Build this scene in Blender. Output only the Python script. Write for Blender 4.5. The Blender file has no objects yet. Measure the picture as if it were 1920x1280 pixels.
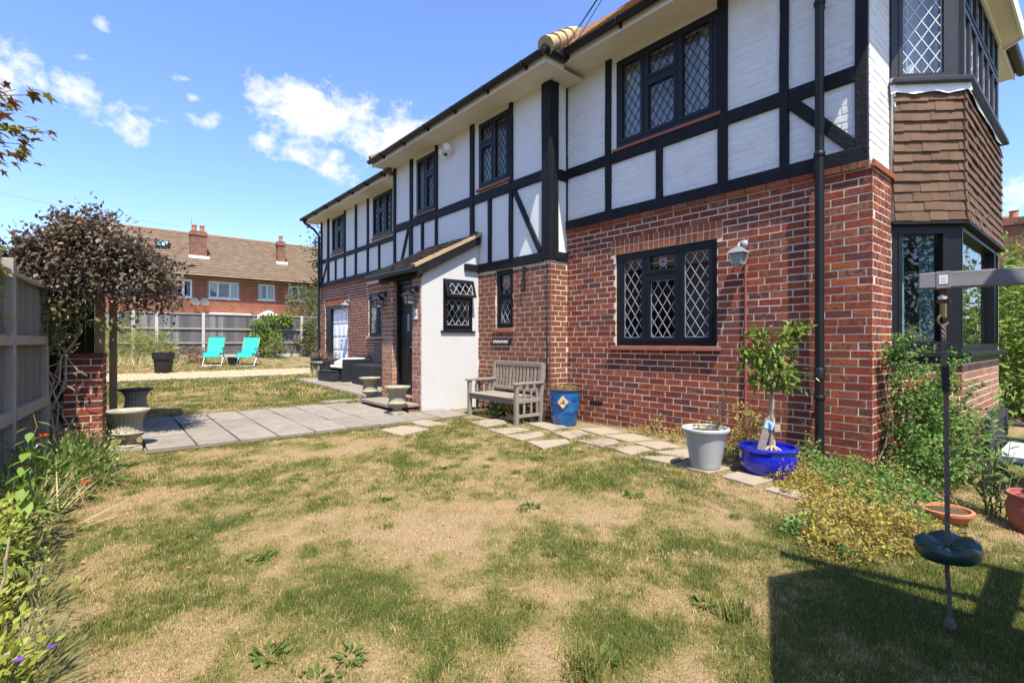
import bpy, bmesh, math, random
import numpy as np
from mathutils import Vector, Matrix, noise
random.seed(7); RNG = np.random.default_rng(11)
S = bpy.context.scene; COL = S.collection
R = math.radians

# ------------------------------------------------------------------ camera, sky, sun, exposure
cam = bpy.data.cameras.new('camera'); cam.sensor_width = 36; cam.lens = 36*945/1920; cam.clip_start = .05; cam.clip_end = 3000
co = bpy.data.objects.new('camera', cam); COL.objects.link(co); S.camera = co
co.location = (0, 0, 1.15); co.rotation_euler = (R(90), 0, R(-39.9))
SUN_DIR = Vector((-1, -2.3, 5.0)).normalized()          # towards the sun
S.view_settings.view_transform = 'Standard'; S.view_settings.look = 'None'
S.view_settings.exposure = 1.0; S.view_settings.gamma = 1; S.view_settings.use_curve_mapping = False
S.render.film_transparent = False
sl = bpy.data.lights.new('sun', 'SUN'); sl.energy = 5.0; sl.angle = R(.53); sl.color = (1, .93, .80)
so = bpy.data.objects.new('sun', sl); COL.objects.link(so); so.rotation_euler = SUN_DIR.to_track_quat('Z', 'Y').to_euler(); so.location = (-10, -23, 50)

def build_world():
    w = bpy.data.worlds.new('World'); S.world = w; w.use_nodes = True
    nt = w.node_tree; N = nt.nodes; L = nt.links; N.clear()
    def n(t, **k):
        q = N.new(t)
        for a, b in k.items(): setattr(q, a, b)
        return q
    def m(op, a, b=None, c=None, clamp=False):
        q = n('ShaderNodeMath', operation=op, use_clamp=clamp)
        for i, v in enumerate((a, b, c)):
            if v is None: continue
            if isinstance(v, (int, float)): q.inputs[i].default_value = v
            else: L.new(v, q.inputs[i])
        return q.outputs[0]
    sky = n('ShaderNodeTexSky', sky_type='NISHITA', sun_disc=False, sun_elevation=math.asin(SUN_DIR.z),
            sun_rotation=math.atan2(SUN_DIR.x, SUN_DIR.y), altitude=0, air_density=1.0, dust_density=.75, ozone_density=2.2)
    tc = n('ShaderNodeTexCoord'); sp = n('ShaderNodeSeparateXYZ'); L.new(tc.outputs['Generated'], sp.inputs[0])
    x, y, z = sp.outputs
    az = m('ARCTAN2', x, y); el = m('ARCSINE', z)
    # cumulus banks: azimuth, elevation, half width, half height (radians), all round the horizon
    blobs = [(.305,.394,.115,.060),(.458,.380,.115,.058),(.231,.343,.048,.022),(.360,.305,.052,.032),(-.092,.364,.036,.042),
             (-.009,.362,.035,.038),(.042,.338,.052,.027),(.155,.359,.046,.017),(.013,.454,.013,.011),(-.055,.362,.010,.016),
             (.112,.410,.022,.010),(.052,.313,.018,.017),(1.482,.203,.04,.035),(.131,.388,.014,.008),(.332,.333,.08,.024),
             (1.9,.3,.16,.06),(2.5,.42,.2,.07),(-2.8,.36,.22,.07),(-2.1,.45,.12,.05),(-1.5,.3,.2,.06),(-.8,.4,.1,.04),(-.5,.25,.1,.03)]
    mp = n('ShaderNodeMapping'); L.new(tc.outputs['Generated'], mp.inputs[0]); mp.inputs['Scale'].default_value = (1, 1, 1.25)
    nz = n('ShaderNodeTexNoise', noise_dimensions='3D'); nz.inputs['Scale'].default_value = 17; nz.inputs['Detail'].default_value = 9
    nz.inputs['Roughness'].default_value = .58; nz.inputs['Distortion'].default_value = .25; L.new(mp.outputs[0], nz.inputs['Vector'])
    n2 = n('ShaderNodeTexNoise', noise_dimensions='3D'); n2.inputs['Scale'].default_value = 48; n2.inputs['Detail'].default_value = 8; n2.inputs['Roughness'].default_value = .65; n2.inputs['Distortion'].default_value = .5; L.new(mp.outputs[0], n2.inputs['Vector'])
    tot = None
    for (a, e, wa, we) in blobs:
        da = m('DIVIDE', m('SUBTRACT', az, a), wa); de = m('DIVIDE', m('SUBTRACT', el, e), we)
        d = m('SQRT', m('ADD', m('MULTIPLY', da, da), m('MULTIPLY', de, de)))
        big = min(1.0, .46 + we*10)
        f = m('MULTIPLY', m('SUBTRACT', 1.25, d, clamp=True), big)
        tot = f if tot is None else m('MAXIMUM', tot, f)
    dens = m('MULTIPLY', m('SUBTRACT', m('ADD', m('ADD', tot, m('MULTIPLY', m('SUBTRACT', n2.outputs[0], .5), 1.15)), m('MULTIPLY', m('SUBTRACT', nz.outputs[0], .5), 2.7)), .33), m('GREATER_THAN', tot, .001))
    den = m('SMOOTH_MIN', m('MULTIPLY', m('MAXIMUM', dens, 0.0), 1.5), 1.0, .35)
    den = m('MULTIPLY', m('MINIMUM', den, 1.0), .96)
    hue = n('ShaderNodeMixRGB', blend_type='MULTIPLY'); hue.inputs[0].default_value = 1; hue.inputs[2].default_value = (.95, 1.06, 1.34, 1)
    L.new(sky.outputs[0], hue.inputs[1])
    mix = n('ShaderNodeMixRGB'); L.new(den, mix.inputs[0]); L.new(hue.outputs[0], mix.inputs[1]); mix.inputs[2].default_value = (4.6, 4.7, 4.9, 1)
    bg = n('ShaderNodeBackground'); bg.inputs['Strength'].default_value = .122; L.new(mix.outputs[0], bg.inputs[0])
    out = n('ShaderNodeOutputWorld'); L.new(bg.outputs[0], out.inputs[0])
build_world()

# ------------------------------------------------------------------ materials
def _nt(name):
    m = bpy.data.materials.new(name); m.use_nodes = True; nt = m.node_tree; nt.nodes.clear(); return m, nt
def C4(c): return (c[0], c[1], c[2], 1)
def pm(name, cols, rough=.7, scale=3.0, per=None, rand=.5, bump=0., bscale=30., metal=0., spec=.35, wear=None, trans=0., coat=0., pos=False, stretch=None, hue=None, detail=5):
    """one principled material: colours along a ramp picked by noise and a per-object / per-island random"""
    m, nt = _nt(name); N = nt.nodes; L = nt.links
    out = N.new('ShaderNodeOutputMaterial'); b = N.new('ShaderNodeBsdfPrincipled')
    b.inputs['Roughness'].default_value = rough; b.inputs['Metallic'].default_value = metal; b.inputs['Specular IOR Level'].default_value = spec
    if coat: b.inputs['Coat Weight'].default_value = coat; b.inputs['Coat Roughness'].default_value = .08
    if pos:
        g = N.new('ShaderNodeNewGeometry'); vec = g.outputs['Position']
    else:
        g = N.new('ShaderNodeTexCoord'); vec = g.outputs['Object']
    if stretch:
        mp = N.new('ShaderNodeMapping'); mp.inputs['Scale'].default_value = stretch; L.new(vec, mp.inputs[0]); vec = mp.outputs[0]
    def noise_(sc, det=detail, ro=.6):
        q = N.new('ShaderNodeTexNoise'); q.inputs['Scale'].default_value = sc; q.inputs['Detail'].default_value = det; q.inputs['Roughness'].default_value = ro
        L.new(vec, q.inputs['Vector']); return q.outputs[0]
    def math_(op, a, c, clamp=False):
        q = N.new('ShaderNodeMath'); q.operation = op; q.use_clamp = clamp
        for i, v in enumerate((a, c)):
            if isinstance(v, (int, float)): q.inputs[i].default_value = v
            else: L.new(v, q.inputs[i])
        return q.outputs[0]
    nz = noise_(scale)
    fac = math_('ADD', math_('MULTIPLY', math_('SUBTRACT', nz, .5), 1.7), .5)
    if per:
        if per == 'object': rr = N.new('ShaderNodeObjectInfo').outputs['Random']
        else: rr = N.new('ShaderNodeNewGeometry').outputs['Random Per Island']
        fac = math_('ADD', math_('MULTIPLY', fac, 1-rand), math_('MULTIPLY', rr, rand))
    rp = N.new('ShaderNodeValToRGB'); e = rp.color_ramp.elements
    k = len(cols)
    e[0].color = C4(cols[0]); e[0].position = .0; e[1].color = C4(cols[-1]); e[1].position = 1.
    for i in range(1, k-1):
        q = e.new(i/(k-1)); q.color = C4(cols[i])
    L.new(fac, rp.inputs[0]); col = rp.outputs[0]
    if wear:                                              # (colour, noise scale, threshold, amount)
        wf = math_('MULTIPLY', math_('MULTIPLY', math_('SUBTRACT', noise_(wear[1], 8, .7), wear[2]), 6, True), wear[3])
        mx = N.new('ShaderNodeMixRGB'); L.new(wf, mx.inputs[0]); L.new(col, mx.inputs[1]); mx.inputs[2].default_value = C4(wear[0]); col = mx.outputs[0]
    L.new(col, b.inputs['Base Color'])
    if bump:
        bp = N.new('ShaderNodeBump'); bp.inputs['Strength'].default_value = bump; bp.inputs['Distance'].default_value = .01
        L.new(noise_(bscale, 6, .65), bp.inputs['Height']); L.new(bp.outputs[0], b.inputs['Normal'])
    if trans:
        tr = N.new('ShaderNodeBsdfTranslucent'); L.new(col, tr.inputs[0]); mx = N.new('ShaderNodeMixShader'); mx.inputs[0].default_value = trans
        L.new(b.outputs[0], mx.inputs[1]); L.new(tr.outputs[0], mx.inputs[2]); L.new(mx.outputs[0], out.inputs[0])
    else: L.new(b.outputs[0], out.inputs[0])
    return m
def glass_mat(name, tint=(.85, .9, .92), refl=1.0):
    m, nt = _nt(name); N = nt.nodes; L = nt.links
    out = N.new('ShaderNodeOutputMaterial'); t = N.new('ShaderNodeBsdfTransparent'); t.inputs[0].default_value = C4(tint)
    g = N.new('ShaderNodeBsdfGlossy'); g.inputs['Roughness'].default_value = .015; g.inputs[0].default_value = (refl, refl, refl, 1)
    tc = N.new('ShaderNodeTexCoord'); nz = N.new('ShaderNodeTexNoise'); nz.inputs['Scale'].default_value = 2.2; L.new(tc.outputs['Object'], nz.inputs[0])
    bp = N.new('ShaderNodeBump'); bp.inputs['Strength'].default_value = .06; bp.inputs['Distance'].default_value = .02; L.new(nz.outputs[0], bp.inputs['Height']); L.new(bp.outputs[0], g.inputs['Normal'])
    lw = N.new('ShaderNodeLayerWeight'); lw.inputs[0].default_value = .5
    def ma(op, a, c):
        q = N.new('ShaderNodeMath'); q.operation = op
        for i, v in enumerate((a, c)):
            if isinstance(v, (int, float)): q.inputs[i].default_value = v
            else: L.new(v, q.inputs[i])
        return q.outputs[0]
    f = ma('ADD', ma('MULTIPLY', ma('POWER', lw.outputs['Facing'], 4.5), .80), .085)
    mx = N.new('ShaderNodeMixShader'); L.new(f, mx.inputs[0]); L.new(t.outputs[0], mx.inputs[1]); L.new(g.outputs[0], mx.inputs[2]); L.new(mx.outputs[0], out.inputs[0])
    return m
BR = [(.055,.020,.017),(.12,.027,.016),(.19,.036,.017),(.27,.056,.022),(.13,.037,.024),(.31,.088,.034),(.17,.034,.018),(.085,.028,.023),(.27,.105,.052),(.21,.043,.020)]
M = {}
M['brick'] = pm('red_brick', BR, .85, 26, 'object', .72, .55, 90, pos=True, wear=((.085,.050,.042), 1.3, .52, .55))
M['brick_j'] = pm('red_brick_run', BR, .85, 26, 'island', .72, .55, 90, pos=True, wear=((.085,.050,.042), 1.3, .52, .5))
BO = [(.13,.042,.024),(.17,.056,.030),(.21,.070,.036),(.15,.050,.029),(.24,.095,.052),(.11,.038,.025)]
M['brick_o'] = pm('orange_brick', BO, .85, 22, 'object', .6, .5, 90, pos=True, wear=((.42,.36,.30), 6, .66, .4))
M['brick_oj'] = pm('orange_brick_run', BO, .85, 22, 'island', .6, .5, 90, pos=True, wear=((.42,.36,.30), 6, .66, .4))
M['brick_pale'] = pm('pale_multi_brick', [(.22,.085,.050),(.30,.14,.085),(.36,.20,.13),(.26,.10,.06),(.40,.25,.17)], .85, 22, 'island', .7, .5, 90, pos=True)
M['mortar'] = pm('mortar', [(.46,.385,.295),(.60,.51,.40),(.68,.59,.475)], .95, 5, bump=.5, bscale=120, pos=True)
M['render'] = pm('white_render', [(.47,.47,.46),(.52,.52,.51),(.54,.54,.53)], .9, 1.1, bump=.15, bscale=60, wear=((.40,.385,.34), 2.3, .60, .42), pos=True)
M['render_cool'] = pm('white_wall_paint', [(.62,.62,.61),(.68,.68,.67),(.71,.71,.70)], .85, 1.3, bump=.12, bscale=50, wear=((.44,.42,.37), 3.2, .64, .4), pos=True)
M['painted_brick'] = pm('painted_brick', [(.60,.595,.58),(.70,.695,.68),(.75,.745,.73)], .8, 7, 'island', .35, .5, 70, pos=True, wear=((.30,.29,.27), 9, .655, .6))
M['timber'] = pm('black_painted_timber', [(.005,.0055,.007),(.009,.010,.012),(.018,.019,.022)], .6, 5, bump=.7, bscale=26, pos=True, stretch=(1,1,1), wear=((.17,.165,.16), 13, .665, .5), spec=.22)
M['black'] = pm('black_frame_paint', [(.006,.0065,.009),(.011,.012,.015)], .4, 6, spec=.3)
M['upvc'] = pm('black_plastic', [(.008,.0085,.010),(.013,.014,.016)], .42, 4, spec=.35, wear=((.10,.10,.10), 14, .70, .3))
M['grey_frame'] = pm('dark_grey_window_frame', [(.022,.022,.026),(.035,.035,.040)], .45, 6, wear=((.09,.09,.09), 8, .68, .4), pos=True)
M['soffit'] = pm('cream_soffit_board', [(.62,.58,.50),(.70,.66,.58)], .6, 2, bump=.05, pos=True)
M['sill'] = pm('red_clay_sill', [(.24,.085,.06),(.34,.13,.09)], .7, 9, bump=.3, bscale=60, pos=True)
M['stonesill'] = pm('weathered_stone', [(.26,.22,.17),(.36,.31,.25)], .9, 9, bump=.4, bscale=60, pos=True)
M['glass'] = glass_mat('window_glass')
M['glass_dark'] = glass_mat('dark_window_glass', (.45,.5,.52))
M['lead'] = pm('lead_came', [(.36,.38,.40),(.52,.54,.56)], .45, 20, metal=.3)
M['lead_dark'] = pm('dull_lead_came', [(.02,.022,.028),(.045,.048,.055)], .7, 20, spec=.1)
M['lead_w'] = pm('pale_lead_came', [(.42,.45,.48),(.55,.58,.61)], .45, 20)
M['flashing'] = pm('white_painted_lead_flashing', [(.72,.73,.73),(.82,.82,.82)], .6, 7, bump=.5, bscale=18, pos=True)
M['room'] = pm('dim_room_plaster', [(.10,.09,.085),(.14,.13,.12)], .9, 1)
M['curtain_w'] = pm('white_net_curtain', [(.62,.66,.70),(.80,.82,.84)], .9, 8, trans=.3)
M['net'] = pm('grey_window_net', [(.42,.42,.46),(.54,.54,.58)], .9, 3)
M['blind'] = pm('pale_window_blind', [(.50,.51,.55),(.58,.59,.63)], .9, 3)
M['dish'] = pm('grey_dish', [(.10,.105,.11),(.14,.145,.15)], .5, 5)
M['curtain_t'] = pm('teal_curtain', [(.12,.28,.30),(.22,.40,.41)], .9, 5, trans=.15)
M['red_glass'] = pm('red_stained_glass', [(.28,.01,.015),(.45,.03,.03)], .15, 8, spec=.6)
M['blue_glass'] = pm('blue_stained_glass', [(.10,.22,.34),(.2,.33,.45)], .15, 8, spec=.6)
M['tile'] = pm('clay_roof_tile', [(.14,.085,.06),(.20,.11,.07),(.26,.15,.09),(.17,.12,.09)], .9, 8, 'island', .6, .5, 70, pos=True, wear=((.38,.24,.07), 5, .58, .6))
M['tile_lichen'] = pm('lichened_roof_tile', [(.17,.10,.05),(.28,.17,.055),(.22,.11,.055),(.36,.25,.09)], .95, 14, 'island', .4, .8, 60, pos=True)
M['tile_o'] = pm('porch_roof_tile', [(.075,.055,.045),(.12,.085,.065),(.19,.13,.09)], .9, 10, 'object', .6, .5, 70, pos=True, wear=((.36,.30,.16), 7, .60, .6))
M['brick_arch'] = pm('orange_arch_brick', [(.19,.050,.022),(.27,.075,.030),(.33,.105,.042),(.22,.058,.024),(.12,.05,.04)], .85, 22, 'island', .75, .5, 90, pos=True)
M['hung'] = pm('hung_clay_tile', [(.070,.040,.025),(.110,.062,.037),(.145,.083,.050),(.095,.056,.036),(.19,.105,.060)], .85, 9, 'object', .55, .45, 60, pos=True, wear=((.55,.24,.13), 6, .70, .6))
M['verge'] = pm('verge_mortar', [(.33,.24,.13),(.46,.36,.2)], .95, 14, bump=.8, bscale=50, pos=True)
M['door_black'] = pm('black_front_door', [(.008,.008,.008),(.022,.020,.017)], .4, 3, bump=.2, bscale=30, spec=.4)
M['garage'] = pm('white_garage_door', [(.72,.74,.78),(.80,.82,.85)], .5, 3)
M['brass'] = pm('brass', [(.45,.33,.12),(.55,.42,.18)], .3, 9, metal=1)
M['steel'] = pm('galvanised_steel', [(.42,.43,.44),(.55,.56,.57)], .4, 9, metal=.9)
M['silver'] = pm('silver_painted_metal', [(.28,.29,.30),(.38,.39,.40)], .4, 9, metal=.5)
M['lamp_glass'] = pm('frosted_lamp_glass', [(.30,.32,.31),(.42,.44,.43)], .25, 20, bump=.3, bscale=40, trans=.3)
M['conduit'] = pm('rusty_red_conduit', [(.20,.055,.04),(.30,.10,.08)], .6, 14, pos=True)
M['white_plastic'] = pm('white_plastic', [(.74,.75,.76),(.8,.8,.81)], .4, 5)
M['black_plastic'] = pm('black_plastic_pot', [(.012,.013,.015),(.028,.030,.034)], .5, 7, bump=.2, bscale=40)
M['soil'] = pm('potting_soil', [(.05,.03,.018),(.11,.07,.045)], 1, 40, bump=1, bscale=90)
M['blue_glaze'] = pm('turquoise_blue_glaze', [(.003,.010,.06),(.003,.05,.22),(.005,.14,.38),(.003,.03,.15),(.002,.02,.10)], .2, 2.2, coat=.7, stretch=(1.2,1.2,3.4))
M['cobalt'] = pm('cobalt_glaze', [(.004,.010,.30),(.008,.018,.46)], .12, 4, coat=.8)
M['rim_brown'] = pm('brown_glazed_rim', [(.07,.03,.025),(.13,.07,.06)], .3, 9, coat=.4)
M['white_shade_greyed'] = pm('shade_greyed_pot_paint', [(.36,.375,.385),(.43,.445,.455)], .35, 3, wear=((.35,.34,.32), 5, .7, .4))  # white pot, its colour greyed to stand in for shade on the front
M['terracotta'] = pm('terracotta', [(.36,.13,.06),(.48,.19,.09)], .8, 6, bump=.2, bscale=40)
M['redpaint'] = pm('red_painted_pot', [(.28,.07,.06),(.36,.12,.09)], .5, 9)
M['paint_y'] = pm('yellow_paint', [(.6,.32,.12),(.66,.4,.2)], .5, 9)
M['paint_g'] = pm('green_paint', [(.02,.32,.24),(.05,.4,.3)], .5, 9)
M['tan'] = pm('tan_emblem', [(.50,.36,.18),(.6,.46,.26)], .5, 9)
M['stone'] = pm('cast_stone', [(.19,.165,.12),(.30,.27,.20),(.38,.35,.28)], .9, 8, bump=.6, bscale=60, wear=((.42,.41,.38), 9, .6, .6))
M['stone_dark'] = pm('dark_mossy_stone', [(.035,.035,.035),(.08,.08,.075)], .9, 10, bump=.5, bscale=60)
M['slab'] = pm('concrete_paving', [(.155,.135,.115),(.225,.195,.165),(.29,.255,.215)], .9, 7, 'object', .3, .5, 80, pos=True, wear=((.115,.10,.08), 4.2, .53, .6))
M['slab_s'] = pm('sandy_stone_slab', [(.22,.18,.135),(.30,.245,.18),(.26,.215,.17)], .9, 7, 'object', .4, .5, 80, pos=True, wear=((.33,.225,.10), 2.2, .60, .55))
M['sand'] = pm('sandy_joint_soil', [(.12,.10,.055),(.20,.16,.085),(.15,.13,.06)], 1, 6, bump=.8, bscale=60, pos=True)
M['gravel'] = pm('pale_gravel', [(.29,.21,.13),(.38,.28,.18),(.46,.35,.23)], .95, 60, 'island', .6, .6, 60, pos=True)
M['concrete'] = pm('grey_concrete', [(.32,.31,.29),(.44,.43,.41)], .9, 9, bump=.4, bscale=70, pos=True)
M['conc_post'] = pm('concrete_fence_post', [(.42,.39,.35),(.54,.51,.47)], .9, 6, bump=.3, bscale=60, pos=True)
M['fence_grey'] = pm('weathered_fence_board', [(.06,.06,.065),(.14,.14,.145),(.26,.255,.25)], .9, 4, 'island', .75, .5, 40, pos=True, stretch=(4,4,.6))
M['fence_brown'] = pm('brown_grey_fence_board', [(.20,.160,.115),(.28,.230,.170),(.36,.30,.225)], .9, 4, 'object', .5, .5, 40, pos=True, stretch=(6,6,.7))
M['rail_grey'] = pm('weathered_rail', [(.26,.225,.18),(.38,.335,.275)], .9, 5, bump=.4, bscale=50, pos=True)
M['teak'] = pm('silvered_teak', [(.165,.135,.110),(.24,.205,.172),(.31,.27,.23)], .85, 6, 'object', .35, .4, 50, stretch=(5,5,5))
M['oldwood'] = pm('tan_old_timber', [(.26,.17,.09),(.38,.26,.15)], .9, 6, bump=.5, bscale=50, pos=True)
M['darkwood'] = pm('dark_stained_boards', [(.012,.011,.010),(.03,.027,.024)], .85, 5, bump=.4, bscale=40, pos=True)
M['swing_wood'] = pm('grey_painted_beam', [(.17,.165,.18),(.25,.245,.26)], .75, 3, bump=.35, bscale=60, pos=True, stretch=(8,1.2,14))
M['play_wood'] = pm('play_frame_timber', [(.2,.15,.10),(.3,.23,.16)], .85, 4, bump=.3, bscale=50)
M['rattan'] = pm('dark_rattan', [(.014,.015,.018),(.032,.034,.038)], .55, 60, bump=.5, bscale=160)
M['cushion'] = pm('cream_cushion', [(.66,.63,.56),(.76,.74,.68)], .9, 5, bump=.3, bscale=12)
M['cushion_g'] = pm('grey_seat_pad', [(.34,.35,.37),(.42,.43,.45)], .9, 5, bump=.2, bscale=20)
M['turq'] = pm('turquoise_mesh_fabric', [(.0,.27,.22),(.006,.34,.275)], .7, 6)
M['chair_dark'] = pm('dark_grey_painted_wood', [(.025,.027,.032),(.045,.047,.053)], .55, 8)
M['rope'] = pm('weathered_rope', [(.14,.115,.09),(.26,.22,.18)], .95, 60, bump=.8, bscale=200)
M['rope_dark'] = pm('dark_rope_sleeve', [(.03,.03,.032),(.06,.06,.06)], .9, 60, bump=.8, bscale=200)
M['rust'] = pm('rusty_iron', [(.10,.045,.025),(.22,.13,.08)], .7, 30, metal=.4)
M['green_plastic'] = pm('dark_green_plastic', [(.003,.032,.022),(.006,.045,.032)], .3, 5, spec=.5)
M['cable'] = pm('black_cable', [(.012,.012,.014),(.02,.02,.022)], .6, 5)
M['wire'] = pm('grey_wire', [(.35,.38,.42),(.4,.43,.47)], .6, 5)
M['terrace_brick'] = pm('terrace_brick', [(.17,.052,.030),(.23,.078,.042),(.28,.105,.058),(.14,.048,.032)], .9, 30, 'island', .7, .3, 30, pos=True)
M['terrace_mortar'] = pm('terrace_mortar', [(.28,.17,.12),(.34,.22,.165)], .95, 6, pos=True)
M['terrace_tile'] = pm('terrace_tile', [(.115,.080,.053),(.165,.115,.075),(.21,.145,.095)], .95, 3.5, 'island', .45, .4, 30, pos=True, wear=((.33,.21,.07), 1.3, .60, .5))
def far_brick(name, c1, c2, mo):
    m, nt = _nt(name); N = nt.nodes; L = nt.links; out = N.new('ShaderNodeOutputMaterial'); b = N.new('ShaderNodeBsdfPrincipled'); b.inputs['Roughness'].default_value = .9
    g = N.new('ShaderNodeNewGeometry'); s = N.new('ShaderNodeSeparateXYZ'); L.new(g.outputs['Position'], s.inputs[0]); a = N.new('ShaderNodeMath'); a.operation = 'ADD'; L.new(s.outputs[0], a.inputs[0]); L.new(s.outputs[1], a.inputs[1])
    c = N.new('ShaderNodeCombineXYZ'); L.new(a.outputs[0], c.inputs[0]); L.new(s.outputs[2], c.inputs[1]); t = N.new('ShaderNodeTexBrick'); L.new(c.outputs[0], t.inputs['Vector']); t.inputs['Scale'].default_value = 1
    t.inputs['Brick Width'].default_value = .225; t.inputs['Row Height'].default_value = .075; t.inputs['Mortar Size'].default_value = .006; t.inputs['Bias'].default_value = -.1
    t.inputs['Color1'].default_value = C4(c1); t.inputs['Color2'].default_value = C4(c2); t.inputs['Mortar'].default_value = C4(mo)
    L.new(t.outputs[0], b.inputs['Base Color']); L.new(b.outputs[0], out.inputs[0]); return m
M['far_brick'] = far_brick('distant_brickwork', (.12,.042,.028), (.26,.095,.055), (.26,.18,.13))
M['white_frame'] = pm('white_window_frame', [(.74,.75,.76),(.8,.8,.8)], .4, 3)
M['sage_frame'] = pm('pale_green_window_frame', [(.46,.53,.48),(.54,.6,.55)], .5, 3)
M['skyglass'] = pm('skylight_blind', [(.18,.42,.46),(.24,.48,.52)], .15, 3)
M['black_metal'] = pm('black_metal', [(.012,.012,.013),(.022,.022,.024)], .4, 8, spec=.5)
M['sign_white'] = pm('white_lettering', [(.72,.74,.76),(.76,.78,.8)], .5, 3)
M['num_tile'] = pm('ceramic_number_tile', [(.66,.66,.64),(.72,.72,.70)], .3, 3)
M['num_blue'] = pm('blue_numeral', [(.03,.06,.25),(.05,.09,.3)], .4, 3)
M['label_blue'] = pm('pale_blue_plant_tag', [(.35,.55,.75),(.42,.62,.8)], .5, 3)
M['trunk'] = pm('bark', [(.10,.075,.05),(.19,.15,.11)], .95, 9, bump=.9, bscale=50, pos=True)
M['stem'] = pm('dry_stem', [(.30,.23,.15),(.42,.34,.24)], .9, 9, pos=True)
M['stem_g'] = pm('green_stem', [(.10,.13,.04),(.17,.19,.06)], .8, 9, pos=True)
def leafm(n, cols, t=.35, r=.55): return pm(n, cols, r, 2.5, 'island', .6, trans=t, spec=.3, pos=True)
M['lf_vine'] = leafm('bronze_vine_leaf', [(.070,.042,.040),(.14,.088,.070),(.12,.112,.048),(.20,.145,.112),(.095,.065,.05),(.27,.20,.155),(.155,.15,.06)], .25)
M['lf_acer'] = leafm('acer_leaf', [(0.074,0.030,0.024),(0.149,0.061,0.027),(0.101,0.081,0.020),(0.216,0.203,0.027),(0.121,0.041,0.027)], .35)
M['lf_acer_o'] = pm('acer_leaf_single', [(0.074,0.030,0.024),(0.162,0.061,0.027),(0.101,0.081,0.020),(0.270,0.230,0.027),(0.121,0.041,0.027)], .5, 6, 'object', .7, trans=.35, pos=True)
M['lf_green'] = leafm('mid_green_leaf', [(0.047,0.088,0.016),(0.081,0.149,0.027),(0.135,0.216,0.041),(0.068,0.108,0.027)])
M['lf_yellow'] = leafm('yellow_green_leaf', [(0.149,0.203,0.027),(0.257,0.297,0.047),(0.351,0.351,0.068),(0.189,0.230,0.041)])
M['lf_hedge'] = leafm('bright_hedge_leaf', [(0.095,0.162,0.020),(0.176,0.270,0.041),(0.270,0.351,0.068)])
M['lf_dark'] = leafm('dark_evergreen_leaf', [(0.027,0.047,0.016),(0.047,0.074,0.024),(0.074,0.101,0.034)], .2)
M['lf_rose'] = leafm('rose_leaf', [(0.056,0.120,0.029),(0.096,0.192,0.040),(0.160,0.272,0.064),(0.240,0.320,0.080)])
M['lf_cover'] = leafm('sunburnt_ground_cover_leaf', [(.19,.21,.025),(.33,.32,.04),(.44,.40,.07),(.28,.15,.06),(.40,.31,.10),(.16,.21,.03),(.36,.36,.05)], .4)
M['lf_olive'] = leafm('olive_leaf', [(0.101,0.115,0.041),(0.176,0.182,0.074),(0.257,0.243,0.115)])
M['lf_red'] = leafm('red_shrub_leaf', [(0.216,0.027,0.034),(0.324,0.054,0.041),(0.176,0.108,0.041),(0.121,0.135,0.041),(0.405,0.068,0.068)])
M['lf_weed'] = leafm('lawn_weed_leaf', [(.065,.115,.025),(.105,.16,.035),(.14,.19,.045)])
M['dead_leaf'] = leafm('dead_leaf', [(.20,.11,.05),(.30,.18,.09),(.36,.26,.13)], .1)
M['lf_fig'] = leafm('glossy_fig_leaf', [(0.081,0.135,0.020),(0.149,0.216,0.034),(0.243,0.311,0.061)], .3, .35)
M['lf_single'] = pm('nettle_leaf', [(0.081,0.162,0.027),(0.162,0.270,0.041),(0.270,0.378,0.068)], .5, 8, 'object', .6, trans=.4, pos=True)
M['lf_lance'] = pm('lance_leaf', [(0.068,0.135,0.034),(0.121,0.203,0.054),(0.176,0.257,0.081)], .45, 8, 'object', .6, trans=.35, pos=True)
M['heather'] = leafm('heather_sprig', [(.17,.10,.08),(.25,.16,.11),(.16,.15,.07)], .2)
M['dry'] = leafm('dry_grass_stem', [(.46,.38,.17),(.60,.52,.28),(.38,.36,.12)], .35)
M['poppy'] = pm('poppy_petal', [(.62,.03,.012),(.75,.06,.02)], .5, 9, trans=.35)
M['purple'] = pm('purple_petal', [(.12,.03,.35),(.2,.07,.5)], .6, 9, trans=.3)
# ------------------------------------------------------------------ helpers
def link(o, parent=None, world=True):
    COL.objects.link(o)
    if parent is not None:
        o.parent = parent
        if world and parent.parent is None: o.matrix_parent_inverse = parent.matrix_basis.inverted()
    return o
def tag(o, label=None, cat=None, group=None, kind=None):
    if label: o['label'] = label
    if cat: o['category'] = cat
    if group: o['group'] = group
    if kind: o['kind'] = kind
    return o
def root(name, loc, label, cat, group=None, rz=0., s=1.):
    o = bpy.data.objects.new(name, None); o.location = loc; o.rotation_euler = (0, 0, rz); o.scale = (s, s, s); o.empty_display_size = .1
    COL.objects.link(o); o.matrix_basis = Matrix.Translation(Vector(loc)) @ Matrix.Rotation(rz, 4, 'Z') @ Matrix.Scale(s, 4)
    return tag(o, label, cat, group)
class Fr:                                                   # a wall frame: a runs along, n points out, z up
    def __init__(s, o, d, n): s.o = Vector(o); s.d = Vector(d); s.n = Vector(n)
    def __call__(s, a, n, z): return s.o + s.d*a + s.n*n + Vector((0, 0, z))
ID = lambda a, n, z: Vector((a, n, z))
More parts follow.
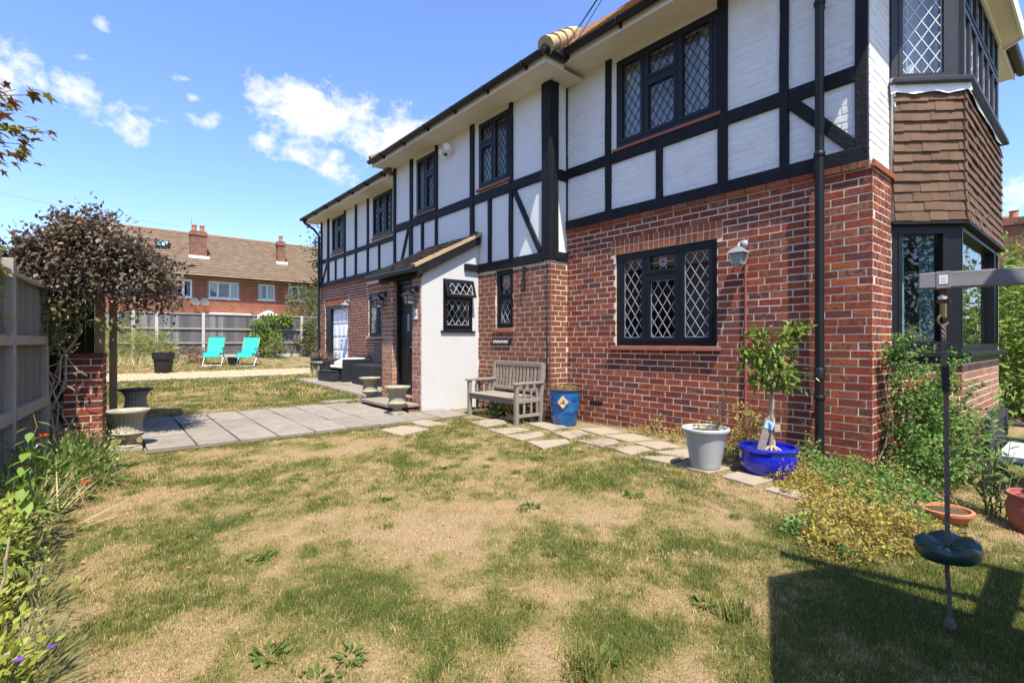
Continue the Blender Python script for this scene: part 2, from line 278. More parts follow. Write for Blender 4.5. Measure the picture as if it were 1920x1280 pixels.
class MB:
    def __init__(s, F=ID): s.v = []; s.f = []; s.F = F
    def P(s, *p): s.v.append(tuple(s.F(*p))); return len(s.v)-1
    def box(s, a0, a1, n0, n1, z0, z1, jit=0.):
        j = (lambda: random.uniform(-jit, jit)) if jit else (lambda: 0.)
        i = [s.P(a+j(), n+j(), z+j()) for z in (z0, z1) for n in (n0, n1) for a in (a0, a1)]
        s.f += [(i[0],i[1],i[3],i[2]), (i[4],i[6],i[7],i[5]), (i[0],i[4],i[5],i[1]), (i[2],i[3],i[7],i[6]), (i[0],i[2],i[6],i[4]), (i[1],i[5],i[7],i[3])]
        return s
    def poly(s, pts): s.f.append(tuple(s.P(*p) for p in pts)); return s
    def prism(s, pts, n0, n1):                              # outline in (a, z), extruded along n
        A = [s.P(a, n0, z) for a, z in pts]; B = [s.P(a, n1, z) for a, z in pts]; k = len(pts)
        s.f += [tuple(A), tuple(reversed(B))] + [(A[i], B[i], B[(i+1) % k], A[(i+1) % k]) for i in range(k)]
        return s
    def beam(s, p, q, w, h, up=(0, 0, 1)):                  # bar of section w x h between two points
        p, q = Vector(s.F(*p)), Vector(s.F(*q)); d = (q-p).normalized(); u = Vector(up)
        if abs(d.dot(u)) > .98: u = Vector((1, 0, 0))
        x = d.cross(u).normalized()*w/2; y = x.cross(d).normalized()*h/2; b = len(s.v)
        for c in (p, q): s.v += [tuple(c-x-y), tuple(c+x-y), tuple(c+x+y), tuple(c-x+y)]
        s.f += [(b,b+1,b+2,b+3), (b+7,b+6,b+5,b+4)] + [(b+i, b+4+i, b+4+(i+1) % 4, b+(i+1) % 4) for i in range(4)]
        return s
    def tube(s, pts, r, seg=8, cap=True):
        pts = [Vector(s.F(*p)) for p in pts]; rs = r if isinstance(r, (list, tuple)) else [r]*len(pts); rings = []
        px = None
        for i, p in enumerate(pts):
            d = (pts[min(i+1, len(pts)-1)]-pts[max(i-1, 0)]).normalized()
            if px is None:
                u = Vector((0, 0, 1)) if abs(d.z) < .9 else Vector((1, 0, 0)); px = d.cross(u).normalized()
            else: px = (px - d*px.dot(d)).normalized()
            y = d.cross(px); b = len(s.v); rings.append(b)
            for k in range(seg):
                t = 2*math.pi*k/seg; s.v.append(tuple(p + (px*math.cos(t)+y*math.sin(t))*rs[i]))
        for a, b in zip(rings, rings[1:]):
            s.f += [(a+k, a+(k+1) % seg, b+(k+1) % seg, b+k) for k in range(seg)]
        if cap: s.f += [tuple(rings[0]+k for k in reversed(range(seg))), tuple(rings[-1]+k for k in range(seg))]
        return s
    def lathe(s, prof, c=(0, 0, 0), seg=32, flute=0., nfl=20, sx=1., sy=1., frange=None):
        rings = []
        for i, (r, z) in enumerate(prof):
            b = len(s.v); rings.append(b)
            fl = flute if (frange and frange[0] <= i <= frange[1]) else 0.
            for k in range(seg):
                t = 2*math.pi*k/seg; rr = r*(1+fl*math.cos(nfl*t))
                s.v.append(tuple(s.F(c[0]+rr*math.cos(t)*sx, c[1]+rr*math.sin(t)*sy, c[2]+z)))
        for a, b in zip(rings, rings[1:]): s.f += [(a+k, a+(k+1) % seg, b+(k+1) % seg, b+k) for k in range(seg)]
        if prof[0][0] > 1e-4: s.f.append(tuple(rings[0]+k for k in reversed(range(seg))))
        if prof[-1][0] > 1e-4: s.f.append(tuple(rings[-1]+k for k in range(seg)))
        return s
    def mesh(s, name, mat, smooth=False):
        me = bpy.data.meshes.new(name); me.from_pydata(s.v, [], s.f); me.materials.append(mat)
        if smooth: me.shade_smooth()
        return me
    def build(s, name, mat, parent=None, bevel=0., smooth=False, world=True, fix=True):
        me = s.mesh(name, mat)
        if fix and len(s.f) < 4000:
            bm = bmesh.new(); bm.from_mesh(me); bmesh.ops.recalc_face_normals(bm, faces=bm.faces); bm.to_mesh(me); bm.free()
        if smooth: me.shade_smooth(); me.set_sharp_from_angle(angle=R(38))
        o = bpy.data.objects.new(name, me); link(o, parent, world)
        if bevel:
            b = o.modifiers.new('edges', 'BEVEL'); b.width = bevel; b.segments = 2; b.limit_method = 'ANGLE'
        return o
def clone(o, parent=None):                                  # a thing with copies of its parts
    c = o.copy(); COL.objects.link(c)
    if parent is not None: c.parent = parent; c.matrix_parent_inverse = o.matrix_parent_inverse
    for ch in [q for q in bpy.data.objects if q.parent == o]: clone(ch, c)
    return c
def npmesh(name, V, Fc, mat, parent=None, attr=None, world=True):
    """big mesh from numpy arrays: V (n,3), Fc (m,k)"""
    me = bpy.data.meshes.new(name); V = np.asarray(V, np.float32); Fc = np.asarray(Fc, np.int32); k = Fc.shape[1]
    me.vertices.add(len(V)); me.vertices.foreach_set('co', V.ravel()); me.loops.add(Fc.size); me.loops.foreach_set('vertex_index', Fc.ravel())
    me.polygons.add(len(Fc)); me.polygons.foreach_set('loop_start', np.arange(0, Fc.size, k, dtype=np.int32))
    if attr is not None:
        for an, val in attr.items():
            a = me.attributes.new(an, 'FLOAT', 'POINT'); a.data.foreach_set('value', np.asarray(val, np.float32))
    me.update(); me.validate(); me.materials.append(mat)
    o = bpy.data.objects.new(name, me); link(o, parent, world); return o
def unit(a): return a/np.maximum(np.linalg.norm(a, axis=1, keepdims=True), 1e-6)
def leaves(P, D, size, width=.5, droop=.25, up=.6, fold=.25, rng=RNG):
    """leaf quads folded on their midrib: P base points, D directions. returns (V, F)"""
    n = len(P); D = unit(D + rng.normal(0, .28, (n, 3))); D[:, 2] -= droop*rng.random(n); D = unit(D)
    U = unit(np.tile([0, 0, 1.], (n, 1))*up + rng.normal(0, .5, (n, 3))); Sd = unit(np.cross(D, U)); Nn = np.cross(Sd, D)
    s = (size*rng.uniform(.6, 1.25, n))[:, None]; w = s*width*.5
    b = P; tip = P + D*s - Nn*s*.12*min(1, width*3); l = P + D*s*.42 + Sd*w + Nn*w*fold; r = P + D*s*.42 - Sd*w + Nn*w*fold
    V = np.stack([b, r, tip, l], 1).reshape(-1, 3); i = np.arange(n)*4
    F = np.concatenate([np.stack([i, i+1, i+2], 1), np.stack([i, i+2, i+3], 1)], 0)
    return V, F
def clumps(n, cen, rad, nc, cr, shell=.55, rng=RNG, flat=1.):
    """n points in nc clumps spread over an ellipsoid, with gaps between the clumps"""
    d = unit(rng.normal(0, 1, (nc, 3))); rr = (shell + (1-shell)*rng.random(nc))[:, None]
    c = np.asarray(cen) + d*rr*np.asarray(rad); k = rng.integers(0, nc, n); sc = rng.uniform(.5, 1.3, nc)[k][:, None]
    off = rng.normal(0, 1, (n, 3))*cr*sc*np.array([1, 1, flat]); P = c[k] + off
    return P, unit(off + (c[k]-np.asarray(cen))*.6)
def foliage(name, P, D, size, mat, parent=None, zmin=None, **k):
    if zmin is not None:
        kk = P[:, 2] > zmin; P, D = P[kk], D[kk]
    V, F = leaves(P, D, size, **k); o = npmesh(name, V, F, mat, parent); o['kind'] = 'stuff'; return o
def pline(p, q, n, wob): return [tuple(Vector(p).lerp(Vector(q), i/n) + Vector((random.gauss(0, wob), random.gauss(0, wob), random.gauss(0, wob)))*(1 if 0 < i < n else 0)) for i in range(n+1)]

# value noise in numpy, for terrain and lawn
_T = RNG.random((256, 256))
def vn(x, y):
    xi = np.floor(x).astype(int); yi = np.floor(y).astype(int); fx = x-xi; fy = y-yi; fx = fx*fx*(3-2*fx); fy = fy*fy*(3-2*fy)
    g = lambda a, b: _T[a & 255, b & 255]
    return (g(xi, yi)*(1-fx)+g(xi+1, yi)*fx)*(1-fy) + (g(xi, yi+1)*(1-fx)+g(xi+1, yi+1)*fx)*fy
def fbm(x, y, o=5):
    s = 0; a = .5; t = 0
    for i in range(o): s = s + a*vn(x*2**i+17.3*i, y*2**i+5.1*i); t += a; a *= .55
    return s/t
def gz(x, y):
    x = np.asarray(x, float); y = np.asarray(y, float)
    z = .02*np.maximum(0, y-5) + .03*np.maximum(0, y-21) - .05*np.maximum(0, y-25)
    q = np.clip((x-3.3)/2.6, 0, 1.3)*np.clip((1.7-y)/1.3, 0, 1); return np.clip(z, -1, .6) - .24*q
def g1(x, y): return float(gz(x, y))

# ------------------------------------------------------------------ ground and lawn
def green(x, y):
    """0 = straw, 1 = green; broad patches as mown dry lawns have, a few of them placed where the photo has them"""
    g = .43 + .75*(fbm(x*.75+3, y*.75+8, 4)-.5) + 1.7*(fbm(x*3.1, y*3.1, 5)-.5) + .75*(vn(x*17, y*17)-.5) + .5*(vn(x*47, y*47)-.5)
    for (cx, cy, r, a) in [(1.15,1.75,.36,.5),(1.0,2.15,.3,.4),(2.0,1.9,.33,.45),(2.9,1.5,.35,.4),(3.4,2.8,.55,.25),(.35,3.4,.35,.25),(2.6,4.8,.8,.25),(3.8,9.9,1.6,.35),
                           (.62,1.5,.2,.25),(1.55,1.2,.18,.3),(1.65,2.45,.35,-.45),(2.3,1.35,.35,-.4),(1.95,1.1,.3,-.35),(.55,1.9,.35,-.3),(1.0,3.1,.5,-.25),(2.3,3.2,.5,-.3),(1.8,10.6,1.2,-.25),(2.2,.7,.8,1.1),(3.2,.3,.6,.8)]:  # closing patches: darker green painted in to deepen the play tower's shadow
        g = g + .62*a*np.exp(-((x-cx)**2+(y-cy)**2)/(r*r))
    far = np.clip((y-8.6)/1.5, 0, 1); g = g + .22*far - .25*np.clip((y-15)/2, 0, 1)
    return np.clip(g, 0, 1)
def lawn_mat(name, blades):
    m, nt = _nt(name); N = nt.nodes; L = nt.links
    out = N.new('ShaderNodeOutputMaterial'); b = N.new('ShaderNodeBsdfPrincipled'); b.inputs['Roughness'].default_value = .8; b.inputs['Specular IOR Level'].default_value = .15
    at = N.new('ShaderNodeAttribute'); at.attribute_name = 'green'; g = N.new('ShaderNodeNewGeometry')
    nz = N.new('ShaderNodeTexNoise'); nz.inputs['Scale'].default_value = 9 if blades else 24; nz.inputs['Detail'].default_value = 6; L.new(g.outputs['Position'], nz.inputs['Vector'])
    def ma(op, a, c):
        q = N.new('ShaderNodeMath'); q.operation = op
        for i, v in enumerate((a, c)):
            if isinstance(v, (int, float)): q.inputs[i].default_value = v
            else: L.new(v, q.inputs[i])
        return q.outputs[0]
    f = ma('ADD', at.outputs['Fac'], ma('MULTIPLY', ma('SUBTRACT', nz.outputs[0], .5), .7))
    if blades: f = ma('ADD', f, ma('MULTIPLY', ma('SUBTRACT', g.outputs['Random Per Island'], .5), .85))
    rp = N.new('ShaderNodeValToRGB'); e = rp.color_ramp.elements
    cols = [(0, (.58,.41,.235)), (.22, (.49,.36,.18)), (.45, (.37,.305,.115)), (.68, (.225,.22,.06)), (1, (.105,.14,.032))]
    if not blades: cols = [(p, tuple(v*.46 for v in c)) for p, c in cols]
    e[0].position, e[0].color = cols[0][0], C4(cols[0][1]); e[1].position, e[1].color = cols[-1][0], C4(cols[-1][1])
    for p, c in cols[1:-1]: q = e.new(p); q.color = C4(c)
    L.new(f, rp.inputs[0]); L.new(rp.outputs[0], b.inputs['Base Color'])
    if blades:
        tr = N.new('ShaderNodeBsdfTranslucent'); L.new(rp.outputs[0], tr.inputs[0]); mx = N.new('ShaderNodeMixShader'); mx.inputs[0].default_value = .28
        L.new(b.outputs[0], mx.inputs[1]); L.new(tr.outputs[0], mx.inputs[2]); L.new(mx.outputs[0], out.inputs[0])
    else:
        bp = N.new('ShaderNodeBump'); bp.inputs['Strength'].default_value = .9; bp.inputs['Distance'].default_value = .02
        n2 = N.new('ShaderNodeTexNoise'); n2.inputs['Scale'].default_value = 70; n2.inputs['Detail'].default_value = 5; L.new(g.outputs['Position'], n2.inputs['Vector'])
        L.new(n2.outputs[0], bp.inputs['Height']); L.new(bp.outputs[0], b.inputs['Normal']); L.new(b.outputs[0], out.inputs[0])
    return m
def build_ground():
    xs = np.unique(np.concatenate([np.linspace(-1.2, 7, 83), np.linspace(7, 30, 24), np.geomspace(30, 1500, 14), -np.geomspace(1.2, 1500, 22)]))
    ys = np.unique(np.concatenate([np.linspace(-3, 9, 121), np.linspace(9, 26, 69), np.geomspace(26, 1500, 18), -np.geomspace(3, 1500, 18)]))
    X, Y = np.meshgrid(xs, ys, indexing='ij'); Z = gz(X, Y) + .012*(fbm(X*1.3, Y*1.3, 3)-.5)
    V = np.stack([X, Y, Z], -1).reshape(-1, 3); ny = len(ys); i = (np.arange(len(xs)-1)[:, None]*ny + np.arange(ny-1)[None]).ravel()
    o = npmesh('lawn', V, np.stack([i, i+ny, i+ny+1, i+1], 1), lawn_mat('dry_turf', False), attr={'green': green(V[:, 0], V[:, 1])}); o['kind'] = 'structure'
    for p in o.data.polygons: p.use_smooth = True
    return o
build_ground()
def blade_mesh(X, Y, h, w, lean, name, mat, zoff=0., extra=None):
    n = len(X); rng = RNG; a = rng.random(n)*2*np.pi; b = rng.random(n)*2*np.pi
    h = h*rng.uniform(.45, 1.35, n); w = w*rng.uniform(.6, 1.3, n); ln = h*lean*rng.random(n)
    B = np.stack([X, Y, gz(X, Y)+zoff], 1); sd = np.stack([np.cos(a), np.sin(a), np.zeros(n)], 1)*w[:, None]*.5
    dr = np.stack([np.cos(b), np.sin(b), np.zeros(n)], 1); up = np.array([0, 0, 1.])
    vz = np.sqrt(np.maximum(h**2-ln**2, (h*.15)**2))
    m1 = B + dr*(ln*.35)[:, None] + up*(vz*.6)[:, None]; t = B + dr*ln[:, None] + up*vz[:, None]
    V = np.stack([B-sd, B+sd, m1+sd*.75, m1-sd*.75, t], 1).reshape(-1, 3); i = np.arange(n)*5
    F = np.concatenate([np.stack([i, i+1, i+2], 1), np.stack([i, i+2, i+3], 1), np.stack([i+3, i+2, i+4], 1)], 0)
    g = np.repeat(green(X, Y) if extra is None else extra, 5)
    o = npmesh(name, V, F, mat, attr={'green': g}); o['kind'] = 'stuff'; return o
def to_view(x, y): r = x*.7672-y*.6414; f = x*.6414+y*.7672; return r, f
PATHS = []                                                  # paved rectangles (x0,x1,y0,y1) kept free of grass
def on_pave(X, Y):
    k = np.zeros(len(X), bool)
    for x0, x1, y0, y1 in PATHS: k |= (X > x0) & (X < x1) & (Y > y0) & (Y < y1)
    return k
def build_grass():
    mat = lawn_mat('grass_blade', True)
    def scat(f0, f1, dens):
        n = int(dens*1.08*(f1*f1-f0*f0)); f = np.sqrt(RNG.uniform(f0*f0, f1*f1, n)); u = RNG.uniform(-1.1, 1.1, n); r = u*f
        return r*.7672+f*.6414, -r*.6414+f*.7672
    bands = [(1.45,2.6,26000,.019,.0030),(2.6,4,13500,.021,.0038),(4,6,7000,.023,.0052),(6,9.5,2700,.028,.008),(9.5,24,600,.05,.016)]
    XX, YY, HH, WW = [], [], [], []
    for f0, f1, d, h, w in bands:
        X, Y = scat(f0, f1, d)
        k = (X < 5.0) & (X > -.15-.05*(Y-5)) & (Y < 24) & ~on_pave(X, Y) & ~((X > 4.45+.2*np.sin(Y*5)+.15*np.sin(Y*13)) & (Y > 2.2) & (Y < 9)) & ~((Y > 15.0) & (Y < 17.2))
        k |= (X > 3.2) & (X < 9) & (Y < 1.0) & (Y > -4)
        k &= ~((X > 6.2) & (Y > .9))
        k &= RNG.random(len(X)) < (.62+.5*green(X, Y))
        X, Y = X[k], Y[k]; XX.append(X); YY.append(Y); HH.append(np.full(len(X), h)); WW.append(np.full(len(X), w))
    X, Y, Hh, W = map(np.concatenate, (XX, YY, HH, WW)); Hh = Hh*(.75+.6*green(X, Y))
    blade_mesh(X, Y, Hh, W, .95, 'lawn_grass', mat, -.003)
    # broad-leaved weeds and dead leaves scattered in the turf
    P, D = [], []
    for (cx, cy, r_) in [(.72,1.78,.05),(.58,1.72,.07),(.50,1.98,.05),(1.42,1.20,.05),(.95,1.32,.04),(2.35,2.6,.05),(3.1,2.3,.06),(1.6,3.4,.05),(.7,2.9,.05),(2.05,1.15,.04),(1.3,4.3,.06),(3.4,3.6,.07),(2.4,3.9,.05)]:
        n = 46; a = RNG.random(n)*6.283; rr = RNG.random(n)**.5*r_; P.append(np.stack([cx+rr*np.cos(a), cy+rr*np.sin(a), gz(cx+rr*np.cos(a), cy)+.006], 1)); D.append(np.stack([np.cos(a), np.sin(a), np.full(n, .28)], 1))
    V, F = leaves(np.concatenate(P), np.concatenate(D), .042, .38, .1); npmesh('lawn_weeds', V, F, M['lf_weed'])['kind'] = 'stuff'
    n = 420; X, Y = scat(1.6, 8, 3); X, Y = X[:n], Y[:n]; k = (X < 5) & (X > -.1) & ~on_pave(X, Y); X, Y = X[k], Y[k]
    V, F = leaves(np.stack([X, Y, gz(X, Y)+.022], 1), np.concatenate([RNG.normal(0, 1, (len(X), 2)), np.zeros((len(X), 1))], 1), .028, .5, 0); npmesh('fallen_leaves', V, F, M['dead_leaf'])['kind'] = 'stuff'
    # tufts of longer grass between the slabs, at pots and along edges
    tx, ty, th = [], [], []
    spots = [(1.32,1.18,.08,.10),(1.1,1.02,.05,.07),(2.06,1.02,.07,.07),(.55,1.12,.09,.05)]
    for i in range(70): spots.append((random.uniform(3.3, 4.7), random.uniform(2.3, 6.6), .10, .035))
    for i in range(16): spots.append((random.uniform(3.0, 3.6), random.uniform(8.3, 9.2), .09, .05))
    for i in range(30): spots.append((random.uniform(.5, 3.2), 6.1+random.uniform(-.08, .05), .08, .035))
    for i in range(30): spots.append((random.uniform(.2, 3.6), random.uniform(1.3, 5.5), .05, .03))
    for cx, cy, r, h in spots:
        n = int(140 if h < .06 else 260); tx.append(RNG.normal(cx, r*.5, n)); ty.append(RNG.normal(cy, r*.5, n)); th.append(np.full(n, h))
    tx, ty, th = map(np.concatenate, (tx, ty, th))
    blade_mesh(tx, ty, th, .005, .9, 'grass_tufts', mat, 0., np.full(len(tx), .78))
# ------------------------------------------------------------------ the house
H = root('house', (5.4, 1.4, 0), 'long half-timbered house of red brick with white upper walls and black beams', 'house')
FA = Fr((5.40, 0, 0), (0, 1, 0), (-1, 0, 0)); FM = Fr((5.06, 0, 0), (0, 1, 0), (-1, 0, 0)); FP = Fr((3.96, 0, 0), (0, 1, 0), (-1, 0, 0))
FB = Fr((0, 1.405, 0), (1, 0, 0), (0, -1, 0)); FR_ = Fr((0, 5.187, 0), (1, 0, 0), (0, -1, 0)); FS = Fr((0, 6.94, 0), (1, 0, 0), (0, -1, 0))
q2 = math.sqrt(.5); BX, BY = 6.03, 1.405; BL = .64
FC = Fr((BX, BY, 0), (q2, -q2, 0), (-q2, -q2, 0)); CX, CY = BX+BL*q2, BY-BL*q2
FF = Fr((CX, CY, 0), (1, 0, 0), (0, -1, 0)); FFL = 2.42
FC2 = Fr((CX+FFL, CY, 0), (q2, q2, 0), (q2, -q2, 0))
def cells(a0, a1, z0, z1, holes):
    A = sorted({a0, a1, *[min(max(v, a0), a1) for h in holes for v in h[:2]]}); Z = sorted({z0, z1, *[min(max(v, z0), z1) for h in holes for v in h[2:4]]})
    for p, q in zip(A, A[1:]):
        for r, s in zip(Z, Z[1:]):
            ca, cz = (p+q)/2, (r+s)/2
            if not any(h[0] < ca < h[1] and h[2] < cz < h[3] for h in holes): yield p, q, r, s
def wall(F, a0, a1, z0, z1, holes, mat, name='wall', n1=0., th=.2, parent=None):
    b = MB(F)
    for p, q, r, s in cells(a0, a1, z0, z1, holes): b.box(p, q, n1-th, n1, r, s)
    return b.build(name, mat, parent or H, fix=False)
BRICKS = []
def bond(F, a0, a1, z0, z1, holes, kind, n=0., off=0., zref=.02, L=.213, jt=.012, hb=.062):
    k0 = math.floor((z0-zref)/.075)
    for k in range(k0, k0+200):
        r = zref + k*.075 + .0065; s = r + hb
        if r < z0-.004: continue
        if s > z1+.004: break
        A = a0 - (L+jt) + off + (0 if k % 2 else (L+jt)/2)
        if random.random() < .25: A += random.choice((-.05, .05))
        spans = [(a0, a1)]
        for h in holes:
            if h[2] < s-.01 and h[3] > r+.01:
                ns = []
                for p, q in spans:
                    if h[1] <= p or h[0] >= q: ns.append((p, q)); continue
                    if h[0] > p: ns.append((p, h[0]))
                    if h[1] < q: ns.append((h[1], q))
                spans = ns
        while A < a1:
            for p, q in spans:
                x, y = max(A, p), min(A+L, q)
                if y-x > .018: BRICKS.append((F, x, y, r, s, n+random.uniform(-.0015, .0015), kind))
            A += L+jt
def brick_geo(b, a0, a1, z0, z1, n, d=.02, c=.003):
    j = lambda v: v+random.uniform(-.0014, .0014); ci = len(b.v)
    for nn, g in ((n-d, 0), (n+.0005, 0), (n+.0035, c)):
        for a, z in ((a0+g, z0+g), (a1-g, z0+g), (a1-g, z1-g), (a0+g, z1-g)): b.P(j(a), nn, j(z))
    i = ci
    for q in (0, 4): b.f += [(i+q+k, i+q+(k+1) % 4, i+q+4+(k+1) % 4, i+q+4+k) for k in range(4)]
    b.f.append((i+8, i+9, i+10, i+11))
BM = {}
def lay_bricks(parent, bricks, limit=300):
    def sz(e):
        F, a0, a1, z0, z1, n, kind = e; p = F((a0+a1)/2, n, (z0+z1)/2); r, f = to_view(p.x, p.y)
        if f < .5: return 0
        u, v = r/f, (p.z-1.15)/f; face = (Vector((0, 0, 1.15))-p).normalized().dot(F.n)
        if abs(u) > 1.016 or abs(v) > .68 or face <= 0: return 0
        return (a1-a0)*(z1-z0)/f/f*face
    sc = sorted(((sz(e), i) for i, e in enumerate(bricks)), reverse=True); top = {i for s_, i in sc[:limit] if s_ > 0}
    rest = {}
    for i, (F, a0, a1, z0, z1, n, kind) in enumerate(bricks):
        if i not in top: rest.setdefault(kind, MB()); b = rest[kind]; b.F = F; brick_geo(b, a0, a1, z0, z1, n); continue
        Ln = round((a1-a0)/.005)*.005; hb = round(z1-z0, 3); key = (Ln, hb, kind, random.randrange(3))
        if key not in BM: t = MB(); brick_geo(t, -Ln/2, Ln/2, -hb/2, hb/2, 0.); BM[key] = t.mesh('brick', M[kind])
        o = bpy.data.objects.new('brick', BM[key]); link(o, parent)
        d = F.d if F.d.cross(F.n).z > 0 else -F.d; c = F((a0+a1)/2, n, (z0+z1)/2)
        tw = Matrix.Rotation(random.uniform(-.006, .006), 4, F.n)
        o.matrix_basis = Matrix.Translation(c) @ tw @ Matrix(((d.x, F.n.x, 0, 0), (d.y, F.n.y, 0, 0), (0, 0, 1, 0), (0, 0, 0, 1)))
    for kind, b in rest.items():
        o = b.build('brickwork', M[{'brick': 'brick_j', 'brick_o': 'brick_oj'}.get(kind, kind)], parent, fix=False); o['kind'] = 'stuff'
def arch(F, a0, a1, z0, kind, n=0., rows=2, bh=.105, camber=.03):
    k = round((a1-a0)/.076); w = (a1-a0)/k
    for r in range(rows):
        for i in range(k):
            t = (i+.5)/k*2-1; c = camber*(1-t*t)
            BRICKS.append((F, a0+i*w+.005, a0+(i+1)*w-.005, z0+r*(bh+.009)+c+.004, z0+r*(bh+.009)+c+bh, n+.001, kind))
def beam(F, a0, a1, z0, z1, n0, n1, parent=None):
    b = MB(F); k = max(2, int(max(a1-a0, z1-z0)/.45)); vert = (z1-z0) > (a1-a0); rng = random.uniform
    # hand-hewn: a few sections whose edges wander by some millimetres
    rings = []
    for i in range(k+1):
        t = i/k; e = .0055
        if vert:
            z = z0+(z1-z0)*t; pts = [(a0+rng(-e, e), n0, z), (a1+rng(-e, e), n0, z), (a1+rng(-e, e), n1+rng(-e, e)*.6, z), (a0+rng(-e, e), n1+rng(-e, e)*.6, z)]
        else:
            a = a0+(a1-a0)*t; pts = [(a, n0, z0+rng(-e, e)), (a, n0, z1+rng(-e, e)), (a, n1+rng(-e, e)*.6, z1+rng(-e, e)), (a, n1+rng(-e, e)*.6, z0+rng(-e, e))]
        rings.append([b.P(*p) for p in pts])
    b.f += [tuple(rings[0]), tuple(reversed(rings[-1]))]
    for p, q in zip(rings, rings[1:]): b.f += [(p[j], p[(j+1) % 4], q[(j+1) % 4], q[j]) for j in range(4)]
    return b.build('timber_beam', M['timber'], parent or H, bevel=.006)
def brace(F, p, q, w, n0, n1):
    (a0, z0), (a1, z1) = p, q; d = Vector((a1-a0, z1-z0)).normalized(); x = Vector((-d.y, d.x))*w/2
    MB(F).prism([(a0-x.x, z0-x.y), (a1-x.x, z1-x.y), (a1+x.x, z1+x.y), (a0+x.x, z0+x.y)], n0, n1).build('timber_beam', M['timber'], H, bevel=.006)
def leading(F, a0, a1, z0, z1, n, pw, ph, w, mat, parent):
    b = MB(F); segs = []
    for sg in (1, -1):
        # a/pw + sg*z/ph = k
        lo, hi = (0, (a1-a0)/pw+(z1-z0)/ph) if sg > 0 else (-(z1-z0)/ph, (a1-a0)/pw)
        k = math.ceil(lo-.5)+.5
        while k < hi:
            pts = []
            for a in (a0, a1):
                z = z0 + sg*(k-(a-a0)/pw)*ph
                if z0-1e-6 <= z <= z1+1e-6: pts.append((a, z))
            for z in (z0, z1):
                a = a0 + pw*(k-sg*(z-z0)/ph)
                if a0 < a < a1: pts.append((a, z))
            if len(pts) >= 2 and (Vector(pts[0])-Vector(pts[1])).length > .02: segs.append((pts[0], pts[1]))
            k += 1
    for i, (p, q) in enumerate(segs): b.beam((p[0], n+(.0006 if i % 2 else 0), p[1]), (q[0], n+(.0006 if i % 2 else 0), q[1]), w, .004, up=F.n)
    e = w*.5
    for p, q in (((a0+e, z0), (a0+e, z1)), ((a1-e, z0), (a1-e, z1)), ((a0, z0+e), (a1, z0+e)), ((a0, z1-e), (a1, z1-e))): b.beam((p[0], n+.001, p[1]), (q[0], n+.001, q[1]), w, .004, up=F.n)
    return b.build('leading', mat, parent, fix=False)
def curtain(F, a0, a1, z0, z1, n, mat, parent, amp=.03, wl=.09):
    b = MB(F); k = max(6, int((a1-a0)/wl*8)); zs = [z0+(z1-z0)*t for t in (0, .35, .7, 1)]; ph = random.random()*6
    g = [[b.P(a0+(a1-a0)*i/k, n+amp*math.sin(ph+i/k*(a1-a0)/wl*6.28)*(1.2-.5*j/3)+.012*math.sin(i*2.3), z) for i in range(k+1)] for j, z in enumerate(zs)]
    for p, q in zip(g, g[1:]): b.f += [(p[i], p[i+1], q[i+1], q[i]) for i in range(k)]
    return b.build('curtain', mat, parent, smooth=True, fix=False)
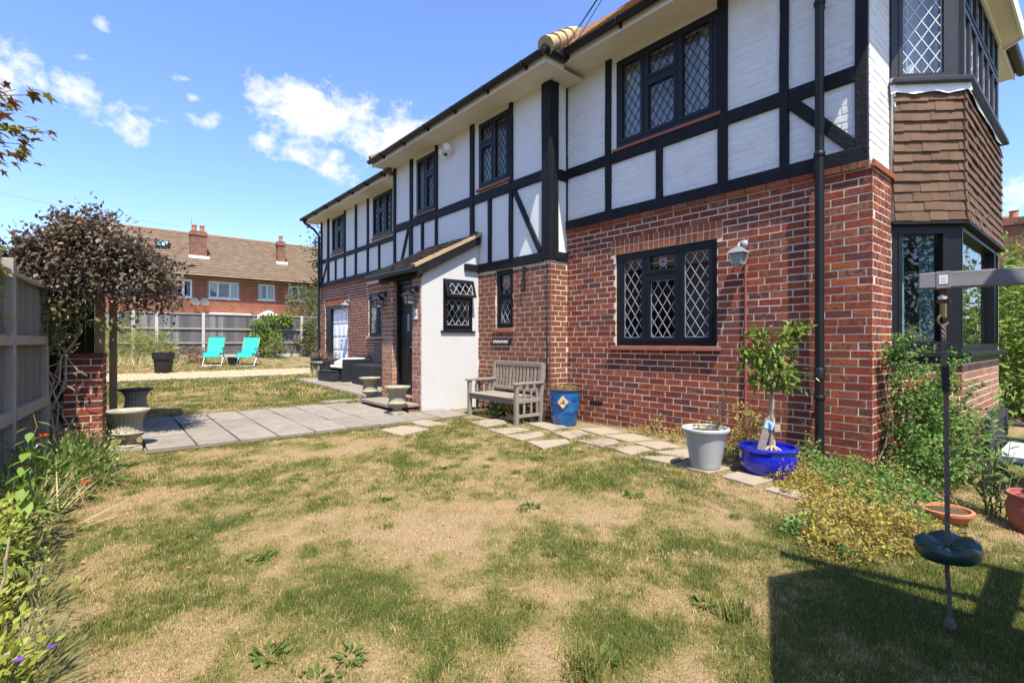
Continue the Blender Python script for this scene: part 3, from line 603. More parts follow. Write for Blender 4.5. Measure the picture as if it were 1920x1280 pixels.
def window(F, a0, a1, z0, z1, n, lights, mat=None, lead=('lead', .115, .17, .008), glass='glass', depth=.06, sash=.03, sill=None, room=.8, cur=None, parent=None, name='window', roomback=-.2, bar=.05):
    """frame with one opening per light; panes, leading, sill and curtains are its sub-parts"""
    mat = mat or M['black']; b = MB(F); hol = [l[:4] for l in lights]
    for p, q, r, s in cells(a0, a1, z0, z1, hol): b.box(p, q, n, n+depth, r, s)
    for (p, q, r, s) in hol:
        e = sash; n1 = n+depth+.008
        b.box(p-.012, q+.012, n+.02, n1, r-.012, r+e); b.box(p-.012, q+.012, n+.02, n1, s-e, s+.012)
        b.box(p-.0115, p+e, n+.02, n1-.0015, r+e, s-e); b.box(q-e, q+.0115, n+.02, n1-.0015, r+e, s-e)
    fr = b.build(name, mat, parent or H, fix=False)
    for l in lights:
        p, q, r, s = l[:4]; p += sash; q -= sash; r += sash; s -= sash; sp = l[4] if len(l) > 4 else None
        MB(F).poly([(p-.006, n+.03, r-.006), (q+.006, n+.03, r-.006), (q+.006, n+.03, s+.006), (p-.006, n+.03, s+.006)]).build('pane', M[glass], fr, fix=False)
        if sp == 'rose':
            ca, cz = (p+q)/2, (r+s)/2; R_ = min(q-p, s-r)*.40; rb = MB(F); bb = MB(F); lb = MB(F)
            for k in range(6):
                t = k*math.pi/3+.52; c, d = math.cos(t), math.sin(t)
                rb.prism([(ca+c*R_*.22-d*R_*.06, cz+d*R_*.22+c*R_*.06), (ca+c*R_*.55-d*R_*.24, cz+d*R_*.55+c*R_*.24), (ca+c*R_*.92, cz+d*R_*.92), (ca+c*R_*.55+d*R_*.24, cz+d*R_*.55-c*R_*.24), (ca+c*R_*.22+d*R_*.06, cz+d*R_*.22-c*R_*.06)], n+.031, n+.035)
                t2 = t+.52; c2, d2 = math.cos(t2), math.sin(t2)
                bb.prism([(ca+c2*R_*.6-d2*R_*.12, cz+d2*R_*.6+c2*R_*.12), (ca+c2*R_*1.05, cz+d2*R_*1.05), (ca+c2*R_*.6+d2*R_*.12, cz+d2*R_*.6-c2*R_*.12)], n+.031, n+.0345)
                for sgn in (-1, 1):
                    lb.beam((ca+c*R_*.25, n+.036, cz+d*R_*.25), (ca+c*R_*.55-sgn*d*R_*.27, n+.036, cz+d*R_*.55+sgn*c*R_*.27), .006, .004, up=F.n)
                    lb.beam((ca+c*R_*.55-sgn*d*R_*.27, n+.0365, cz+d*R_*.55+sgn*c*R_*.27), (ca+c*R_*.96, n+.0365, cz+d*R_*.96), .006, .004, up=F.n)
                mx = 1/max(abs(c2)/((q-p)/2), abs(d2)/((s-r)/2))
                lb.beam((ca+c2*R_*.7, n+.037, cz+d2*R_*.7), (ca+c2*mx, n+.037, cz+d2*mx), .006, .004, up=F.n)
            rb.build('red_petals', M['red_glass'], fr); bb.build('blue_petals', M['blue_glass'], fr); lb.build('leading', M['lead'], fr, fix=False)
        elif lead: leading(F, p, q, r, s, n+.034, lead[1], lead[2], lead[3], M[lead[0]], fr)
    if sill: MB(F).box(a0-.05, a1+.05, n-.02, sill[0], z0-sill[1], z0-.002, .003).build('sill', M[sill[2]], fr, bevel=.006)
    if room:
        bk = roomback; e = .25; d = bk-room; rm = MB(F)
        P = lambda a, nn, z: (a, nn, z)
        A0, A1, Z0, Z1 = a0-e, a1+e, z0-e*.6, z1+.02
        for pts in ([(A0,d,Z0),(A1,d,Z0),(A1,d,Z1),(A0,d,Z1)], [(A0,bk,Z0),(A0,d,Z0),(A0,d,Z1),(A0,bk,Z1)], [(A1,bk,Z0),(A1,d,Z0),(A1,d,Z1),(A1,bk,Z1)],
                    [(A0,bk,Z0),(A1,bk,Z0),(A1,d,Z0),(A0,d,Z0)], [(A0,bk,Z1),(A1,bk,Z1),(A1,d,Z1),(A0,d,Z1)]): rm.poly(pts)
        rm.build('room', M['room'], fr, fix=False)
    if cur:
        for (ca0, ca1, mt) in cur: curtain(F, ca0, ca1, z0+.02, z1-.02, roomback-.06-(.09 if mt == 'net' else 0), M[mt], fr, amp=.012 if mt == 'net' else .03)
    return fr

# --- right wing, long wall
HA = [(2.866, 4.297, 1.09, 2.31)]; archA = (2.80, 4.37, 2.315, 2.505)
wall(FA, 1.412, 5.19, -.6, 2.79, HA, M['mortar'])
bond(FA, 1.4, 5.187, -.43, 2.72, HA+[archA], 'brick')
arch(FA, 2.802, 4.368, 2.308, 'brick_arch', camber=.004, bh=.093)
for A in np.arange(1.42, 5.15, .225): BRICKS.append((FA, A, min(A+.215, 5.18), 2.725, 2.785, .026, 'brick'))
HAU = [(2.869, 4.278, 3.72, 4.88)]
wall(FA, 1.43, 5.30, 2.79, 4.97, HAU, M['painted_brick'], n1=-.022)
PB = BRICKS; BRICKS = []
bond(FA, 1.435, 5.27, 2.80, 4.96, HAU, 'painted_brick', n=-.0225, zref=.05)
bond(FB, 5.42, 6.03, 2.80, 4.98, [], 'painted_brick', n=-.0225, zref=.05)
lay_bricks(H, BRICKS, 0); BRICKS = PB
n0, n1 = -.03, .012
window(FA, 2.869, 4.278, 3.72, 4.88, -.06, [(3.86,4.21,3.79,4.82), (3.385,3.80,3.79,4.40), (3.385,3.80,4.48,4.82), (2.93,3.325,3.79,4.82)], lead=('lead_dark', .105, .16, .009), sill=(.03, .035, 'sill'),
       cur=[(3.98, 4.25, 'curtain_w'), (2.88, 3.16, 'curtain_w'), (2.875, 4.27, 'net')], roomback=-.1)
for a0, a1, z0, z1 in [(5.19,5.285,2.92,4.97),(4.376,4.471,2.92,4.97),(2.752,2.860,2.92,4.97),(2.111,2.197,2.92,4.97),(1.432,1.536,2.92,4.97),(3.576,3.660,2.92,3.55)]: beam(FA, a0, a1, z0, z1, n0, n1)
beam(FA, 1.428, 5.285, 2.785, 2.925, n0, n1+.008)
for a0, a1 in [(5.19-.0, 4.471), (4.376, 2.860), (2.752, 2.197), (2.111, 1.536)]: beam(FA, min(a0, a1), max(a0, a1), 3.545, 3.69, n0, n1-.003)
brace(FA, (2.10, 3.56), (1.53, 2.93), .115, n0, n1-.006)
# lower window
FB_L = [(3.86,4.21,1.17,2.24), (3.385,3.80,1.17,1.94), (3.385,3.80,2.02,2.25,'rose'), (2.945,3.325,1.17,2.24)]
window(FA, 2.868, 4.295, 1.095, 2.305, -.085, FB_L, lead=('lead', .125, .19, .007), sill=(.06, .055, 'sill'), room=1.6)
# --- gable wall with the bay
wall(FB, 5.409, 6.06, -.7, 2.79, [], M['mortar'], th=.15)
bond(FB, 5.396, 6.03, -.55, 2.72, [], 'brick', off=.11, L=.102)
for A in np.arange(5.38, 5.98, .225): BRICKS.append((FB, A, min(A+.215, 6.03), 2.725, 2.785, .026, 'brick'))
wall(FB, 5.425, 6.06, 2.79, 5.0, [], M['painted_brick'], n1=-.022, th=.15)
wall(FB, 9.1, 10.0, -.7, 5.0, [], M['render_cool'], th=.15)
# --- middle section
HM = [(6.03, 6.47, 1.36, 2.30)]
wall(FM, 5.194, 6.96, -.3, 2.31, HM, M['mortar']); wall(FR_, 5.067, 5.42, -.3, 2.31, [], M['mortar'], th=.13)
bond(FM, 5.19, 6.945, -.20, 2.30, HM, 'brick_o'); bond(FR_, 5.058, 5.395, -.20, 2.30, [], 'brick_o', off=.1)
HMU = [(6.116, 6.927, 3.72, 4.82), (8.335, 9.06, 3.69, 4.80)]
wall(FM, 5.21, 10.06, 2.31, 4.9, HMU, M['render_cool'], n1=-.015); wall(FR_, 5.083, 5.44, 2.31, 4.9, [], M['render_cool'], n1=-.015, th=.1)
window(FM, 6.03, 6.47, 1.36, 2.30, -.09, [(6.09,6.41,1.42,1.83), (6.09,6.41,1.89,2.25,'rose')], lead=('lead', .11, .17, .008), sill=(.045, .06, 'sill'), room=.9)
for (a0, a1, z0, z1, ca) in ((6.116, 6.927, 3.72, 4.82, 6.55), (8.335, 9.06, 3.69, 4.80, 8.7)):
    mid = (a0+a1)/2
    window(FM, a0, a1, z0, z1, -.055, [(a0+.05, mid-.03, z0+.06, z1-.05), (mid+.03, a1-.05, z0+.06, z0+.70), (mid+.03, a1-.05, z0+.76, z1-.05)] if a0 < 7 else
           [(mid+.03, a1-.05, z0+.06, z1-.05), (a0+.05, mid-.03, z0+.06, z0+.70), (a0+.05, mid-.03, z0+.76, z1-.05)], lead=('lead_dark', .10, .15, .009), sill=(.04, .035, 'sill'), cur=[(ca, a1, 'curtain_w'), (a0+.01, a1-.01, 'net')], roomback=-.1)
for a0, a1, z0, z1 in [(5.175,5.345,2.33,4.89),(6.035,6.113,2.45,4.89),(7.071,7.176,2.93,4.89),(8.264,8.332,2.45,4.89),(9.231,9.330,2.45,4.89),(9.972,10.06,2.40,4.89),(6.581,6.662,2.45,3.52),(8.788,8.859,2.45,3.52),(9.288,9.358,2.45,3.52)]:
    beam(FM, a0, a1, z0, z1, -.02, .022 if a0 > 5.3 else .034)
for a0, a1 in [(5.345, 6.035), (6.113, 7.071), (7.176, 8.264), (8.332, 9.231), (9.33, 9.972)]: beam(FM, a0, a1, 3.50, 3.65, -.02, .019)
beam(FM, 5.34, 7.0, 2.31, 2.45, -.02, .028); brace(FM, (6.0, 3.5), (5.40, 2.46), .085, -.02, .014); brace(FM, (9.40, 3.5), (9.82, 2.6), .08, -.02, .014)
beam(FR_, 5.04, 5.20, 2.33, 4.89, -.02, .030); beam(FR_, 5.20, 5.40, 2.31, 2.45, -.02, .022); beam(FR_, 5.20, 5.40, 3.50, 3.65, -.02, .018)
wall(FM, 8.33, 10.055, -.3, 2.31, [], M['mortar']); bond(FM, 8.34, 10.05, -.05, 2.30, [], 'brick_o'); wall(Fr((0, 10.05, 0), (1, 0, 0), (0, 1, 0)), 5.27, 5.44, -.3, 2.31, [], M['far_brick'], th=.1); wall(Fr((0, 10.05, 0), (1, 0, 0), (0, 1, 0)), 5.285, 5.44, 2.31, 4.9, [], M['render_cool'], th=.1)
MB().box(9.86, 9.98, 1.6, 15.3, -.6, 5.0).build('wall', M['far_brick'], H)
# --- far wing
HF = [(13.44, 15.19, -.5, 2.19), (11.15, 12.13, 1.27, 2.37)]
wall(FA, 10.0, 15.57, -.3, 2.80, HF, M['mortar']); bond(FA, 10.1, 15.56, .05, 2.72, HF+[(13.36, 15.27, 2.19, 2.42), (11.05, 12.22, 2.37, 2.60)], 'brick_o')
arch(FA, 13.40, 15.23, 2.19, 'brick_arch', camber=0); arch(FA, 11.08, 12.2, 2.37, 'brick_arch', camber=.01)
for A in np.arange(10.12, 15.4, .225): BRICKS.append((FA, A, A+.215, 2.725, 2.785, .02, 'brick_o'))
HFU = [(13.762, 14.646, 3.70, 4.70), (10.838, 11.873, 3.70, 4.72)]
wall(FA, 10.0, 15.57, 2.80, 4.78, HFU, M['render_cool'], n1=-.015)
window(FA, 13.762, 14.646, 3.70, 4.70, -.055, [(14.23,14.59,3.76,4.65), (13.82,14.17,3.76,4.30), (13.82,14.17,4.36,4.65)], lead=('lead_dark', .10, .15, .009), sill=(.04, .035, 'sill'), cur=[(14.2, 14.6, 'curtain_w'), (13.77, 14.64, 'net')], roomback=-.1)
window(FA, 10.838, 11.873, 3.70, 4.72, -.055, [(11.56,11.82,3.76,4.67), (11.20,11.50,3.76,4.30), (11.20,11.50,4.36,4.67), (10.89,11.14,3.76,4.67)], lead=('lead_dark', .10, .15, .009), sill=(.04, .035, 'sill'), cur=[(11.55, 11.85, 'curtain_w'), (10.86, 11.1, 'curtain_w'), (10.85, 11.86, 'net')], roomback=-.1)
window(FA, 11.15, 12.13, 1.27, 2.37, -.085, [(11.68,12.07,1.34,2.31), (11.21,11.60,1.34,2.31)], lead=('lead', .12, .18, .008), sill=(.05, .06, 'stonesill'), room=1.2)
for a0, a1, z0, z1 in [(15.45,15.56,2.9,4.76),(14.862,15.024,2.9,4.76),(13.62,13.737,2.9,4.76),(12.857,12.98,2.9,4.76),(12.11,12.219,2.9,4.76),(14.30,14.399,2.9,3.5),(11.456,11.56,2.9,3.5)]: beam(FA, a0+.015, a1-.015, z0, z1, -.02, .022)
beam(FA, 10.06, 15.56, 2.785, 2.91, -.02, .028)
for a0, a1 in [(10.06, 12.125), (12.2, 12.87), (12.965, 13.635), (13.72, 14.877), (15.009, 15.465)]: beam(FA, a0, a1, 3.50, 3.61, -.02, .019)
brace(FA, (15.06, 3.45), (15.42, 2.95), .08, -.02, .014)
wall(Fr((0, 15.566, 0), (1, 0, 0), (0, 1, 0)), 5.603, 10, -.3, 4.8, [], M['terrace_brick'])
# garage door
g = MB(FA).box(13.44, 15.19, -.17, -.11, 0.0, 2.10).build('garage_door', M['garage'], H)
fr = MB(FA); fr.box(14.80, 15.19, -.10, -.02, 0, 2.19); fr.box(13.44, 14.80, -.10, -.02, 2.09, 2.19); fr.build('garage_door_frame', M['black'], H)
for i in range(4):
    for k in range(5):
        a = 13.50+i*.33; z = .2+k*.37; b = MB(FA); b.box(a, a+.27, -.111, -.088, z, z+.30); b.build('panel', M['garage'], g, bevel=.012)
MB(FA).box(14.05, 14.12, -.10, -.05, 1.16, 1.20).build('handle', M['black'], g)
# --- eaves: soffits, fascias, gutters, roofs
def eave(X0, y0, y1, zs, wallx, gut=True, gy0=None, gy1=None):
    MB().box(X0+.021, wallx+.03, y0+.02, y1-.02, zs, zs+.02).build('soffit', M['soffit'], H)
    MB().box(X0, X0+.02, y0, y1, zs-.02, zs+.13).build('fascia', M['soffit'], H)
    if gut:
        b = MB(); gx, gz_ = X0-.062, zs+.10; pts = [(math.cos(t), math.sin(t)) for t in np.linspace(math.pi, 2*math.pi, 9)]
        prof = [(c*.060, s_*.060) for c, s_ in pts] + [(c*.052, s_*.052) for c, s_ in reversed(pts)]
        A = [b.P(gx+p, gy0 if gy0 is not None else y0, gz_+q) for p, q in prof]; B = [b.P(gx+p, gy1 if gy1 is not None else y1, gz_+q) for p, q in prof]; k = len(A)
        b.f += [(A[i], B[i], B[(i+1) % k], A[(i+1) % k]) for i in range(k)]
        for ring in (A, B): b.f += [(ring[i], ring[i+1], ring[k-2-i], ring[k-1-i]) for i in range(8)]
        gt = b.build('gutter', M['upvc'], H, smooth=True)
        y = (gy0 if gy0 is not None else y0)+.35
        while y < (gy1 if gy1 is not None else y1):
            br = MB(); br.tube([(gx+.066*c, y, gz_+.066*s_) for c, s_ in pts], .012, 5); br.box(gx+.03, gx+.062, y-.012, y+.012, gz_-.09, gz_-.01); br.build('bracket', M['upvc'], gt)
            y += .88
eave(4.98, .93, 5.22, 4.965, 5.42, gy0=.88, gy1=5.1); eave(4.63, 4.86, 10.22, 4.885, 5.1); eave(5.0, 10.2, 15.95, 4.775, 5.42, gy0=10.0)
MB().box(4.65, 5.4, 4.86, 5.215, 4.884, 4.886).build('soffit', M['soffit'], H)
MB().box(4.66, 4.99, 4.85, 4.87, 4.865, 5.01).build('fascia', M['soffit'], H)
MB().tube([(4.55, 4.80, 4.99), (4.95, 4.80, 4.99)], .058, 10).build('gutter', M['upvc'], H, smooth=True)
MB().box(5.0, 10.3, .95, 1.42, 4.967, 4.985).build('soffit', M['soffit'], H); MB().box(4.98, 10.3, .93, .95, 4.945, 5.095).build('fascia', M['soffit'], H)
MB().tube([(9.2, .87, 5.05), (10.36, .87, 5.05)], .06, 10).build('gutter', M['upvc'], H, smooth=True)
MB().box(5.0, 5.4, 15.57, 15.95, 4.774, 4.79).build('soffit', M['soffit'], H)
def tiles(P0, along, upv, length, height, mat, gauge=.1, w=.165, inset=(0, 0), name='roof_tiles', parent=None, lift=.018):
    """rows of plain tiles on a slope as one run: P0 lower corner, along and up-slope unit vectors"""
    along, upv = Vector(along).normalized(), Vector(upv).normalized(); nn = along.cross(upv)
    if nn.z < 0: nn = -nn
    b = MB(); r = 0; h = 0.
    while h < height-.02:
        t = h/height; lo, hi = inset[0]*t, length-inset[1]*t; a = lo-(w/2 if r % 2 else 0)
        while a < hi:
            x0, x1 = max(a, lo)+.0015, min(a+w, hi)-.0015
            if x1-x0 > .02:
                j = random.uniform(-.003, .003); e = random.uniform(0, .006); i = len(b.v); base = Vector(P0)
                for (x, hh, l) in ((x0, h+j, lift+e), (x1, h+j, lift+e), (x1, h+gauge*1.25, .006), (x0, h+gauge*1.25, .006), (x0, h+j, lift+e-.013), (x1, h+j, lift+e-.013)):
                    b.v.append(tuple(base+along*x+upv*hh+nn*l))
                b.f += [(i, i+1, i+2, i+3), (i+4, i+5, i+1, i), (i, i+3, i+4), (i+1, i+5, i+2)]
            a += w
        h += gauge; r += 1
    o = b.build(name, mat, parent or H, fix=False); o['kind'] = 'stuff'; return o
pr = R(40.4); rx, rz = 4.93, 5.075; hw = 2.7
ridge = (rx+hw, rz+hw*math.tan(pr)); b = MB()
b.poly([(rx,.86,rz), (rx,5.6,rz), (ridge[0],6.5,ridge[1]), (ridge[0],.86+hw,ridge[1])]); b.poly([(rx,.86,rz), (10.33,.86,rz), (ridge[0],.86+hw,ridge[1])])
b.poly([(10.33,.86,rz), (10.33,6.5,rz), (ridge[0],6.5,ridge[1]), (ridge[0],.86+hw,ridge[1])])
pm_ = R(37.5); b.poly([(4.58,4.78,5.0), (4.58,10.25,5.0), (7.6,10.25,5.0+3.02*math.tan(pm_)), (7.6,5.2,5.0+3.02*math.tan(pm_))]); b.poly([(4.58,4.78,5.0), (5.2,4.78,5.0), (7.6,5.2,5.0+3.02*math.tan(pm_))])
pf = R(36); b.poly([(4.95,10.2,4.88), (4.95,15.98,4.88), (7.6,15.98,4.88+2.65*math.tan(pf)), (7.6,10.2,4.88+2.65*math.tan(pf))]); b.poly([(10.3,10.2,4.88), (10.3,15.98,4.88), (7.6,15.98,4.88+2.65*math.tan(pf)), (7.6,10.2,4.88+2.65*math.tan(pf))])
b.poly([(10.3,5.0,5.0), (10.3,10.25,5.0), (7.6,10.25,5.0+3.02*math.tan(pm_)), (7.6,5.0,5.0+3.02*math.tan(pm_))])
b.build('roof', M['tile'], H, fix=False)
tiles((rx-.03, .86, rz), (0, 1, 0), (math.cos(pr), 0, math.sin(pr)), 4.6, hw/math.cos(pr), M['tile_lichen'], inset=(hw, -.5))
tiles((4.55, 4.78, 4.98), (0, 1, 0), (math.cos(pm_), 0, math.sin(pm_)), 5.47, 1.6, M['tile_lichen'], inset=(.9, 0))
tiles((4.92, 10.2, 4.86), (0, 1, 0), (math.cos(pf), 0, math.sin(pf)), 5.78, 1.6, M['tile'])
hb = MB()
for k in range(4): hb.tube([(4.58+k*.19, 4.79+k*.05, 5.03+k*.135), (4.58+k*.19+.24, 4.79+k*.05+.06, 5.03+k*.135+.16)], [.12, .095], 10)
hb.build('hip_tiles', M['verge'], H, smooth=True)
hb = MB(); hb.tube([(4.60, 10.20, 5.02), (4.9, 10.16, 5.22)], [.09, .08], 8); hb.build('hip_tiles', M['tile_lichen'], H, smooth=True)
MB().box(7.3, 7.9, 4.0, 4.9, 7.0, 8.6).build('chimney', M['terrace_brick'], H, bevel=.01)
# downpipes
dp = MB(); dp.tube([(5.30, 1.795, -.25), (5.30, 1.795, 4.55), (5.22, 1.795, 4.75), (4.97, 1.795, 4.92), (4.92, 1.795, 5.02)], .040, 14); dp = dp.build('downpipe', M['upvc'], H, smooth=True)
for z in (.62, 2.92, 4.35): c = MB(); c.lathe([(.046, -.02), (.050, -.014), (.050, .014), (.046, .02)], (5.30, 1.795, z), 14); c.box(5.30, 5.405, 1.78, 1.81, z-.012, z+.012); c.build('pipe_clip', M['upvc'], dp, smooth=True)
c = MB(); c.lathe([(.041, .0), (.047, .0), (.047, .09), (.041, .10)], (5.30, 1.795, .80), 14); c.build('pipe_joint', M['upvc'], dp, smooth=True)
dp = MB(); dp.tube([(5.32, 15.50, 0), (5.32, 15.50, 4.35), (5.2, 15.6, 4.55), (5.0, 15.75, 4.72), (4.94, 15.8, 4.84)], .038, 10); dp.build('downpipe', M['upvc'], H, smooth=True)
MB(FM).tube([(5.24, .03, 2.30), (5.24, .012, .55)], .006, 6).build('cable', M['cable'], H)
MB(FM).box(5.72, 5.745, .01, .05, 1.93, 2.28).build('iron_bracket', M['black_metal'], H)
cb = MB(); cb.tube([(4.74, 4.98, 4.97), (4.95, 5.05, 4.93), (5.05, 5.15, 4.86), (5.03, 5.17, 4.6), (5.02, 5.165, 2.3)], .007, 5); cb.build('cable', M['cable'], H)
ab = MB(FA)
for i in range(5): ab.box(4.52+i*.045, 4.55+i*.045, .0, .010, .27, .325)
ab.build('air_brick', M['timber'], H)

# --- porch
b = MB(FS); hol = (4.355, 4.93, 1.33, 2.165)
for p, q, r, s in cells(3.965, 5.06, -.3, 2.19, [hol]): b.box(p, q, -.15, 0, r, s)
b.prism([(3.965, 2.19), (5.06, 2.19), (5.06, 2.84), (3.965, 2.22)], -.15, 0); b.build('porch_wall', M['render'], H, fix=False)
ws = window(FS, 4.355, 4.93, 1.33, 2.165, -.055, [(4.40, 4.885, 1.40, 1.84)], lead=('lead_w', .125, .19, .006), sash=.02, room=.6, sill=(.03, .03, 'black'), roomback=-.15)
def tp(a, n, z): t = R(17); return (a, .022+(2.155-z)*math.sin(t)+n, 2.155-(2.155-z)*math.cos(t))
b = MB(lambda a, n, z: FS(*tp(a, n, z)))
for p, q, r, s in cells(4.37, 4.915, 1.86, 2.155, [(4.415, 4.87, 1.905, 2.105)]): b.box(p, q, 0, .04, r, s)
b.build('vent_light', M['black'], ws, fix=False)
class FT(Fr):
    def __call__(s, a, n, z): return FS(*tp(a, n, z))
ft = FT(FS.o, FS.d, FS.n); MB(ft).box(4.41, 4.875, .015, .02, 1.90, 2.11).build('pane', M['glass'], ws); leading(ft, 4.415, 4.87, 1.905, 2.105, .024, .13, .19, .006, M['lead_w'], ws)
for (a0, a1) in ((6.955, 7.235), (7.925, 8.325)):
    b = MB(FP); b.box(a0, a1, -.32, 0, -.3, 2.2); b.build('wall', M['mortar'], H)
bond(FP, 6.955, 7.235, -.1, 2.19, [], 'brick_pale', off=.03); bond(FP, 7.925, 8.325, -.1, 2.19, [], 'brick_pale', off=.1)
bond(Fr((0, 7.925, 0), (1, 0, 0), (0, -1, 0)), 3.962, 4.2, -.1, 2.19, [], 'brick_pale')
wall(Fr((0, 8.325, 0), (1, 0, 0), (0, 1, 0)), 3.97, 5.4, -.3, 2.2, [], M['render'], name='porch_wall', th=.1)
d = MB(FP); d.box(7.30, 7.86, -.17, -.13, .36, 2.12); d = d.build('door', M['door_black'], H)
fr = MB(FP); fr.box(7.236, 7.30, -.19, -.08, .30, 2.19); fr.box(7.86, 7.924, -.19, -.08, .30, 2.19); fr.box(7.30, 7.86, -.19, -.08, 2.12, 2.19); fr.box(7.24, 7.92, -.21, -.03, .28, .36); fr.build('door_frame', M['black'], H)
for i in range(6): MB(FP).box(7.315+i*.09, 7.315+i*.09+.082, -.131, -.118, .40, 1.62).build('plank', M['door_black'], d, bevel=.004)
for r in ((7.315, 7.845, 1.66, 1.70), (7.315, 7.845, 2.04, 2.10)): MB(FP).box(r[0], r[1], -.131, -.115, r[2], r[3]).build('rail', M['door_black'], d, bevel=.004)
MB(FP).box(7.53, 7.60, -.119, -.112, 1.32, 1.60).build('pane', M['lamp_glass'], d)
MB(FP).box(7.49, 7.66, -.119, -.108, .98, 1.03).build('letter_plate', M['black_metal'], d, bevel=.004)
hk = MB(FP); hk.tube([(7.34, -.12, 1.06), (7.34, -.07, 1.06), (7.42, -.065, 1.06)], .010, 8); hk.box(7.325, 7.36, -.119, -.11, .98, 1.10); hk.build('handle', M['steel'], d)
b = MB(FP); b.box(7.236, 7.924, -.21, -.03, -.2, .28); b.build('wall', M['mortar'], H); bond(FP, 7.24, 7.92, 0., .29, [], 'brick', n=-.03)
MB(FP).box(6.93, 8.42, -.02, .02, 2.17, 2.30).build('lintel_board', M['timber'], H)
MB(FP).box(6.96, 8.40, -.3, -.02, 2.19, 2.29).build('porch_soffit', M['timber'], H)
pa = math.atan2(2.94-2.30, 5.06-3.84); pl = math.hypot(.64, 1.22); pu = Vector((math.cos(pa), 0, math.sin(pa)))
b = MB(); b.poly([(3.84,6.86,2.285), (3.84,8.52,2.285), (5.06,8.52,2.925), (5.06,6.86,2.925)]); b.poly([(3.84,6.86,2.265), (3.84,8.52,2.265), (5.06,8.52,2.905), (5.06,6.86,2.905)])
proof = b.build('porch_roof', M['tile'], H, fix=False)
nn = Vector((-pu.z, 0, pu.x)); tm = {}
r = 0; hgt = 0.
while hgt < pl-.05:
    a = 6.86-(.08 if r % 2 else 0)
    while a < 8.52:
        x0, x1 = max(a, 6.86), min(a+.165, 8.53); wd = round(x1-x0, 3)
        if wd > .03:
            if (wd, r % 3) not in tm:
                t = MB(); t.box(-wd/2+.002, wd/2-.002, 0, .135, 0, .022); tm[(wd, r % 3)] = t.mesh('tile', M['tile_o'])
            o = bpy.data.objects.new('tile', tm[(wd, r % 3)]); link(o, proof, False)
            c = Vector((3.82, (x0+x1)/2, 2.283)) + pu*hgt + nn*(.036+random.uniform(0, .008))
            up2 = (pu - nn*.17).normalized(); n2 = Vector((0, -1, 0)).cross(up2); n2 = -n2 if n2.z < 0 else n2
            ax = up2.cross(n2); o.matrix_basis = Matrix.Translation(c) @ Matrix(((ax.x, up2.x, n2.x, 0), (ax.y, up2.y, n2.y, 0), (ax.z, up2.z, n2.z, 0), (0, 0, 0, 1))) @ Matrix.Rotation(random.uniform(-.012, .012), 4, 'Z')
        a += .165
    hgt += .1; r += 1
fv = Fr((0, 6.86, 0), (1, 0, 0), (0, -1, 0))
MB(fv).prism([(3.80, 2.285), (5.05, 2.93), (5.05, 2.985), (3.80, 2.335)], -.16, .012).build('verge', M['verge'], H)
MB(fv).prism([(3.86, 2.155), (5.05, 2.80), (5.05, 2.928), (3.83, 2.283)], -.085, .004).build('barge_board', M['timber'], H, bevel=.004)
gt = MB(); gt.tube([(3.775, 6.84, 2.255), (3.775, 8.56, 2.265)], .048, 10); gt.build('gutter', M['upvc'], H, smooth=True)
MB(FS).box(4.76, 5.05, 0, .05, 2.33, 2.44).build('timber_beam', M['timber'], H, bevel=.006)
MB().lathe([(.05, 0), (.05, .05), (.03, .07)], (5.05, 7.0, 2.95), 10).build('vent_cap', M['black_metal'], H)
# porch step
st = MB(); st.box(3.56, 3.955, 7.02, 8.28, -.1, .125); st = st.build('step', M['timber'], H)
for y0, y1 in ((7.0, 7.64), (7.65, 8.3)): MB().box(3.53, 3.958, y0, y1, .126, .175, .003).build('paving_slab', M['slab'], st, bevel=.006)
PB = BRICKS; BRICKS = []
bond(Fr((3.56, 0, 0), (0, 1, 0), (-1, 0, 0)), 7.02, 8.28, -.06, .125, [], 'brick', n=.002); bond(Fr((0, 7.02, 0), (1, 0, 0), (0, -1, 0)), 3.56, 3.955, -.06, .125, [], 'brick', n=.002)
PB += BRICKS; BRICKS = PB
# --- the bay
wall(FC, 0, BL, -.7, 1.0, [], M['mortar'], th=.12, name='bay_wall'); wall(FF, 0, FFL, -.7, 1.0, [], M['mortar'], th=.12, name='bay_wall'); wall(FC2, 0, BL, -.7, 5, [], M['mortar'], th=.12, name='bay_wall')
bond(FC, .0, BL+.004, -.55, .98, [], 'brick'); bond(FF, -.002, FFL, -.55, .98, [], 'brick_pale', off=.1, L=.19)
for F_, Ln in ((FC, BL), (FF, FFL)):
    b = MB(F_); b.box(-.03 if F_ is FC else -.035, Ln+.03, -.05, .075, 1.0, 1.045); b.build('sill', M['black'], H, bevel=.004)
    b = MB(F_); b.box(0, Ln, -.05, .012, .935, 1.0); b.build('sill_board', M['black'], H)
window(FC, .0, BL, 1.045, 2.31, -.09, [(.075, .49, 1.13, 2.22)], sash=.02, lead=None, glass='glass', room=0, depth=.085)
window(FF, .004, FFL, 1.045, 2.31, -.09, [(.03, 2.08, 1.10, 2.25), (2.16, FFL-.04, 1.10, 2.25)], sash=.02, lead=None, glass='glass', room=0, depth=.085)
curtain(FC, .06, .24, 1.06, 2.28, -.22, M['curtain_t'], H, amp=.035, wl=.075); curtain(FC, .44, .58, 1.06, 2.28, -.30, M['curtain_t'], H, amp=.03, wl=.07)
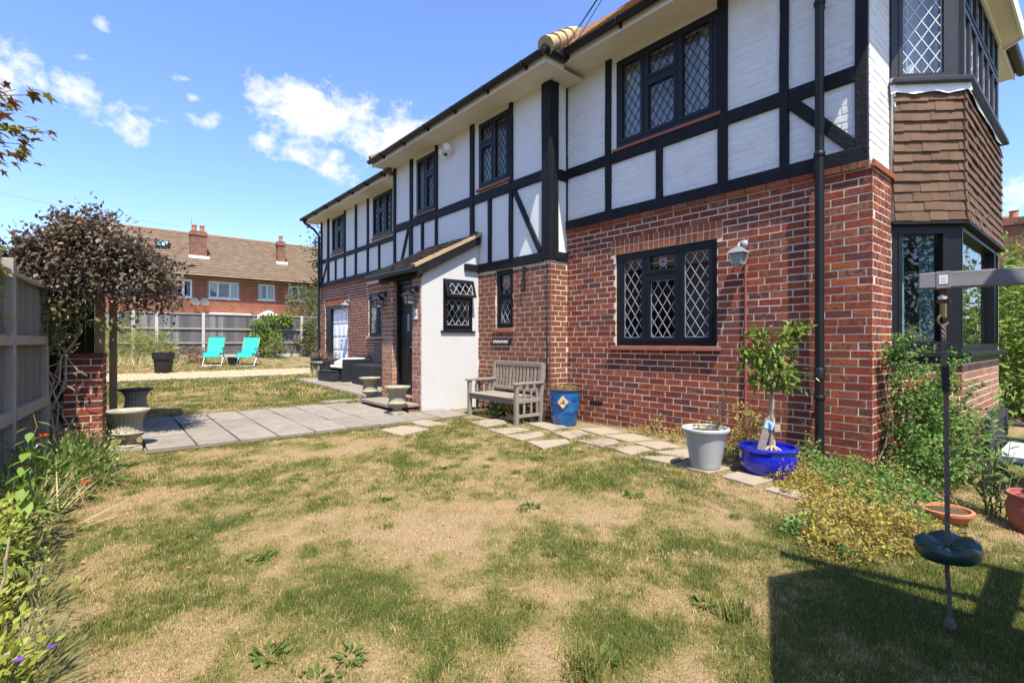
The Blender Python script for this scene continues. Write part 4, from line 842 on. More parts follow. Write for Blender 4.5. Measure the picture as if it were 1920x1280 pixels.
# bay room: back, floor, ceiling
OUT = [(5.75,1.6), (6.06,1.56), (6.52,1.06), (8.86,1.06), (9.3,1.6), (9.3,3.6), (5.75,3.6)]
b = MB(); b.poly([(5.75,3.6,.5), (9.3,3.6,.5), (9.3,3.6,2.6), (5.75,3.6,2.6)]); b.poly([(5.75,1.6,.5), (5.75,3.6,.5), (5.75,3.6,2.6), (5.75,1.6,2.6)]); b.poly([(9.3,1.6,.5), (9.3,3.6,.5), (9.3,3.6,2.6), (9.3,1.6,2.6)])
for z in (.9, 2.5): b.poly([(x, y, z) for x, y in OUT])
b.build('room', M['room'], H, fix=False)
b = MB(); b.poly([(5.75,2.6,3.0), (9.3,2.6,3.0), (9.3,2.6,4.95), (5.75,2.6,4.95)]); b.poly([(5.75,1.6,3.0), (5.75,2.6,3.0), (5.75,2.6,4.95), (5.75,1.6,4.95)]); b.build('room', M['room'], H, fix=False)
curtain(FC, .09, .26, 3.68, 4.94, -.16, M['curtain_w'], H, amp=.02, wl=.06); curtain(FC, .05, .55, 3.68, 4.94, -.24, M['blind'], H, amp=.006, wl=.2); curtain(FF, .02, FFL-.02, 3.69, 4.94, -.27, M['blind'], H, amp=.006, wl=.2)
for i in range(7): curtain(FF, .08+i*.34, .22+i*.34, 3.70, 4.9, -.2, M['curtain_w'], H, amp=.012, wl=.05)
wall(FC, 0, BL, 2.31, 3.66, [], M['mortar'], th=.1, name='bay_wall'); wall(FF, 0, FFL, 2.31, 3.66, [], M['mortar'], th=.1, name='bay_wall')
hm = {}; TL = MB(FF)
for row in range(13):
    z = 2.315+row*.0975; fl = .022*max(0, 1-row/3)
    for F_, Ln in ((FC, BL), (FF, FFL)):
        ext = .035+fl*.4; a = -.0-(random.uniform(.06, .11) if row % 2 else 0.)
        if F_ is FF: a = -ext-(.08 if row % 2 else 0)
        while a < Ln+ext:
            wv = random.choice((.165, .165, .165, .17, .15)); x0, x1 = max(a, 0. if F_ is FC else -ext), min(a+wv, Ln+ext); wd = round((x1-x0)/.005)*.005
            if x1-x0 > .03:
                n_ = .040+fl+random.uniform(-.003, .004); sag = random.uniform(-.005, .005)
                if F_ is FF and x0 > 1.3:
                    i = len(TL.v)
                    for (x, nv, zz) in ((x0+.001, n_, z), (x1-.001, n_, z), (x1-.001, .018+fl*.8, z+.125), (x0+.001, .018+fl*.8, z+.125), (x0+.001, n_-.014, z), (x1-.001, n_-.014, z)): TL.P(x, nv, zz)
                    TL.f += [(i,i+1,i+2,i+3), (i+4,i+5,i+1,i), (i,i+3,i+4), (i+1,i+5,i+2)]
                else:
                    key = (wd, row % 4)
                    if key not in hm:
                        t = MB(); e = lambda: random.uniform(-.0025, .0025)
                        for (x, y, zz) in ((-wd/2+.001, 0, 0), (wd/2-.001, 0, 0), (wd/2-.001, -.022, .125), (-wd/2+.001, -.022, .125), (-wd/2+.001, -.014, 0), (wd/2-.001, -.014, 0)): t.P(x, y+e()*.5, zz+e())
                        t.f += [(0,1,2,3), (4,5,1,0), (0,3,4), (1,5,2)]; hm[key] = t.mesh('hung_tile', M['hung'])
                    o = bpy.data.objects.new('hung_tile', hm[key]); link(o, H)
                    d_ = F_.d if F_.d.cross(F_.n).z > 0 else -F_.d
                    o.matrix_basis = Matrix.Translation(F_((x0+x1)/2, n_, z+sag)) @ Matrix(((d_.x, F_.n.x, 0, 0), (d_.y, F_.n.y, 0, 0), (0, 0, 1, 0), (0, 0, 0, 1))) @ Matrix.Rotation(random.uniform(-.012, .012), 4, 'Y')
            a += wv
o = TL.build('hung_tiles', M['hung'], H, fix=False); o['kind'] = 'stuff'
for F_, Ln in ((FC, BL), (FF, FFL)):
    MB(F_).box(-.02, Ln+.03, -.05, .06, 2.285, 2.312).build('soffit', M['timber'], H)
    b = MB(F_); k = 14; top = []; bot = []
    for i in range(k+1):
        a = -.04+(Ln+.10)*i/k if F_ is FC else -.02+(Ln+.05)*i/k
        top.append(b.P(a, .035, 3.645)); bot.append(b.P(a, .055+.006*math.sin(i*1.7), 3.555+.012*math.sin(i*1.1)+random.uniform(-.006, .006)))
    b.f += [(top[i], top[i+1], bot[i+1], bot[i]) for i in range(k)]; b.build('flashing', M['flashing'], H, smooth=True, fix=False)
    MB(F_).box(-.03, Ln+.045, -.05, .095, 3.645, 3.69).build('sill', M['grey_frame'], H, bevel=.005)
fl_ = MB(FB); fl_.prism([(5.955, 3.70), (5.99, 3.66), (6.01, 3.60), (6.045, 2.85), (6.03, 2.30), (6.07, 2.30), (6.09, 3.6), (6.07, 3.70)], .0, .035); fl_.build('flashing', M['flashing'], H, bevel=.008)
window(FC, .0, BL, 3.69, 4.97, -.06, [(.075, .50, 3.74, 4.93)], mat=M['grey_frame'], sash=.025, lead=('lead_w', .128, .175, .009), room=0)
window(FF, .004, FFL, 3.69, 4.97, -.06, [(.06+i*.38+.0, .06+i*.38+.33, r0, r1) for i in range(6) for r0, r1 in ((3.74, 4.42), (4.50, 4.88))], mat=M['grey_frame'], sash=.02, lead=('lead_w', .11, .16, .007), room=0)
MB().box(CX-.02, CX+.05, CY-.02, CY+.05, 3.69, 4.97).build('corner_post', M['grey_frame'], H)
# bay roof: frieze, soffit and fascia carried round the canted front
def ring(e): k = e*math.tan(R(22.5)); return [FC(-.15, e, 0), FC(BL+k, e, 0), FF(FFL+k, e, 0), FC2(BL+.1, e, 0)]
def band(name, e0, e1, z0, z1, mat):
    A, B = ring(e0), ring(e1); b = MB(); i = [[b.P(p.x, p.y, z) for p in q] for q in (A, B) for z in (z0, z1)]
    for k in range(3):
        for u, v in ((i[0], i[1]), (i[2], i[3]), (i[0], i[2]), (i[1], i[3])): b.f.append((u[k], u[k+1], v[k+1], v[k]))
    return b.build(name, mat, H, fix=False)
band('frieze', -.05, .03, 4.90, 5.0, M['white_frame']); band('soffit', .03, .20, 4.98, 5.0, M['soffit']); band('fascia', .20, .225, 4.955, 5.13, M['white_frame'])
b = MB(); A = ring(.22); c = [b.P(p.x, p.y, 5.13) for p in A]; t = [b.P(7.2, 2.6, 6.3), b.P(8.3, 2.6, 6.3)]; b.f += [(c[0], c[1], t[0]), (c[1], c[2], t[1], t[0]), (c[2], c[3], t[1])]; b.build('bay_roof', M['tile'], H, fix=False)
lay_bricks(H, BRICKS, 300)
# ------------------------------------------------------------------ fittings on the house walls
def lantern(loc, n, label, body, glassm, s=1., group='outdoor wall lanterns', style='carriage'):
    """loc on the wall, n outward direction; the lamp hangs from a short arm"""
    L_ = root('wall_lantern', loc, label, 'wall lantern', group); n = Vector(n); p = Vector((-n.y, n.x, 0)); F = lambda a, b, z: n*b*s+p*a*s+Vector((0, 0, z*s))
    b = MB(); b.lathe([(.0, 0), (.045*s, 0), (.05*s, .012*s), (.03*s, .03*s), (0, .035*s)], seg=16); o = b.build('back_plate', body, L_, world=False, smooth=True)
    o.matrix_basis = n.to_track_quat('Z', 'Y').to_matrix().to_4x4()
    b = MB(F); b.tube([(0, .02, 0), (0, .07, .015), (0, .11, .0), (0, .125, -.03)], .011*s, 8); b.build('arm', body, L_, world=False, smooth=True)
    c = (0, .125, 0); r = MB(F); 
    def ring4(z, h, k): return [k.P(dx*h, .125+dy*h, z) for dx, dy in ((-1,-1),(1,-1),(1,1),(-1,1))]
    for (z0, h0, z1, h1) in ((-.105, .088, -.07, .06), (-.07, .06, -.04, .022)):
        a, bb = ring4(z0, h0, r), ring4(z1, h1, r); r.f += [(a[i], a[(i+1) % 4], bb[(i+1) % 4], bb[i]) for i in range(4)]
        if z0 == -.105: r.f.append(tuple(a))
        else: r.f.append(tuple(bb))
    r.lathe([(.018, -.04), (.022, -.03), (.012, -.018), (0, -.012)], (0, .125, 0), 10); r.build('hood', body, L_, world=False)
    fr = MB(F); t, bt = .064, .046
    for dx, dy in ((-1,-1),(1,-1),(1,1),(-1,1)): fr.beam((dx*t, .125+dy*t, -.105), (dx*bt, .125+dy*bt, -.225), .009*s, .009*s)
    for z, h in ((-.108, t), (-.222, bt), (-.165, (t+bt)/2)):
        if style != 'coach' and z == -.165: continue
        for (x0, y0), (x1, y1) in (((-1,-1),(1,-1)), ((1,-1),(1,1)), ((1,1),(-1,1)), ((-1,1),(-1,-1))): fr.beam((x0*h, .125+y0*h, z), (x1*h, .125+y1*h, z), .007*s, .007*s)
    fr.build('cage', body, L_, world=False)
    g = MB(F); a, bb = ring4(-.107, t-.004, g), ring4(-.222, bt-.004, g); g.f += [(a[i], a[(i+1) % 4], bb[(i+1) % 4], bb[i]) for i in range(4)]; g.build('pane', glassm, L_, world=False, fix=False)
    MB(F).lathe([(.0, -.2), (.022, -.185), (.026, -.155), (.014, -.125), (.012, -.11)], (0, .125, 0), 10).build('bulb', M['lamp_glass'], L_, world=False, smooth=True)
    MB(F).lathe([(.048, -.235), (.05, -.224), (.02, -.245), (0, -.25)], (0, .125, 0), 10).build('base', body, L_, world=False)
    return L_
lantern((5.392, 2.56, 2.19), (-1, 0, 0), 'silver carriage lantern on the red brick wall right of the big leaded window', M['silver'], M['lamp_glass'])
lantern((5.392, 13.33, 2.24), (-1, 0, 0), 'small silver lantern on the brick wall beside the white garage door', M['silver'], M['lamp_glass'], 1.05)
lantern((3.955, 7.07, 1.985), (-1, 0, 0), 'black square lantern on the brick pillar above the house number', M['black_metal'], M['lamp_glass'], 1.12, style='coach')
lantern((3.955, 8.17, 1.985), (-1, 0, 0), 'black square lantern on the left brick pillar of the porch', M['black_metal'], M['lamp_glass'], 1.12, style='coach')
t = root('electrical_conduit', (5.39, 2.56, 0), 'thin rusty red pipe running up the brick wall to the lantern', 'pipe')
MB().tube([(5.378, 2.535, -.1), (5.378, 2.535, 2.02)], .013, 8).build('tube', M['conduit'], t, smooth=True)
for z in (.5, 1.2, 1.8): MB(FA).box(2.515, 2.555, .0, .028, z-.01, z+.01).build('clip', M['conduit'], t)
def text(body, size, mat, parent, F, a, z, n, flip=-1, depth=.002):
    cu = bpy.data.curves.new('lettering', 'FONT'); cu.body = body; cu.size = size; cu.align_x = 'CENTER'; cu.align_y = 'CENTER'; cu.extrude = depth; cu.resolution_u = 3
    cu.materials.append(mat); o = bpy.data.objects.new('lettering', cu); link(o, parent)
    d = F.d*flip; p = F(a, n, z); nn = F.n; me = bpy.data.meshes.new_from_object(o); bpy.data.objects.remove(o); me.materials.clear(); me.materials.append(mat); o = bpy.data.objects.new('lettering', me); link(o, parent)
    o.matrix_basis = Matrix.Translation(p) @ Matrix(((d.x, 0, nn.x, 0), (d.y, 0, nn.y, 0), (d.z, 1, nn.z, 0), (0, 0, 0, 1))); return o
sg = root('name_sign', (5.05, 6.3, 1.14), 'black house name plate reading SPRINGHURST under the small stained glass window', 'sign')
MB(FM).box(6.07, 6.545, .008, .024, 1.10, 1.185).build('plate', M['black'], sg, bevel=.003); text('SPRINGHURST', .062, M['sign_white'], sg, FM, 6.307, 1.143, .0255)
nb = root('house_number', (3.95, 7.1, 1.57), 'small white ceramic tile with the number 24 on the porch pillar', 'sign')
MB(FP).box(7.05, 7.145, .008, .02, 1.50, 1.655).build('tile', M['num_tile'], nb, bevel=.003); text('24', .10, M['num_blue'], nb, FP, 7.098, 1.578, .0215)
sl_ = root('security_light', (5.04, 7.78, 4.65), 'white twin security floodlight high on the white wall between two windows', 'light')
b = MB(FM); b.box(7.74, 7.83, -.01, .05, 4.60, 4.72); b.build('back_box', M['white_plastic'], sl_, bevel=.01)
for dy, dz in ((-.05, .02), (.10, -.03)):
    b = MB(); b.lathe([(.02, 0), (.05, .02), (.065, .07), (.06, .075), (0, .068)], seg=16); o = b.build('lamp_head', M['white_plastic'], sl_, world=False, smooth=True)
    o.matrix_basis = Matrix.Translation((-.08, dy, dz)) @ Vector((-.8, .35 if dy > 0 else -.5, -.35)).to_track_quat('Z', 'Y').to_matrix().to_4x4()
b = MB(); b.lathe([(0, -.05), (.03, -.04), (.032, 0), (0, .0)], seg=12); o = b.build('sensor', M['black_plastic'], sl_, world=False, smooth=True); o.location = (-.08, .03, -.08)
for dy, dz in ((0, .02), (.02, .1), (-.03, .22)):
    c = root('overhead_cable', (4.93, 5.1, 5.0), 'black cable strung from the eaves corner out over the garden', 'cable', 'overhead cables from the eaves')
    e = Vector((4.93-8.8, 5.1-19.2, 5.15+dz*8)); s0 = Vector((4.95+dy, 5.05+dy*3-dz*1.3, 5.02))
    MB().tube([tuple(s0.lerp(e, k/16)-Vector((0, 0, 1.0*(k/16)*(1-k/16)))) for k in range(17)], .0045, 5).build('strand', M['cable'], c)
    if dz > .05: c['label'] = 'black cable strung from the eaves, its foot %s' % ('second from the roof corner' if dz < .2 else 'highest up on the gutter')
# ------------------------------------------------------------------ paths and paving
def slab(parent, pts, z, th, mat, name='paving_slab', jit=.006):
    b = MB(); n = len(pts); tl = (random.uniform(-.012, .012), random.uniform(-.012, .012)); cx = sum(p[0] for p in pts)/n; cy = sum(p[1] for p in pts)/n
    P = [(x+random.uniform(-jit, jit), y+random.uniform(-jit, jit)) for x, y in pts]
    A = [b.P(x, y, g1(x, y)+z-th) for x, y in P]; B = [b.P(x, y, g1(x, y)+z+tl[0]*(x-cx)+tl[1]*(y-cy)) for x, y in P]
    b.f += [tuple(reversed(A)), tuple(B)] + [(A[i], A[(i+1) % n], B[(i+1) % n], B[i]) for i in range(n)]
    return b.build(name, mat, parent, bevel=.007)
def sheet(name, x0, x1, y0, y1, z, mat, nx=6, ny=6):
    b = MB(); g = [[b.P(x, y, g1(x, y)+z) for y in np.linspace(y0, y1, ny+1)] for x in np.linspace(x0, x1, nx+1)]
    b.f += [(g[i][j], g[i+1][j], g[i+1][j+1], g[i][j+1]) for i in range(nx) for j in range(ny)]
    o = b.build(name, mat, fix=False); o['kind'] = 'structure'; return o
pth = sheet('path', .42, 3.95, 6.16, 8.38, .016, M['sand'], 12, 8); PATHS.append((.40, 3.97, 6.14, 8.40))
xs = [.43, .86, 1.255, 1.66, 2.075, 2.49, 2.905, 3.32]
for i in range(7):
    ys = [6.17, 6.88, 7.62, 8.37]
    for j in range(3):
        slab(pth, [(xs[i]+.008, ys[j]+.006), (xs[i+1]-.008, ys[j]+.006), (xs[i+1]-.008, ys[j+1]-.006), (xs[i]+.008, ys[j+1]-.006)], .05, .06, M['slab'])
for q in ([(3.33,6.3),(3.85,6.28),(3.84,6.9),(3.34,6.92)], [(3.34,6.95),(3.53,6.95),(3.53,7.6),(3.34,7.6)], [(3.34,7.63),(3.53,7.63),(3.53,8.3),(3.34,8.3)], [(3.88,6.2),(4.35,6.25),(4.33,6.9),(3.88,6.9)]): slab(pth, q, .035, .05, M['slab'])
pat = sheet('patio', 3.98, 5.38, 8.7, 13.4, .012, M['sand'], 6, 20); PATHS.append((3.95, 5.4, 8.6, 13.6))
for i in range(10):
    for j in range(3): 
        x0, y0 = 4.02+j*.46, 8.75+i*.46; slab(pat, [(x0, y0), (x0+.44, y0), (x0+.44, y0+.44), (x0, y0+.44)], .04, .05, M['slab'])
for q in ([(3.05,8.62),(3.62,8.66),(3.60,8.95),(3.06,8.92)], [(3.62,8.45),(3.98,8.47),(3.98,8.9),(3.66,8.9)]): slab(pat, q, .03, .05, M['slab'])
b = MB(); ys_ = np.linspace(2.0, 6.3, 60); A = [b.P(4.30+.16*math.sin(y*5)+.13*math.sin(y*13)+(.1 if y > 5 else 0), y, g1(4.5, y)+.003) for y in ys_]; B = [b.P(5.385, y, g1(5.2, y)+.004) for y in ys_]; b.f += [(A[i], B[i], B[i+1], A[i+1]) for i in range(59)]; stp = tag(b.build('stepping_path', M['sand'], fix=False), kind='structure')
SS = [[(2.86,5.46),(3.32,5.62),(3.16,6.05),(2.80,5.95)], [(3.40,5.83),(3.72,5.80),(3.62,6.25),(3.36,6.2)], [(4.05,5.78),(4.56,5.72),(4.40,5.36),(3.98,5.32)], [(3.93,5.2),(4.36,5.07),(4.30,4.80),(3.87,4.78)],
      [(3.82,4.71),(4.33,4.64),(4.22,4.42),(3.81,4.36)], [(3.80,4.28),(4.24,4.08),(4.13,3.92),(3.67,3.88)], [(4.42,4.48),(4.82,4.40),(4.70,4.14),(4.28,4.07)], [(4.29,3.97),(4.68,3.74),(4.56,3.57),(4.21,3.55)],
      [(4.27,3.51),(4.60,3.26),(4.48,3.12),(4.15,3.12)], [(4.14,3.02),(4.42,2.80),(4.39,2.68),(4.13,2.68)], [(4.45,3.05),(4.85,2.9),(4.8,2.45),(4.44,2.5)], [(4.12,2.62),(4.42,2.62),(4.4,2.2),(4.08,2.25)], [(3.98,1.74),(4.16,1.7),(4.14,1.46),(3.95,1.48)],
      [(4.62,5.22),(4.98,5.1),(4.86,4.65),(4.5,4.62)], [(4.9,5.9),(5.0,5.4),(4.65,5.35),(4.6,5.8)], [(4.07,2.12),(4.35,2.1),(4.3,1.8),(4.02,1.82)], [(4.86,4.45),(5.2,4.3),(5.12,3.95),(4.78,4.05)], [(4.76,3.95),(5.1,3.8),(5.0,3.45),(4.68,3.55)], [(4.66,3.45),(4.98,3.3),(4.9,3.0),(4.58,3.1)]]
for q in SS: slab(stp, q, .022, .05, M['slab_s'], 'stone_slab', .012)
grv = sheet('gravel_drive', -3, 9, 15.15, 17.25, .015, M['gravel'], 30, 8); PATHS.append((-3, 9, 15.1, 17.0))
n = 9000; X = RNG.uniform(.2, 6.2, n); Y = np.clip(RNG.normal(16.2, .5, n), 15.2, 17.3); s = RNG.uniform(.012, .03, n); P = np.stack([X, Y, gz(X, Y)+.02], 1)
off = np.array([[1,0,0],[-.5,.87,0],[-.5,-.87,0],[0,0,.8]]); V = (P[:, None]+off[None]*s[:, None, None]).reshape(-1, 3); i = np.arange(n)*4
o = npmesh('gravel', V, np.concatenate([np.stack([i, i+1, i+3], 1), np.stack([i+1, i+2, i+3], 1), np.stack([i+2, i, i+3], 1)], 0), M['gravel']); o['kind'] = 'stuff'
kb = sheet('kerb', .2, 5.8, 14.99, 15.11, .010, M['concrete'], 6, 1)
for k in range(9): slab(kb, [(.2+k*.62, 15.0), (.8+k*.62, 15.0), (.8+k*.62, 15.1), (.2+k*.62, 15.1)], .035, .1, M['concrete'], 'edging_stone')
build_grass()

# ------------------------------------------------------------------ fences
def feather_fence(p, q, label, top, nb, boardm, single, base=.15, rails=(.55, 1.12, 1.62), step=None, cap=True, postm='conc_post', posts=2, side=1, pw=.10, ptop=.06):
    p, q = Vector(p), Vector(q); d = (q-p); Ln = d.length; d = d.normalized(); nr = Vector((d.y, -d.x, 0))*side
    t = root('fence', (p.x, p.y, g1(p.x, p.y)), label, 'fence'); F = Fr((p.x, p.y, 0), d, nr); w = Ln/nb
    allb = MB(F)
    for i in range(nb):
        a0 = i*w; zb = g1(*(F(a0, 0, 0).to_2d())); h = top+random.uniform(-.008, .008); x1 = a0+w+.012
        b = MB(F) if single else allb
        i0 = len(b.v); 
        for (a, n) in ((a0, .014), (x1, -.004), (x1, -.010), (a0, -.010)): b.P(a, n, zb+base)
        for (a, n) in ((a0, .014), (x1, -.004), (x1, -.010), (a0, -.010)): b.P(a, n, zb+h)
        b.f += [(i0, i0+1, i0+5, i0+4), (i0+1, i0+2, i0+6, i0+5), (i0+2, i0+3, i0+7, i0+6), (i0+3, i0, i0+4, i0+7), (i0+4, i0+5, i0+6, i0+7), (i0+3, i0+2, i0+1, i0)]
        if single: b.build('board', boardm, t)
    if not single: allb.build('board_panel', boardm, t, fix=False)['kind'] = 'stuff'
    return t, F, Ln, d, nr
lf, F, Ln, d, nr = feather_fence((-.492, 5.53, 0), (-.375, 6.72, 0), 'weathered brown board fence with grey rails at the left edge of the lawn', 1.66, 17, M['fence_brown'], True, side=1)
nr = F.n
for z0, z1, n in ((.53, .62, .06), (1.12, 1.20, .05)): MB(F).prism([(0, z0), (Ln, z0), (Ln, z1), (0, z1)], .009, n).build('rail', M['rail_grey'], lf, bevel=.006)
MB(F).box(-.02, Ln, -.035, .045, 1.665, 1.70, .004).build('capping', M['rail_grey'], lf, bevel=.005); MB(F).box(0, Ln, -.02, .02, -.05, .15).build('gravel_board', M['conc_post'], lf)
for a in (-.06, Ln+.05): b = MB(F); b.box(a-.045, a+.045, -.05, .05, -.2, 1.79 if a < 0 else 1.7); b.build('post', M['rail_grey'], lf, bevel=.006)
lf2, F, Ln, d, nr = feather_fence((-.70, 3.4, 0), (-.505, 5.42, 0), 'brown board fence bay running out of the picture behind the left border', 1.66, 22, M['fence_brown'], True, side=1)
for z0, z1, n in ((.53, .62, .06), (1.12, 1.20, .05)): MB(F).prism([(0, z0), (Ln, z0), (Ln, z1), (0, z1)], .009, n).build('rail', M['rail_grey'], lf2, bevel=.006)
MB(F).box(0, Ln-.02, -.035, .045, 1.665, 1.70).build('capping', M['rail_grey'], lf2)
for p, q, lab in (((-1.25, -3.0, 0), (-.715, 3.3, 0), 'brown board fence continuing beside the viewer out of the picture'), ((-.30, 8.75, 0), (-.25, 23.9, 0), 'plain board fence running on beyond the gate porch to the back fence')):
    lf3, F, Ln, d, nr = feather_fence(p, q, lab, 1.62, int(abs(q[1]-p[1])/.09), M['fence_grey'], False, side=1)
    a = 0.
    while a < Ln: MB(F).box(a-.045, a+.045, -.05, .05, -.2, 1.70+g1(p[0], p[1]+a)).build('post', M['rail_grey'], lf3, bevel=.006); a += 1.9
# back fence, bays between concrete posts
bf = root('fence', (1, 24, g1(1, 24)), 'long grey board fence with pale concrete posts across the far end of the garden', 'fence')
FBk = Fr((0, 24.0, 0), (1, 0, 0), (0, -1, 0)); zb = g1(3, 24); tb = zb+1.80
px = [-2.0, .1, 1.24, 1.98, 3.55, 5.62, 7.45, 9.4]
for i, a in enumerate(px):
    MB(FBk).box(a-.055, a+.055, -.06, .055, zb-.4, tb+.05).build('post', M['conc_post'], bf, bevel=.012)
for a0, a1 in zip(px, px[1:]):
    A0, A1 = a0+.06, a1-.06; b = MB(FBk); a = A0; 
    while a < A1: x1 = min(a+.10, A1); i0 = len(b.v); [b.P(x, n, z+random.uniform(-.006, .006)) for z in (zb+.14, tb-.02) for x, n in ((a, .012), (x1, -.004), (x1, -.012), (a, -.012))]; b.f += [(i0,i0+1,i0+5,i0+4), (i0+1,i0+2,i0+6,i0+5), (i0+4,i0+5,i0+6,i0+7), (i0+3,i0,i0+4,i0+7)]; a += .095
    b.build('board_panel', M['fence_grey'], bf, fix=False)['kind'] = 'stuff'
    MB(FBk).box(A0, A1, -.03, .035, tb-.02, tb+.03).build('capping', M['rail_grey'], bf)
    for z in (zb+.62, zb+1.20): MB(FBk).prism([(A0, z-.03), (A1, z-.03), (A1, z+.035), (A0, z+.035)], .013, .05).build('rail', M['rail_grey'], bf)
    MB(FBk).box(A0, A1, -.025, .02, zb-.3, zb+.14).build('gravel_board', M['conc_post'], bf)
# ------------------------------------------------------------------ lychgate with its climber
LR = R(-6.5); LX = Vector((math.cos(LR), math.sin(LR), 0)); LYv = Vector((-LX.y, LX.x, 0)); LO = Vector((-.06, 6.98, 0))
FL_ = Fr(LO, LX, -LYv); lg = root('lychgate', tuple(LO), 'small timber gate porch on a brick pier, smothered in a bronze climber', 'gate porch')
BRICKS = []; z9 = .97
def boxwall(o, w, dpt, z0, z1):
    b = MB(FL_); b.box(o-w/2, o+w/2, -dpt, 0, z0, z1); pr_ = b.build('pier', M['mortar'], lg)
    for FF_, a0, a1 in ((FL_, o-w/2, o+w/2), (Fr(FL_(o+w/2, 0, 0), LYv, LX), 0, dpt), (Fr(FL_(o-w/2, 0, 0), LYv, -LX), 0, dpt)): bond(FF_, a0, a1, z0, z1, [], 'brick', n=.001, zref=z1 % .075)
    return pr_
boxwall(.0, .315, .33, -.1, z9); lay_bricks(lg, BRICKS, 120)
b = MB(FL_); b.box(-.17, .17, -.34, .012, z9, z9+.05); b.build('coping', M['brick'], lg, bevel=.01)
for a, n, z0 in ((.115, -.26, z9+.05), (-.5, -.1, 0), (.12, -1.5, 0), (-.5, -1.5, 0)): MB(FL_).box(a-.04, a+.04, n-.04, n+.04, z0, 1.92).build('post', M['oldwood'], lg, bevel=.006)
MB(FL_).beam((-.46, .02, .15), (-.34, -.05, 1.55), .09, .06).build('brace', M['oldwood'], lg); MB(FL_).beam((-.52, 0, 1.30), (-.2, 0, 1.30), .07, .05).build('rail', M['oldwood'], lg)
MB(FL_).beam((-.30, .05, .3), (-.44, -.05, 1.5), .07, .05).build('brace', M['oldwood'], lg)
for i in range(6): MB(FL_).box(-.52+i*.092, -.52+i*.092+.088, -1.46, -1.44, .12, 1.95).build('board', M['darkwood'], lg)
for i in range(8): MB(FL_).box(-.545, -.525, -1.44+i*.17, -1.44+i*.17+.165, .12, 1.9).build('board', M['darkwood'], lg)
for sgn in (-1, 1):
    b = MB(FL_); A = [(0, .22, 2.34), (sgn*.60, .22, 1.875), (sgn*.60, -1.75, 1.875), (0, -1.75, 2.34)]; b.poly(A); b.poly([(x, n, z-.03) for x, n, z in A]); b.build('roof', M['tile'], lg, fix=False)
    o = tiles(FL_(sgn*.60, .22 if sgn > 0 else .22, 1.885), LYv, (LX*(-sgn)*.79+Vector((0, 0, .613))), 1.97, .75, M['sill'], parent=lg)
    MB(FL_).beam((0, .235, 2.32), (sgn*.62, .235, 1.85), .03, .10).build('barge_board', M['sill'], lg)
    MB(FL_).beam((sgn*.52, .2, 1.90), (sgn*.52, -1.7, 1.90), .07, .07).build('wall_plate', M['oldwood'], lg)
MB(FL_).tube([(0, .24, 2.37), (0, -1.76, 2.37)], .055, 8).build('ridge_tiles', M['sill'], lg, smooth=True)
cl = root('climbing_plant', tuple(FL_(-.3, .15, 0)), 'bronze purple leaved climber heaped over the roof of the garden gate porch', 'climber')
def vine():
    P, D = [], []
    rr = RNG
    for k in range(170):                                    # clumps on the roof slopes, hanging at the eaves
        sgn = rr.choice([-1, 1]); t = rr.random()**.8; yb = rr.uniform(-1.55, .32); h = -.02+.15*rr.random()*(1-t*.5)+(.02 if t < .4 else 0); a = sgn*t*.66; z = 2.33-.77*abs(a)+h-(.25*rr.random() if t > .85 else 0)
        c = np.array(FL_(a+.06, yb, z)); n = 62; o = rr.normal(0, .095, (n, 3)); P.append(c+o); D.append(o+np.array([0, 0, .05]))
    for k in range(95):                                    # the front gable, hanging down over the opening and the fence end
        a = rr.uniform(-.72, .62); z = rr.uniform(1.55, 2.20-.62*abs(a)); z = max(z, 1.52+.25*(abs(a-.1) > .45)); c = np.array(FL_(a, .27+rr.uniform(-.05, .12), z)); n = 45; o = rr.normal(0, .07, (n, 3)); P.append(c+o); D.append(o+np.array([0, 0, -.04]))
    for k in range(70):                                     # along the barge boards
        a = rr.uniform(-.64, .64); c = np.array(FL_(a, .27+rr.uniform(0, .05), 2.30-.75*abs(a)+rr.uniform(-.05, .08))); n = 34; o = rr.normal(0, .06, (n, 3)); P.append(c+o); D.append(o+np.array([0, 0, .02]))
    G, E = [], []
    for k in range(75):                                     # greener growth low on the near gable
        c = np.array(FL_(rr.normal(-.22, .20), .24+rr.normal(0, .04), rr.uniform(1.15, 1.85))); n = 22; o = rr.normal(0, .06, (n, 3)); G.append(c+o); E.append(o+np.array([0, 0, -.03]))
    return np.concatenate(P), np.concatenate(D), np.concatenate(G), np.concatenate(E)
P, D, G_, E_ = vine(); foliage('green_leaves', G_, E_, .055, M['lf_olive'], cl, width=.6, droop=.5); foliage('leaves', P, D, .056, M['lf_vine'], cl, width=.6, droop=.5)
for k in range(30):                                         # trailing shoots
    a = random.uniform(.25, .62) if k % 2 else random.uniform(-.6, .5); y = random.uniform(-.3, .34); up_ = k % 3 == 0
    p0 = Vector(FL_(a, y, 2.3-.75*abs(a)+.1)); dv = Vector((random.uniform(.1, .5) if a > 0 else random.uniform(-.4, .1), random.uniform(-.1, .2), .25 if up_ else -.1)); pts = []
    for q in range(7): pts.append(tuple(p0)); p0 = p0+dv*.13; dv.z -= .16 if not up_ else .07; dv += Vector((random.uniform(-.1, .1), random.uniform(-.1, .1), 0))
    MB().tube(pts, .0035, 4).build('shoot', M['trunk'], cl, fix=False)
    pp = np.array([pts[i] for i in range(1, 7) for _ in range(9)])+RNG.normal(0, .03, (54, 3)); foliage('shoot_leaves', pp, RNG.normal(0, 1, (54, 3))-np.array([0, 0, .4]), .055, M['lf_vine'], cl, width=.6)
